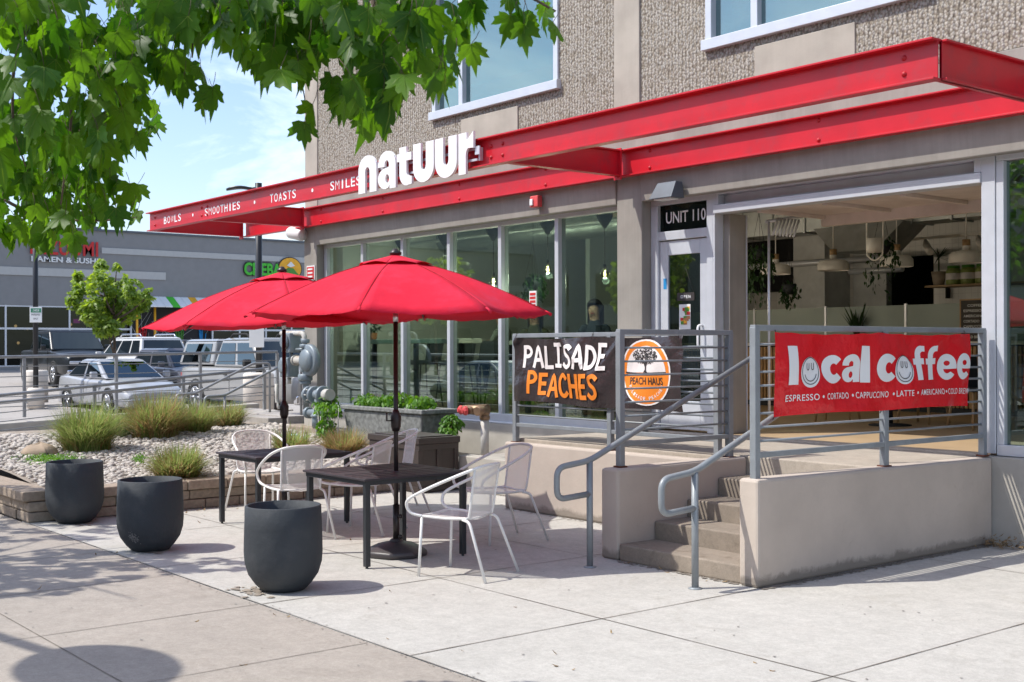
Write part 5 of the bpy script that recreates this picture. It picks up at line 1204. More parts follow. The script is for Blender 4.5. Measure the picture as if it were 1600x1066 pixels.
tree("young_tree", "bright green young tree in the car park with three upright leaders", tb, 4.4, [cpx(160, 450, 24, 1.3), cpx(130, 445, 17, 1.2), cpx(118, 470, 15), cpx(158, 420, 11, 1.6), cpx(185, 440, 16, 1.3), cpx(210, 455, 17, 1.2), cpx(235, 458, 12, .7), cpx(190, 480, 30, .9), cpx(150, 485, 26, .9), cpx(168, 510, 22, .9), cpx(122, 432, 8, 1.5), cpx(182, 421, 7, 1.6), cpx(222, 470, 14)], 5600, 5, 'leaffar', .15)

# ------------------------------------------------------------------ vehicles
def make_car(name, label, spec, loc, rz, paint):
    L, Wd, H = spec['L'], spec['W'], spec['H']; t = thing(name, label, spec['cat'], loc, rz, spec.get('group'))
    if isinstance(paint, tuple): MT['pt_' + name + label[:12]] = mat("paint " + label, paint, .32, .12, .03, coat=.5); pm = 'pt_' + name + label[:12]
    else: pm = paint
    b = MB(); hw = Wd / 2; zb = spec['clear']
    def lower(x):
        P = spec['low']
        for (x0, a0), (x1, a1) in zip(P, P[1:]):
            if x0 <= x <= x1 or (x == x0): f = (x - x0) / (x1 - x0 + 1e-9); return a0 + (a1 - a0) * f
        return P[-1][1]
    xs = sorted(set([p[0] for p in spec['low']] + [-L / 2 + L * i / 20 for i in range(21)]))
    def sect(x):
        zt = lower(x); e = abs(x) / (L / 2); w_ = hw * (1 - .13 * max(0, e - .72) / .28 * max(0, e - .72) / .28 * 1.2); zm = zb + (zt - zb) * .55
        wt = w_ - .05; hood = .035
        return [(-w_ * .93, zb), (-w_, zb + .12), (-w_ * 1.0, zm), (-w_ + .03, zt - .07), (-wt + .06, zt - .012), (-wt * .5, zt + hood * .8), (0, zt + hood), (wt * .5, zt + hood * .8), (wt - .06, zt - .012), (w_ - .03, zt - .07), (w_, zm), (w_, zb + .12), (w_ * .93, zb)]
    rows = [[b.bm.verts.new((x, y, z)) for y, z in sect(x)] for x in xs]
    for A, B_ in zip(rows, rows[1:]):
        for i in range(len(A) - 1):
            f = b._f([A[i], B_[i], B_[i + 1], A[i + 1]]); f.smooth = True
        b._f([A[-1], B_[-1], B_[0], A[0]])
    b._f(rows[0]); b._f(rows[-1][::-1])
    body = b.build("body", pm, t, .03, True, segs=2)
    # cabin
    for ci, cab in enumerate(spec['cabs']):
        b = MB(); bx0, rx0, rx1, bx1, zbelt, zr = cab['q']; wb, wt = hw - .07, hw - cab.get('in', .24); nm = cab.get('name', 'cabin')
        def cs(x, z, w_): return [(x, -w_, z), (x, w_, z)]
        A = [Vector(p) for p in ((bx0, -wb, zbelt), (bx0, wb, zbelt), (bx1, wb, zbelt), (bx1, -wb, zbelt), (rx0, -wt, zr - .05), (rx0, wt, zr - .05), (rx1, wt, zr - .05), (rx1, -wt, zr - .05))]
        b.hexa(A); q = [(rx0 + .10, -wt + .12, zr), (rx0 + .10, wt - .12, zr), (rx1 - .10, wt - .12, zr), (rx1 - .10, -wt + .12, zr)]
        vs = [b.bm.verts.new(p) for p in q]; top = [b.bm.verts.new(p) for p in A[4:]]
        b._f(vs)
        for i in range(4): b._f([top[i], top[(i + 1) % 4], vs[(i + 1) % 4], vs[i]])
        for f in b.bm.faces: f.smooth = False
        co = b.build(nm, cab.get('m', pm), body if False else t, .05, True, segs=3)
        def panel(c, ins, nm_, off=.006):
            n = -(c[1] - c[0]).cross(c[3] - c[0]).normalized(); ctr = sum(c, Vector()) / 4
            b = MB(); b.prism([p + n * off for p in c], n * .006); o = b.build(nm_, 'carglass', co, 0, True); return o
        def lerp4(c, a0, a1, z0, z1):     # c: bottom-left, bottom-right, top-right, top-left
            P = lambda s, v: (c[0] * (1 - s) + c[1] * s) * (1 - v) + (c[3] * (1 - s) + c[2] * s) * v
            return [P(a0, z0), P(a1, z0), P(a1, z1), P(a0, z1)]
        rear = [A[0], A[1], A[5], A[4]]; front = [A[2], A[3], A[7], A[6]]; left = [A[1], A[2], A[6], A[5]]; right = [A[3], A[0], A[4], A[7]]
        if cab.get('front', True): panel(lerp4(front[::1], .05, .95, .06, .93), 0, "windshield")
        if cab.get('rear', True): panel(lerp4(rear[::1], .06, .94, .12, .9), 0, "rear_window")
        for s0, s1 in cab.get('win', ((.06, .47), (.53, .93))):
            panel(lerp4(left, s0, s1, .10, .88), 0, "side_window"); panel(lerp4(right, 1 - s1, 1 - s0, .10, .88), 0, "side_window")
    # wheels
    r = spec['r']
    for x in spec['ax']:
        for s_ in (1, -1):
            y = s_ * (hw - .10); M = Matrix.Rotation(R(90) * s_ * -1, 3, 'X')
            b = MB(); b.lathe([(r + .055, -.02), (r + .06, .105), (r + .02, .107)], (x, y, r), 24, M); b.lathe([(0, .098), (r + .02, .098)], (x, y, r + .03), 24, M); b.build("wheel_arch", 'tyre', t, 0, True)
            b = MB(); b.lathe([(r * .62, -.10), (r * .95, -.10), (r, -.07), (r, .09), (r * .94, .12), (r * .66, .12), (r * .62, .09)], (x, y, r), 24, M); wl = b.build("wheel", 'tyre', t, 0, True)
            b = MB(); b.lathe([(0, .05), (r * .6, .05)], (x, y, r), 20, M); b.lathe([(r * .58, .11), (r * .67, .125), (r * .67, .09)], (x, y, r), 20, M); b.lathe([(0, .115), (r * .14, .11), (r * .14, .06)], (x, y, r), 12, M)
            for k in range(6):
                a = k * 1.047; d = M @ Vector((math.cos(a), math.sin(a), 0)); q = Vector((x, y, r)) + M @ Vector((0, 0, .10)); b.tube([q + d * r * .1, q + d * r * .62], r * .075, 5)
            b.build("rim", 'rim', wl, 0, True)
    # lamps, grille, bumpers, mirrors
    xf = L / 2; zf = lower(xf); zr_ = lower(-xf)
    for s_ in (1, -1):
        b = MB(); b.box(xf - .30, xf + .012, s_ * (hw - .40) - .20, s_ * (hw - .40) + .20, zf - spec['lamp'] - .12, zf - spec['lamp']); b.build("headlight", 'light', t, .03, True)
        b = MB(); b.box(-xf - .012, -xf + .2, s_ * (hw - .26) - .11, s_ * (hw - .26) + .11, zr_ - .42, zr_ - .16); b.build("tail_light", 'tail', t, .02, True)
        mxp = spec['cabs'][0]['q'][3] - .35; zm = spec['cabs'][0]['q'][4] + .10; b = MB(); b.box(mxp - .07, mxp + .07, s_ * (hw + .11) - .09, s_ * (hw + .11) + .09, zm - .07, zm + .09); b.build("mirror", spec.get('mirror', pm), t, .03, True)
    b = MB(); b.box(xf - .1, xf + .014, -hw * .5, hw * .5, zf - spec['lamp'] - .17 - spec['grille'], zf - spec['lamp'] - .03); gr = b.build("grille", spec.get('gm', 'dark'), t, .02, True)
    b = MB()
    for k in range(4): z = zf - spec['lamp'] - .06 - (spec['grille'] + .08) * k / 4; b.box(xf + .014, xf + .022, -hw * .48, hw * .48, z - .012, z + .012)
    b.build("grille_bar", 'chrome', gr, 0, True)
    b = MB(); b.box(xf - .2, xf + .05, -hw * .86, hw * .86, zb - .02, zb + .20); b.build("bumper", spec.get('bm', pm), t, .05, True)
    b = MB(); b.box(-xf - .05, -xf + .2, -hw * .86, hw * .86, zb - .02, zb + .22); b.build("bumper", spec.get('bm', pm), t, .05, True)
    b = MB(); b.box(xf + .051, xf + .06, -.15, .15, zb + .04, zb + .15); b.box(-xf - .06, -xf - .051, -.15, .15, zb + .2, zb + .31); b.build("plate", 'plate', t, 0, True)
    for k, x in enumerate(spec.get('seams', ())):
        b = MB(); b.box(x - .006, x + .006, hw - .004, hw + .006, zb + .16, lower(x) - .06); b.box(x - .006, x + .006, -hw - .006, -hw + .004, zb + .16, lower(x) - .06); b.build("door_seam", 'tyre', t, 0, True)
        b = MB(); b.box(x - .28, x - .10, hw, hw + .02, lower(x) - .20, lower(x) - .17); b.box(x - .28, x - .10, -hw - .02, -hw, lower(x) - .20, lower(x) - .17); b.build("door_handle", spec.get('hm', pm), t, 0, True)
    if spec.get('rack'):
        cab = spec['cabs'][0]['q']
        for s_ in (1, -1): b = MB(); y = s_ * (hw - .34); b.tube(fillet([(cab[1] + .2, y, cab[5] - .03), (cab[1] + .3, y, cab[5] + .09), (cab[2] - .45, y, cab[5] + .09), (cab[2] - .3, y, cab[5] - .03)], .08), .025, 8); b.build("roof_rail", spec['rack'], t, 0, True)
    return t
sedan = dict(cat="car", L=4.75, W=1.82, H=1.45, clear=.22, r=.33, ax=(1.42, -1.38), lamp=.10, grille=.10, gm='dark', low=[(-2.375, .86), (-2.25, 1.0), (-1.6, 1.03), (0, .93), (.9, .93), (1.6, .84), (2.15, .70), (2.375, .56)],
             cabs=[dict(q=(-1.75, -.95, .15, 1.12, .93, 1.45))], seams=(.85, -.2))
truck = dict(cat="truck", L=5.8, W=2.0, H=1.93, clear=.36, r=.40, ax=(1.75, -1.75), lamp=.14, grille=.30, low=[(-2.9, 1.22), (-1.25, 1.24), (1.2, 1.24), (1.3, 1.20), (2.6, 1.12), (2.9, 1.0)],
             cabs=[dict(q=(-1.35, -1.1, .62, 1.32, 1.22, 1.93), **{'in': .20})], seams=(1.1, .0), gm='dark', bm='chrome')
suv = dict(cat="car", L=4.7, W=1.88, H=1.72, clear=.26, r=.36, ax=(1.40, -1.38), lamp=.12, grille=.18, low=[(-2.35, 1.0), (-2.2, 1.08), (0, 1.04), (1.0, 1.02), (1.7, .96), (2.2, .86), (2.35, .72)],
           cabs=[dict(q=(-2.15, -1.85, .40, 1.20, 1.02, 1.70), win=((.04, .26), (.30, .60), (.64, .94)))], seams=(.9, -.1), rack='chrome')
def place(u, v, dep): p = PD(u, v, dep); return (p.x, p.y, ground_z(p.x, p.y))
pl = place(105, 600, 44); make_car("pickup_truck", "dark grey pickup truck facing the camera left of the young tree", truck, (pl[0], pl[1], pl[2] + .05), R(-2), (.016, .019, .021))
pl = place(186, 625, 33.5); make_car("silver_sedan", "silver sedan with blue tinted windshield in the front parking row", sedan, (pl[0], pl[1], 0), R(2), (.40, .41, .43))
pl = place(216, 600, 42); make_car("white_suv", "white sport utility car seen from behind with dark rear window and roof rails", suv, (pl[0], pl[1], pl[2] + .1), R(182), (.66, .66, .65))
suv2 = dict(suv); suv2['rack'] = None; suv2['cabs'] = [dict(q=(-2.1, -1.6, .45, 1.25, .98, 1.56), win=((.08, .48), (.53, .93)))]
pl = place(285, 610, 37.5); make_car("dark_hatchback", "grey and black hatchback between the silver sedan and the silver pickup", suv2, (pl[0], pl[1], pl[2]), R(0), (.10, .095, .11))
pl = place(285, 590, 46); make_car("dark_hatchback", "dark bronze car mostly hidden behind the parked silver vehicles", suv2, (pl[0], pl[1], pl[2] + .1), R(180), (.045, .04, .036))
pk = dict(truck); pk['W'] = 1.92; pk['cabs'] = [dict(q=(-.95, -.75, .72, 1.42, 1.16, 1.86), **{'in': .22}), dict(q=(-2.85, -2.7, -1.02, -.97, 1.20, 1.84), name='bed_cap', win=((.10, .9),), front=False, **{'in': .2})]
pk['low'] = [(-2.9, 1.16), (-1.25, 1.17), (1.3, 1.16), (2.6, 1.08), (2.9, .96)]; pk['bm'] = 'chrome'; pk['hm'] = 'tyre'; pk['mirror'] = 'tyre'; pk['rack'] = 'tyre'
pl = place(414, 628, 29.8); make_car("silver_pickup", "silver pickup truck with a grey bed cap behind the left umbrella", pk, (pl[0], pl[1], .12), R(2), (.34, .34, .335))

# ================================================================== STRIP MALL
mall = thing("strip_mall", "long grey stucco store block with pale bands across the car park", "building", (-58, 25, .7))
XM = -58.0
def mx(b, y0, y1, z0, z1, d0=0, d1=.3): return b.box(XM - d1, XM - d0, y0, y1, z0, z1)
b = MB(); mx(b, -30, 22.8, 3.75, 7.36, 0, .4); mx(b, 22.8, 27.0, 4.25, 7.36, 0, .4); mx(b, 27.0, 75, 3.75, 7.36, 0, .4); b.box(XM - 25, XM - .4, -30, 75, 7.0, 7.2); mx(b, -30, 75, 0, .9, 0, .4); b.build("wall", 'strip', mall)
b = MB(); mx(b, 21.3, 75, 6.30, 6.58, -.05, -.001); mx(b, -30, 24.5, 5.13, 5.50, -.05, -.001); b.build("band", 'stripband', mall)
b = MB(); mx(b, -30, 75, 7.36, 7.46, -.08, .4); b.build("roof", 'lampgrey', mall)
fr = MB()
ys_ = [-6, -4.5, -3, -1.5, 0, 1.5, 3, 4.5, 6, 7.5, 9, 10.5, 12, 13.9, 15.4, 16.88, 18.28, 19.78, 21.2, 22.75, 27.0, 28.5, 30, 31.5, 33]
for y in ys_: mx(fr, y - .04, y + .04, .9, 3.75, 0, .1)
for y0, y1 in ((-6, 22.75), (27.0, 33)): mx(fr, y0, y1, 2.63, 2.72, .01, .11); mx(fr, y0, y1, .9, .98, .01, .11); mx(fr, y0, y1, 3.68, 3.74, .01, .11)
fo = fr.build("storefront", 'alum', mall)
g = MB(); mx(g, -6, 22.75, .95, 3.72, .06, .07); mx(g, 27.0, 33, .95, 3.72, .06, .07); g.build("pane", 'stripglass', fo)
b = MB(); mx(b, -6, 33, .8, 3.9, 4, 4.2); b.build("store_interior", 'dark', mall)
b = MB(); rng = random.Random(6)
for k in range(16): y, z = rng.uniform(14, 22), rng.uniform(1.6, 3.2); b.ball((XM - 1.5, y, z), .07, 8, 6)
b.build("store_lamp", 'warm', mall)
b = MB(); mx(b, 20.6, 21.25, 2.95, 3.25, .12, .14); mx(b, 20.0, 20.3, 2.95, 3.15, .12, .14); b.build("neon_sign", 'neon', mall)
# mural bay: dark wall with coloured pots, posts and a striped awning
b = MB(); mx(b, 22.8, 27.0, .9, 4.25, .2, .4); mb_ = b.build("mural_wall", 'dark', mall)
b = MB(); rng = random.Random(12); b.use('stripband')
for k in range(26):
    y, z = rng.uniform(22.9, 26.9), rng.uniform(1.0, 2.6); P = smooth_path([(XM - .193, y, z), (XM - .193, y + rng.uniform(-.4, .4), z + rng.uniform(.2, .5)), (XM - .193, y + rng.uniform(-.6, .6), z + rng.uniform(.5, 1.1))], 4); b.tube(P, .010, 4)
for y, m, wd in ((23.35, 'signred', .55), (25.3, 'hill', .45), (26.5, 'blue', .45)):
    b.use(m); b.prism([(XM - .19, y - wd, 1.95), (XM - .19, y + wd, 1.95), (XM - .19, y + wd * .7, 1.0), (XM - .19, y - wd * .7, 1.0)], (.03, 0, 0))
    for k in range(7): a = rng.uniform(-.5, .5); b.tube([(XM - .15, y + a * .3, 1.95), (XM - .15, y + a * wd, 2.5 + rng.uniform(0, .4))], .03, 4)
b.build("mural", 'dark', mb_)
b = MB(); b.use('yellow'); b.tube([(XM + .5, 22.85, .7), (XM + .5, 22.85, 3.75)], .06, 8); b.tube([(XM + .5, 23.75, .7), (XM + .5, 23.75, 3.75)], .06, 8); b.build("awning_post", 'yellow', mall)
aw = MB(); cols = ['signface', 'terracotta', 'signface', 'signface', 'signface', 'green', 'signface', 'signface', 'yellow', 'signface', 'signface', 'signred']; wd = 4.6 / 12
for k in range(12): aw.use(cols[k]); y = 22.6 + k * wd; aw.prism([(XM + .02, y, 4.25), (XM + .02, y + wd - .02, 4.25), (XM + .9, y + wd - .02, 3.75), (XM + .9, y, 3.75)], (0, 0, .05))
aw.build("awning", 'signface', mall)
b = MB(); b.box(XM - 8, XM - 7, 26.5, 28, 7.2, 8.0); b.box(XM - 6, XM - 5.8, 23, 23.2, 7.2, 8.1); b.box(XM - 6.2, XM - 5.7, 22.9, 23.4, 8.0, 8.15); b.build("rooftop_unit", 'lampgrey', mall)
def fpos(y0, z0, off=.08): return lambda c: Vector((XM + off + c.z, y0 + c.x, z0 + c.y))
b = MB(); b.use('signred')
me = fit_text("MIZUUMI", 0, 3.15, 0, .70, .02, 1.05, .03); add_mesh(b, me, fpos(17.95, 6.12, .10)); b.use('signface'); me = fit_text("RAMEN & SUSHI", 0, 3.1, 0, .26, .02, 1.0, .03); add_mesh(b, me, fpos(18.0, 5.78, .10))
tag(b.build("store_sign", 'signred'), "red and white ramen and sushi sign letters on the grey store wall", "sign")
b = MB(); mk = MB(); b.use('darkink'); add_mesh(b, fit_text("CHEBA", -.04, 2.18, -.05, .72, .05, 1.0, .02), fpos(28.7, 5.52, .08)); b.use('green'); add_mesh(b, fit_text("CHEBA", 0, 2.12, 0, .66, .035, 1.0, .02), fpos(28.7, 5.52, .13))
cy_, cz_ = 31.35, 5.95
for m, r_, off in (('darkink', .62, .08), ('yellow', .57, .11)): b.use(m); b.prism([(XM + off, cy_ + r_ * 1.15 * math.cos(a * .2618), cz_ + r_ * math.sin(a * .2618)) for a in range(24)], (.03, 0, 0))
b.use('hill'); b.prism([(XM + .145, cy_ - .5, 5.62), (XM + .145, cy_ + .5, 5.62), (XM + .145, cy_ + .15, 5.98), (XM + .145, cy_ - .15, 5.98)], (.02, 0, 0)); b.use('signface'); b.prism([(XM + .17, cy_ - .22, 6.1), (XM + .17, cy_ + .02, 6.32), (XM + .17, cy_ + .25, 6.1), (XM + .17, cy_, 6.02)], (.02, 0, 0))
tag(b.build("store_sign", 'green'), "green store sign letters with round orange mountain emblem", "sign")

# ================================================================== CAFE INTERIOR
FZ = .775
def pendant(u, v, lab):
    p = PY(u, v, 14.3); z = p.z; t = thing("pendant_lamp", lab, "lamp", (p.x, p.y, z), 0, "white pendant lamps over the counter")
    b = MB(); b.lathe([(.215, 0), (.22, .012), (.215, .10), (.18, .14), (.07, .16), (.05, .165), (.05, .22), (.06, .225), (.045, .0)][:7], (0, 0, 0), 28); b.lathe([(.205, .004), (.205, .095), (.17, .13), (.06, .15)], (0, 0, 0), 28); b.build("shade", 'shade', t, 0, True)
    b = MB(); b.tube([(0, 0, .215), (0, 0, .30)], .05, 14); b.build("wood_neck", 'wood', t, 0, True); b = MB(); b.tube([(0, 0, .30), (0, 0, 3.97 - z)], .008, 6); b.build("cord", 'shade', t, 0, True)
for u, v, lab in ((1212, 429, "white pendant lamp with wood neck, nearest the trailing plants"), (1302, 423, "white pendant lamp with wood neck in front of the grey pier"), (1401, 417, "white pendant lamp with wood neck in front of the dark doorway"), (1510, 411, "white pendant lamp with wood neck above the jars on the shelf")): pendant(u, v, lab)
def bulb(u, v, y, lab):
    p = PY(u, v, y); t = thing("bulb_pendant", lab, "lamp", p, 0, "bare glowing bulbs hanging behind the windows")
    b = MB(); b.ball((0, 0, 0), .062, 14, 10); b.build("glass_bulb", 'bulbglass', t, 0, True); b = MB(); b.ball((0, 0, -.005), .017, 8, 6, (1, 1, 1.6)); b.build("filament", 'filament', t, 0, True)
    b = MB(); b.tube([(0, 0, .058), (0, 0, .12)], .02, 8); b.tube([(0, 0, .12), (0, 0, 3.86 - p.z)], .006, 5); b.build("cord", 'dark', t, 0, True)
    ld = bpy.data.lights.new("bulb_light", 'POINT'); ld.energy = 24; ld.color = (1, .86, .68); ld.shadow_soft_size = .05; lo = bpy.data.objects.new("bulb_light", ld); COL.objects.link(lo); lo.parent = t; lo.location = (0, 0, -.09)
    b = MB(); zt = 3.40 - p.z; b.lathe([(0, zt - .16), (.03, zt - .13), (.10, zt - .02), (.11, zt + .03), (0, zt + .04)], (0, 0, 0), 16); b.build("ceiling_cup", 'dark', t, 0, True)
for u, v, lab in ((771, 440, "glowing bulb pendant behind the fourth window pane"), (856, 421, "glowing bulb pendant behind the fifth window pane, beside the hanging plant"), (945, 428, "glowing bulb pendant behind the last window pane before the column"), (695, 452, "bulb pendant behind the third window pane, above the umbrella top"), (628, 462, "bulb pendant low behind the second window pane")): bulb(u, v, 10.75, lab)
# hanging plants
def hanging(u, v, y, r, lab, n, seed, drop):
    p = PY(u, v, y); rng = random.Random(seed); t = thing("hanging_plant", lab, "plant", p)
    b = MB(); b.lathe([(0, -.10), (.06, -.10), (.10, -.04), (.115, .05), (.10, .05), (0, .03)], (0, 0, 0), 16); b.build("pot", 'charcoal', t, 0, True)
    b = MB()
    for k in range(3): a = k * 2.1; b.tube([(.11 * math.cos(a), .11 * math.sin(a), .05), (0, 0, .55), (0, 0, max(.6, 3.9 - p.z))], .003, 4)
    b.build("hanger", 'dark', t, 0, True)
    b = MB(); b.keep = True
    for k in range(n):
        a = rng.uniform(0, 6.28); f = rng.random(); s_ = rng.randrange(9); a = s_ * .7; rr = r * (.6 + .5 * min(1, f * 2)); z = .10 - f * drop * (.4 + .6 * ((s_ * 37) % 9) / 9); put_leaf(b, 'oval', Vector((rr * math.cos(a) + rng.gauss(0, .03), rr * math.sin(a) + rng.gauss(0, .03), z + rng.gauss(0, .02))), rng.uniform(.05, .09), rot_leaf(rng, .9))
    b.build("leaves", 'houseplant', t, 0, True)
hanging(833, 440, 10.9, .13, "dark hanging plant trailing behind the fifth window pane", 260, 1, .65)
hanging(1186, 395, 13.2, .16, "trailing plant hanging in front of the black screen at the cafe entrance", 420, 2, .85)
hanging(1233, 450, 15.0, .10, "small trailing plant hanging below the first pendant lamp", 170, 3, .45)
hanging(1378, 385, 13.6, .16, "thin trailing plant hanging between the second and third pendant lamps", 150, 4, .8)
p = PY(1367, 385, 13.4); t = thing("ring_lamp", "white looped cylinder lamp hanging between the pendant lamps", "lamp", p); b = MB(); b.lathe([(0, -.08), (.08, -.08), (.11, -.04), (.11, .10), (0, .10)], (0, 0, 0), 18); b.build("body", 'shade', t, 0, True)
b = MB(); b.tube(smooth_path([(-.12, 0, .9), (-.12, 0, 0), (-.09, 0, -.13), (0, 0, -.18), (.09, 0, -.13), (.12, 0, 0), (.12, 0, .9)], 5), .011, 8); b.build("loop", 'shade', t, 0, True)
# screen, ducts, track light
a, c = PY(1160, 375, 17.3), PY(1257, 443, 17.3); t = thing("wall_screen", "large black screen high on the cafe wall behind the plants", "screen", ((a.x + c.x) / 2, 17.5, c.z)); b = MB(); b.box(a.x, c.x + .28, 17.35, 17.42, c.z - .12, a.z - .05); b.build("panel", 'screen', t, .01); b = MB(); b.box((a.x + c.x) / 2 - .1, (a.x + c.x) / 2 + .1, 17.42, 17.6, c.z + .3, c.z + .6); b.build("bracket", 'dark', t)
t = thing("air_duct", "square galvanised air duct running under the cafe ceiling", "duct", (-12, 14.6, 3.4)); b = MB()
q0, q1 = PY(1215, 385, 14.9), PY(1300, 345, 14.9); b.box(-13.2, -8.4, 14.7, 15.2, 3.42, 3.80)
for k in range(9): x = -13.2 + k * .6; b.box(x - .012, x + .012, 14.68, 15.22, 3.40, 3.82)
b.hexa([(-10.6, 14.3, 3.05), (-9.9, 14.3, 3.05), (-9.9, 14.9, 3.05), (-10.6, 14.9, 3.05), (-11.1, 14.5, 3.43), (-9.6, 14.5, 3.43), (-9.6, 15.1, 3.43), (-11.1, 15.1, 3.43)]); b.build("duct_run", 'duct', t)
b = MB(); b.tube([(-17, 12.2, 3.55), (-10.8, 12.2, 3.55)], .22, 16); b.build("round_duct", 'duct', t)
b = MB()
for z, y in ((3.45, 11.4), (3.62, 13.1)): b.tube([(-17.3, y, z), (-10.5, y, z)], .03, 6)
b.tube([(-14.6, 16.4, 3.1), (-11, 16.4, 3.1)], .05, 8); b.tube([(-12.2, 16.9, 2.95), (-11.2, 16.9, 2.95)], .05, 8); b.build("service_pipe", 'alum', t)
p0_, p1_ = PY(1400, 376, 15.5), PY(1535, 364, 15.5); t = thing("track_light", "white track light rail above the cafe counter", "lamp", p0_); b = MB(); b.box(p0_.x, p1_.x, 15.48, 15.52, p0_.z - .02, p0_.z + .02); b.build("rail", 'shade', t)
for f in (.35, .95): b = MB(); x = p0_.x + (p1_.x - p0_.x) * f; b.tube([(x, 15.5, p0_.z - .02), (x + .05, 15.45, p0_.z - .10), (x + .18, 15.35, p0_.z - .22)], [.015, .05, .05], 10); b.build("spot", 'shade', t)
# counter with slats, glass screen, plant, menu board
YC = 15.6; t = thing("cafe_counter", "long cafe counter fronted with upright wood slats", "counter", (-10, YC, FZ)); b = MB(); b.box(-14.7, -6.0, YC + .03, YC + .65, FZ, 1.74); b.build("carcass", 'charcoal', t)
b = MB(); x = -14.7
while x < -6.0: b.box(x, x + .042, YC - .012, YC + .028, FZ + .08, 1.72); x += .066
b.build("slat_front", 'slat', t); b = MB(); b.box(-14.75, -5.95, YC - .06, YC + .7, 1.741, 1.79); b.build("top", 'shade', t, .005)
t = thing("glass_screen", "tall pale glass screen standing on the cafe counter", "glass screen", (-10, YC + .1, 1.79)); b = MB()
for k in range(6): b.box(-14.6 + k * 1.42, -14.6 + k * 1.42 + 1.38, YC + .1, YC + .115, 1.80, 2.33)
b.build("pane", 'frost', t); b = MB()
for k in range(7): x = -14.62 + k * 1.42; b.box(x - .02, x + .015, YC + .09, YC + .125, 1.79, 2.35)
b.build("upright", 'alum', t)
p = PY(1340, 508, YC); t = thing("snake_plant", "dark spiky snake plant on the counter in front of the glass screen", "plant", (p.x, YC - .02, 1.79)); b = MB(); b.lathe([(0, 0), (.08, 0), (.10, .12), (.085, .12), (0, .10)], (0, 0, 0), 14); b.build("pot", 'charcoal', t, 0, True); b = MB(); b.keep = True; rng = random.Random(3)
for k in range(22): a = rng.uniform(0, 6.28); ln = rng.uniform(.3, .52); sp = rng.uniform(.05, .26); q = Vector((math.cos(a) * .03, math.sin(a) * .03, .1)); e = q + Vector((math.cos(a) * sp, math.sin(a) * sp, ln)); sd = Vector((-math.sin(a), math.cos(a), 0)) * .022; m_ = (q + e) / 2 - Vector((math.cos(a), math.sin(a), 0)) * sp * .12; V = [b.bm.verts.new(z) for z in (q + sd * .6, q - sd * .6, m_ - sd, m_ + sd, e)]; b._f([V[0], V[1], V[2], V[3]]); b._f([V[3], V[2], V[4]])
b.build("leaves", 'houseplant', t, 0, True)
a, c = PY(1504, 470, YC + .06), PY(1543, 535, YC + .06); t = thing("menu_board", "small black menu board with white coffee prices on the counter", "menu board", (a.x, YC, 1.79)); b = MB(); b.box(a.x, a.x + .56, YC + .02, YC + .05, 1.79, a.z); b.build("board", 'darkink', t); b = MB(); b.box(a.x - .02, a.x, YC + .015, YC + .055, 1.79, a.z + .02); b.box(a.x + .56, a.x + .58, YC + .015, YC + .055, 1.79, a.z + .02); b.box(a.x, a.x + .56, YC + .015, YC + .055, a.z, a.z + .02); b.build("board_frame", 'wood', t)
b = MB(); zz = a.z - .09; add_mesh(b, fit_text("COFFEE BAR", .10, .46, 0, .035, .012), face_negY(a.x, YC + .017, zz))
for w_, pr in (("ESPRESSO", "4"), ("AMERICANO", "4"), ("CORTADO", "5"), ("CAPPUCCINO", "5"), ("LATTE", "6"), ("COLD BREW", "5")): zz -= .073; add_mesh(b, fit_text(w_, .04, .04 + .034 * len(w_), 0, .036, .012), face_negY(a.x, YC + .017, zz)); add_mesh(b, fit_text(pr, .48, .505, 0, .036, .012), face_negY(a.x, YC + .017, zz))
b.build("menu_text", 'white', t)
# shelf with jars and a plant
a, c = PY(1452, 447, 17.35), PY(1560, 440, 17.35); t = thing("wall_shelf", "thin wooden shelf on the tiled cafe wall holding green jars", "shelf", (a.x, 17.4, a.z)); b = MB(); b.box(a.x, c.x + .6, 17.22, 17.6, a.z - .03, a.z); b.build("board", 'wood', t); b = MB()
for x in (a.x + .2, a.x + 1.1): b.box(x - .01, x + .01, 17.5, 17.6, a.z - .2, a.z - .031)
b.build("bracket", 'dark', t)
for u, lab in ((1490, "green labelled jar on the shelf, nearest the spiky shelf plant"), (1513, "green labelled jar in the middle of the three on the shelf"), (1536, "green labelled jar at the end of the shelf by the door frame")):
    p = PY(u, 440, 17.4); j = thing("jar", lab, "jar", (p.x, 17.4, a.z + .002), 0, "green jars on the wall shelf"); b = MB(); b.lathe([(0, 0), (.105, 0), (.115, .02), (.115, .22), (.09, .26), (0, .26)], (0, 0, 0), 18); b.build("body", 'jar', j, 0, True); b = MB(); b.lathe([(0, .26), (.095, .26), (.095, .30), (0, .30)], (0, 0, 0), 18); b.build("lid", 'hill', j, 0, True); b = MB(); b.lathe([(.117, .08), (.118, .09), (.118, .17), (.117, .18)], (0, 0, 0), 18); b.build("label", 'peachwhite', j, 0, True)
p = PY(1467, 440, 17.4); t = thing("shelf_plant", "spiky dark plant in a beige pot on the wall shelf", "plant", (p.x, 17.4, a.z + .002)); b = MB(); b.lathe([(0, 0), (.08, 0), (.12, .22), (.10, .22), (0, .2)], (0, 0, 0), 14); b.build("pot", 'concpot', t, 0, True); b = MB(); b.keep = True; rng = random.Random(8); b.tube([(0, 0, .2), (0, 0, .45)], .012, 6)
for k in range(24): an = rng.uniform(0, 6.28); e = Vector((math.cos(an) * .3, math.sin(an) * .3, .45 + rng.uniform(-.15, .25))); sd = Vector((-math.sin(an), math.cos(an), 0)) * .018; q = Vector((0, 0, .45)); V = [b.bm.verts.new(z) for z in (q + sd, q - sd, e)]; b._f(V)
b.build("leaves", 'houseplant', t, 0, True)
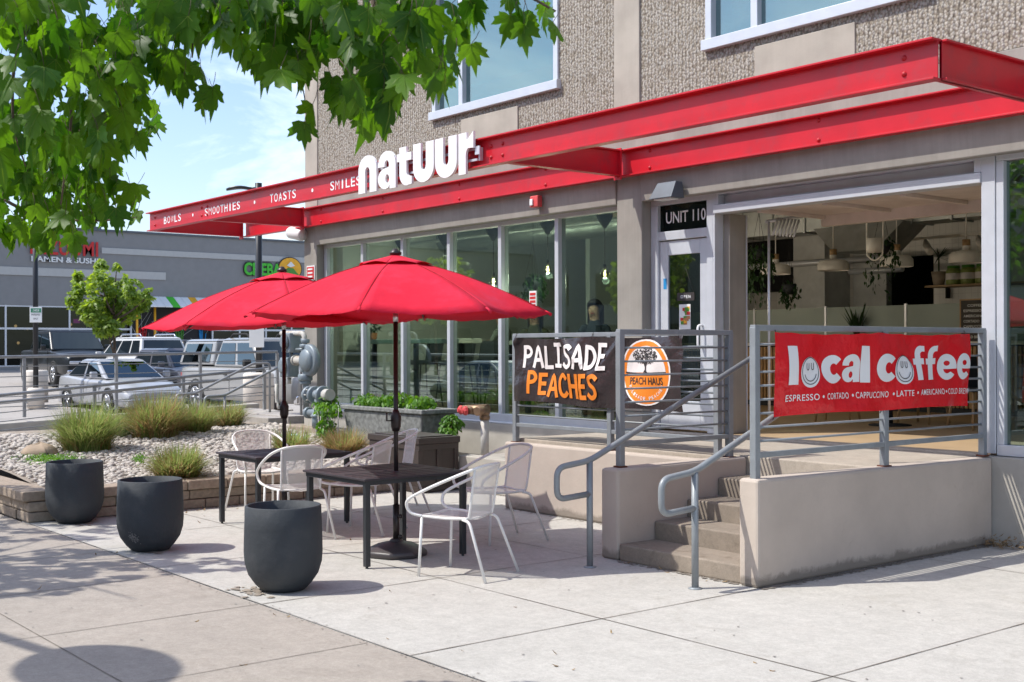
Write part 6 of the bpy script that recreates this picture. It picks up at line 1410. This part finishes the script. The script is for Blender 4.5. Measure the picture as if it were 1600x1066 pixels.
# window bar, stools, table, chairs
t = thing("window_bar", "long white bar counter inside the cafe windows", "bar counter", (-16, 10.75, FZ)); b = MB(); b.box(-17.2, -14.4, 10.55, 10.98, 1.79, 1.86); b.build("top", 'shade', t, .006)
for x in (-17.0, -15.8, -14.6): b = MB(); b.box(x - .03, x + .03, 10.72, 10.78, FZ, 1.789); b.build("leg", 'dark', t)
t = thing("window_bar", "white bar counter inside the panes behind the peaches banner", "bar counter", (-12.4, 11.2, FZ)); b = MB(); b.box(-13.9, -11.0, 11.0, 11.4, 1.76, 1.82); b.build("top", 'shade', t, .006)
for x in (-13.6, -12.4, -11.2): b = MB(); b.box(x - .03, x + .03, 11.17, 11.23, FZ, 1.759); b.build("leg", 'dark', t)
def stool(loc, rz, lab):
    t = thing("bar_stool", lab, "stool", loc, rz, "black bar stools inside the windows")
    b = MB(); b.grid(lambda u, v: Vector(((u - .5) * .42, (v - .5) * .42, .70 + .05 * (2 * abs(v - .5)) ** 2)), 6, 6); b.grid(lambda u, v: Vector((-.2 - .06 * v, (u - .5) * (.42 + .02 * v), .72 + v * .33)), 6, 6); o = b.build("shell", 'charcoal', t, 0, True); q = o.modifiers.new("thick", 'SOLIDIFY'); q.thickness = .025
    for x, y in ((.16, .16), (.16, -.16), (-.16, .16), (-.16, -.16)): b = MB(); b.tube([(x, y, .70), (x * 1.45, y * 1.35, 0)], .012, 6); b.build("leg", 'dark', t, 0, True)
    b = MB(); b.tube([(.21, .2, .25), (.21, -.2, .25), (-.21, -.2, .25), (-.21, .2, .25), (.21, .2, .25)], .009, 5); b.build("foot_ring", 'dark', t, 0, True); return t
s0 = stool((-16.4, 11.3, FZ), R(-90), "black bar stool nearest the left end of the window bar")
for x, y, lab in ((-15.6, 11.35, "black bar stool second along the window bar, behind the second pane"), (-14.9, 11.3, "black bar stool third along the window bar, behind the third pane"), (-14.0, 11.5, "black bar stool at the right end of the window bar, behind the fourth pane")): dup(s0, (x, y, FZ), R(-85), lab)
p = PY(583, 520, 10.8); t = thing("potted_plant", "small plant in a terracotta pot on the window bar", "plant", (p.x, 10.8, 1.862)); b = MB(); b.lathe([(0, 0), (.055, 0), (.075, .11), (.06, .11), (0, .09)], (0, 0, 0), 14); b.build("pot", 'terracotta', t, 0, True); b = MB(); b.keep = True; rng = random.Random(5)
for k in range(40): put_leaf(b, 'oval', Vector((rng.gauss(0, .05), rng.gauss(0, .05), .15 + abs(rng.gauss(0, .06)))), .07, rot_leaf(rng, .5))
b.build("leaves", 'houseplant', t, 0, True)
def wchair(loc, rz, lab):
    t = thing("wooden_leg_chair", lab, "chair", loc, rz, "dark chairs with wooden legs inside the cafe")
    b = MB(); b.box(-.22, .22, -.22, .22, .43, .47); b.grid(lambda u, v: Vector((-.21 - .05 * v, (u - .5) * .44, .47 + .36 * v)), 4, 4); o = b.build("shell", 'charcoal', t, .01, True)
    for x, y in ((.17, .17), (.17, -.17), (-.17, .17), (-.17, -.17)): b = MB(); b.tube([(x, y, .43), (x * 1.3, y * 1.3, 0)], [.02, .014], 8); b.build("leg", 'wood', t, 0, True)
    return t
w0 = wchair((-9.5, 12.9, FZ), R(200), "dark chair with wooden legs inside the cafe, left of the table"); dup(w0, (-8.6, 13.4, FZ), R(90), "dark chair with wooden legs inside the cafe, beyond the table"); dup(w0, (-7.6, 12.9, FZ), R(-20), "dark chair with wooden legs inside the cafe, right of the table")
t = thing("dining_table", "small dining table inside the open cafe front", "table", (-8.6, 12.7, FZ)); b = MB(); b.box(-9.1, -8.1, 12.35, 13.05, 1.48, 1.52); b.build("top", 'wood', t, .006); b = MB(); b.tube([(-8.6, 12.7, FZ + .02), (-8.6, 12.7, 1.48)], .035, 10); b.lathe([(0, 0), (.25, 0), (.25, .015), (.04, .03), (0, .03)], (-8.6, 12.7, FZ), 20); b.build("pedestal", 'dark', t)
# notice on glass
b = MB(); p = PY(832, 468, 10.03); b.use('signface').box(p.x - .07, p.x + .07, 10.035, 10.045, p.z - .11, p.z + .11); b.use('signred')
for k in range(4): b.box(p.x - .055, p.x + .055, 10.030, 10.034, p.z - .09 + k * .048, p.z - .06 + k * .048)
tag(b.build("window_notice", 'signface'), "small red and white notice stuck to the fifth window pane", "notice")

# people seated behind the windows
def person(label, loc, rz, shirt, turn, hair_len):
    t = thing("person", label, "person", loc, rz)
    me = bpy.data.meshes.new("body"); bm = bmesh.new(); rad = []
    def v(x, y, z, r): rad.append(r); return bm.verts.new((x, y, z))
    pel = v(0, 0, .78, (.155, .125)); wa = v(.01, 0, .95, (.135, .105)); ch = v(.02, 0, 1.14, (.155, .115)); ne = v(.02, 0, 1.33, (.058, .055)); hd = v(.045, 0, 1.44, (.085, .092)); cr_ = v(.045, 0, 1.55, (.080, .090)); nose = v(.135, 0, 1.475, (.018, .018)); chin = v(.085, 0, 1.395, (.045, .04))
    E = [(pel, wa), (wa, ch), (ch, ne), (ne, hd), (hd, cr_), (hd, chin)]
    for s_ in (1, -1):
        sh = v(.0, s_ * .17, 1.24, (.062, .06)); el = v(.08, s_ * .25, 1.03, (.046, .044)); wr = v(.30, s_ * .16, 1.07, (.030, .026)); pa = v(.37, s_ * .14, 1.075, (.020, .036)); E += [(ch, sh), (sh, el), (el, wr), (wr, pa)]
        for k in range(4): f1 = v(.42, s_ * (.175 - .022 * k), 1.085, (.009, .009)); f2 = v(.455 - .006 * abs(k - 1.4), s_ * (.178 - .024 * k), 1.065, (.0075, .0075)); E += [(pa, f1), (f1, f2)]
        th = v(.375, s_ * .095, 1.08, (.010, .010)); t2 = v(.405, s_ * .085, 1.07, (.008, .008)); E += [(wr, th), (th, t2)]
        hp = v(.10, s_ * .10, .745, (.095, .085)); kn = v(.42, s_ * .11, .75, (.062, .06)); an = v(.40, s_ * .11, .33, (.040, .04)); fo = v(.52, s_ * .11, .29, (.036, .03)); E += [(pel, hp), (hp, kn), (kn, an), (an, fo)]
    E.append((hd, nose))
    for a_, b_ in E: bm.edges.new((a_, b_))
    bm.to_mesh(me); bm.free(); o = bpy.data.objects.new("body", me); COL.objects.link(o); sk = o.modifiers.new("skin", 'SKIN'); 
    sd = me.skin_vertices[0].data if me.skin_vertices else None
    if sd is None: 
        bpy.context.view_layer.objects.active = o
    for i, r_ in enumerate(rad): me.skin_vertices[0].data[i].radius = r_; me.skin_vertices[0].data[i].use_root = (i == 0)
    ss = o.modifiers.new("sub", 'SUBSURF'); ss.levels = ss.render_levels = 2
    dg = bpy.context.evaluated_depsgraph_get(); m2 = bpy.data.meshes.new_from_object(o.evaluated_get(dg)); bpy.data.objects.remove(o)
    for k in ('skin', shirt, 'navy'): m2.materials.append(MT[k])
    for p in m2.polygons:
        c = p.center; p.use_smooth = True
        p.material_index = 0 if (c.z > 1.315 or (c.x > .27 and c.z > 1.0)) else (2 if c.z < .86 else 1)
    o = bpy.data.objects.new("body", m2); COL.objects.link(o); o.parent = t
    b = MB(); b.ball((.03, 0, 1.515), .112, 18, 12, (1.0, .93, 1.0)); 
    bmesh.ops.delete(b.bm, geom=[q for q in b.bm.verts if q.co.x > .085 and q.co.z < 1.565], context='VERTS')
    b.grid(lambda u, w_: Vector((-.03 - .05 * math.cos((u - .5) * 2.6) + .05 * abs(u - .5), .115 * math.sin((u - .5) * 3.0), 1.54 - w_ * hair_len + .02 * math.sin(u * 19))), 14, 6); h = b.build("hair", 'hair', t, 0, True); q = h.modifiers.new("thick", 'SOLIDIFY'); q.thickness = .02; q.offset = 0
    b = MB()
    for s_ in (1, -1): b.ball((.128, s_ * .034, 1.49), .010, 8, 6)
    b.build("eyes", 'darkink', t, 0, True); b = MB(); b.ball((.128, 0, 1.425), .02, 8, 6, (.4, 1.1, .35)); b.build("mouth", 'redcap', t, 0, True)
    return t
p = PY(930, 500, 11.7); person("person with long dark hair and dark top seated behind the window beside the column", (p.x, 11.7, FZ), R(-60), 'navy', 0, .34); s_ = dup(s0, (p.x, 11.7, FZ), R(-60), "black bar stool under the person in the dark top")
p = PY(836, 505, 11.75); person("person with dark hair in an olive top facing out behind the peaches banner", (p.x, 11.75, FZ - .04), R(-55), 'olive', 0, .30); dup(s0, (p.x, 11.75, FZ - .04), R(-55), "black bar stool under the person in the olive top")
p = PY(786, 512, 12.3); person("person in a pale grey shirt seated deeper inside behind the fifth window pane", (p.x, 12.3, FZ - .02), R(200), 'grey shirt', 0, .10); dup(s0, (p.x, 12.3, FZ - .02), R(200), "black bar stool under the person in the pale shirt")

# ================================================================== STREET MAPLES
rng = random.Random(17)
def off_frame(p):
    u, v, d = proj(p)
    return d < .2 or u < -12 or u > 1612 or v < -12 or v > 1078
def inside(u, v, poly):
    c = False; j = len(poly) - 1
    for i in range(len(poly)):
        (xi, yi), (xj, yj) = poly[i], poly[j]
        if (yi > v) != (yj > v) and u < (xj - xi) * (v - yi) / (yj - yi) + xi: c = not c
        j = i
    return c
t = thing("street_maple", "maple whose leafy branches hang over the top left of the view", "tree", (-4.9, -1.0, 0))
LV = MB(); LV.keep = True; TW = MB(); VN = MB(); VN.keep = True
def twig(pts, r0, n=8, leafs=()):
    P = smooth_path([PD(*p) for p in pts], 5); TW.tube(P, [r0 * (1 - .75 * i / len(P)) for i in range(len(P))], 6); return P
trunk_top = Vector((-4.9, -1.0, 3.1)); TW.tube(smooth_path([(-4.9, -1.0, 0), (-4.86, -.98, 1.4), trunk_top, (-4.6, -.6, 4.0)], 5), [.14, .135, .13, .125, .12, .115, .11, .108, .105, .10, .098, .095, .09, .08, .07, .06], 12)
limbs = {}
def limb(pts, r0): P = smooth_path(pts, 6); TW.tube(P, [r0 * (1 - .7 * i / len(P)) for i in range(len(P))], 8); return P
L1 = limb([trunk_top, (-4.5, .3, 3.45), (-3.9, 1.5, 3.35), PD(560, -90, 4.0)], .05)
L2 = limb([trunk_top, (-5.0, .4, 3.3), (-5.0, 1.4, 3.25), PD(170, -120, 4.9)], .05)
L3 = limb([trunk_top, (-5.6, .2, 2.9), (-5.9, 1.0, 2.75), PD(-70, 260, 5.6)], .04)
L4 = limb([PD(560, -90, 4.0), PD(700, -60, 4.05), PD(790, -25, 4.1), PD(868, 18, 4.15)], .012)
tw = [twig([(560, -90, 4.0), (590, 40, 3.9), (585, 130, 3.85), (590, 205, 3.85)], .010), twig([(520, -90, 4.1), (470, 0, 4.1), (430, 70, 4.1)], .009), twig([(170, -120, 4.9), (290, -20, 4.6), (300, 90, 4.5)], .010), twig([(170, -120, 4.9), (120, 60, 4.8), (110, 200, 4.8), (95, 320, 4.8)], .011),
      twig([(-70, 260, 5.6), (40, 330, 5.5), (130, 345, 5.4), (215, 340, 5.3)], .010), twig([(170, -120, 4.9), (40, 50, 4.7), (20, 180, 4.7), (40, 260, 4.8)], .010), twig([(430, 70, 4.1), (470, 130, 4.05), (478, 178, 4.05)], .004)]
regs = [ # polygon, leaf count, depth range, size range
    ([(-10, -12), (245, -12), (240, 60), (230, 140), (190, 200), (165, 240), (-10, 250)], 190, (4.2, 5.2), (.115, .165)),
    ([(240, -12), (360, -12), (310, 45), (285, 62), (240, 68)], 46, (4.1, 4.9), (.10, .14)),
    ([(235, -12), (535, -12), (525, 40), (430, 62), (360, 40), (300, 50), (240, 62)], 74, (3.9, 4.7), (.11, .15)),
    ([(-10, 200), (190, 190), (240, 160), (250, 215), (225, 240), (160, 280), (110, 290), (-10, 300)], 115, (5.0, 6.0), (.095, .135)),
    ([(-10, 280), (150, 285), (215, 300), (236, 345), (215, 352), (130, 360), (60, 395), (-10, 400)], 135, (5.0, 6.0), (.085, .125)),
    ([(95, 345), (135, 352), (133, 400), (110, 405), (95, 370)], 5, (4.6, 5.0), (.10, .13)),
    ([(345, -12), (520, -12), (520, 60), (490, 118), (430, 125), (385, 95), (335, 50)], 72, (3.8, 4.3), (.11, .155)),
    ([(510, -12), (690, -12), (680, 50), (725, 110), (690, 130), (655, 95), (635, 160), (618, 205), (590, 205), (548, 190), (525, 175), (510, 105)], 82, (3.6, 4.2), (.11, .16)),
    ([(236, 95), (270, 90), (330, 120), (338, 170), (320, 180), (285, 150), (245, 120)], 13, (4.3, 4.6), (.12, .15)),
    ([(690, -12), (770, -12), (745, 30), (700, 40), (740, 90)], 14, (3.8, 4.2), (.10, .13)),
    ([(775, 0), (830, -5), (880, 40), (860, 60), (800, 55), (775, 30)], 9, (4.0, 4.2), (.095, .12)),
    ([(458, 182), (490, 175), (495, 200), (465, 212)], 2, (4.0, 4.06), (.11, .12))]
for poly, n, (d0, d1), (s0_, s1_) in regs:
    us, vs = [p[0] for p in poly], [p[1] for p in poly]; k = 0; g = 0
    while k < n and g < 20000:
        g += 1; u, v = rng.uniform(min(us), max(us)), rng.uniform(min(vs), max(vs))
        if not inside(u, v, poly): continue
        k += 1; p = PD(u, v - 14, rng.uniform(d0, d1)); sz, rm, fo, dp = rng.uniform(s0_ * .75, s1_), rot_leaf(rng, .78, .6), rng.uniform(.05, .6), rng.uniform(-.05, .55); put_leaf(LV, 'maple', p, sz, rm, fo, dp); put_veins(VN, p, sz, rm, fo, dp); pt = p + Vector((rng.uniform(-.03, .03), rng.uniform(-.03, .03), sz * .45)); TW.tube([p, (p + pt) / 2 + Vector((.006, 0, 0)), pt], .0013, 3)
for k in range(700):                                                     # the rest of the crown, above and left of the view
    p = Vector((-4.9 + rng.gauss(0, 1.3), .2 + rng.gauss(0, 1.2), 4.6 + rng.gauss(0, .8)))
    q = p + Vector((math.cos(SUN_H), math.sin(SUN_H), 0)) * (p.z / math.tan(SUN_E)); uu, vv, dd = proj((q.x, q.y, 0))
    if off_frame(p) and not (dd > 1 and -40 < uu < 1640 and vv < 1090): put_leaf(LV, 'maple', p, rng.uniform(.10, .16), rot_leaf(rng, .7))
crn = LV.build("crown", 'leafnear', t); TW.build("branches", 'bark', t); VN.build("leaf_veins", 'vein', crn)
# second maple along the kerb: stands left of the view, throws the dappled shade on the sidewalk
t = thing("street_maple", "second kerbside maple shading the sidewalk in front of the planters", "tree", (-11.6, .2, 0)); LV = MB(); LV.keep = True; TW = MB()
TW.tube(smooth_path([(-11.6, .2, 0), (-11.55, .22, 1.6), (-11.6, .25, 3.0), (-11.5, .3, 4.6)], 5), [.13 - .006 * i for i in range(16)], 10)
shade = [[(-20, 800), (120, 808), (240, 838), (60, 845), (-20, 850)], [(-20, 858), (250, 858), (330, 868), (395, 880), (385, 890), (250, 900), (130, 915), (110, 928), (-20, 934)], [(100, 845), (190, 842), (175, 836), (110, 834)]]
for poly, n in zip(shade, (330, 900, 40)):
    us, vs = [p[0] for p in poly], [p[1] for p in poly]; k = g = 0
    while k < n and g < 30000:
        g += 1; u, v = rng.uniform(min(us), max(us)), rng.uniform(min(vs), max(vs))
        if not inside(u, v, poly) or noise.noise(Vector((u * .014, v * .10, 3))) < -.12: continue
        q = PZ(u, v, 0); z = rng.uniform(3.0, 5.4); p = Vector((q.x, q.y, 0)) - SD * (z / -SD.z); 
        if not off_frame(p): continue
        k += 1; put_leaf(LV, 'maple', p, rng.uniform(.10, .15), rot_leaf(rng, .5))
for k in range(900):
    p = Vector((-12.4 + rng.gauss(0, 1.1), -.2 + rng.gauss(0, 1.0), 4.4 + rng.gauss(0, .8)))
    q = p - SD * (p.z / SD.z) ; uu, vv, dd = proj((q.x, q.y, 0))
    if off_frame(p) and not (dd > 1 and -60 < uu < 700): put_leaf(LV, 'maple', p, rng.uniform(.10, .16), rot_leaf(rng, .6))
for k in range(14): a = k * .45; e = Vector((-11.6 + 1.6 * math.cos(a), .3 + 1.2 * math.sin(a), 3.8 + .12 * k)); TW.tube(smooth_path([(-11.58, .24, 2.6 + .1 * k), (Vector((-11.58, .24, 2.9 + .1 * k)) + e) / 2, e], 4), [.03 - .003 * i for i in range(9)], 6)
LV.build("crown", 'leafnear', t); TW.build("trunk", 'bark', t)
# street lamp beside the camera whose oval head throws the smooth shadow in the corner
hp = PZ(150, 1043, 0) - SD * (4.6 / -SD.z)
t = thing("street_lamp", "street lamp with oval head over the sidewalk left of the view", "lamp post", (hp.x - 2.2, hp.y - .4, 0))
b = MB(); b.tube(fillet([(hp.x - 2.2, hp.y - .4, 0), (hp.x - 2.2, hp.y - .4, 4.6), (hp.x, hp.y, 4.6)], .5, 8), .05, 10); b.build("post", 'lamp', t)
b = MB(); b.ball((hp.x + .02, hp.y, 4.6), .58, 24, 12, (1.0, .72, .14)); b.build("lamp_head", 'lamp', t)
# across the street (what the windows mirror)
t = thing("street_building", "tall grey building across the street", "building", (-18, -30, 0)); b = MB(); b.box(-170, 10, -36, -28, -.2, 13); b.build("wall", 'strip', t)
b = MB()
for k in range(-20, 14): b.box(-57 + k * 4.8, -54.6 + k * 4.8, -28, -27.96, 1, 3); b.box(-57 + k * 4.8, -54.6 + k * 4.8, -28, -27.96, 4.2, 6)
b.build("window", 'dark', t)
for src, (x, y), rz, lab in (("silver_pickup", (-24, -4.6), 0, "silver pickup truck parked along the kerb across the sidewalk"), ("silver_sedan", (-31, -4.4), 0, "silver sedan parked along the kerb behind the kerbside pickup"), ("dark_hatchback", (-17.4, -4.5), 0, "grey hatchback parked along the kerb in front of the kerbside pickup")):
    dup(bpy.data.objects[src], (x, y, -.14), rz, lab)
for i, (x, y, lab) in enumerate(((-33, -13, "leafy street tree across the road, far left"), (-20, -12, "leafy street tree across the road, opposite the umbrellas"), (5, -9, "leafy street tree across the road, behind the camera"), (-47, -13, "leafy street tree across the road, by the car park entrance"))):
    tree("street_tree", lab, Vector((x, y, -.1)), 6.0, [(Vector((0, 0, 4.6)), 1.5, 1.0), (Vector((1, .4, 3.9)), 1.1, .9), (Vector((-1, -.3, 4.0)), 1.1, .9), (Vector((.2, -.8, 5.4)), 1.0, .9)], 1300, 60 + i, 'leaffar', .34, group="trees across the road")
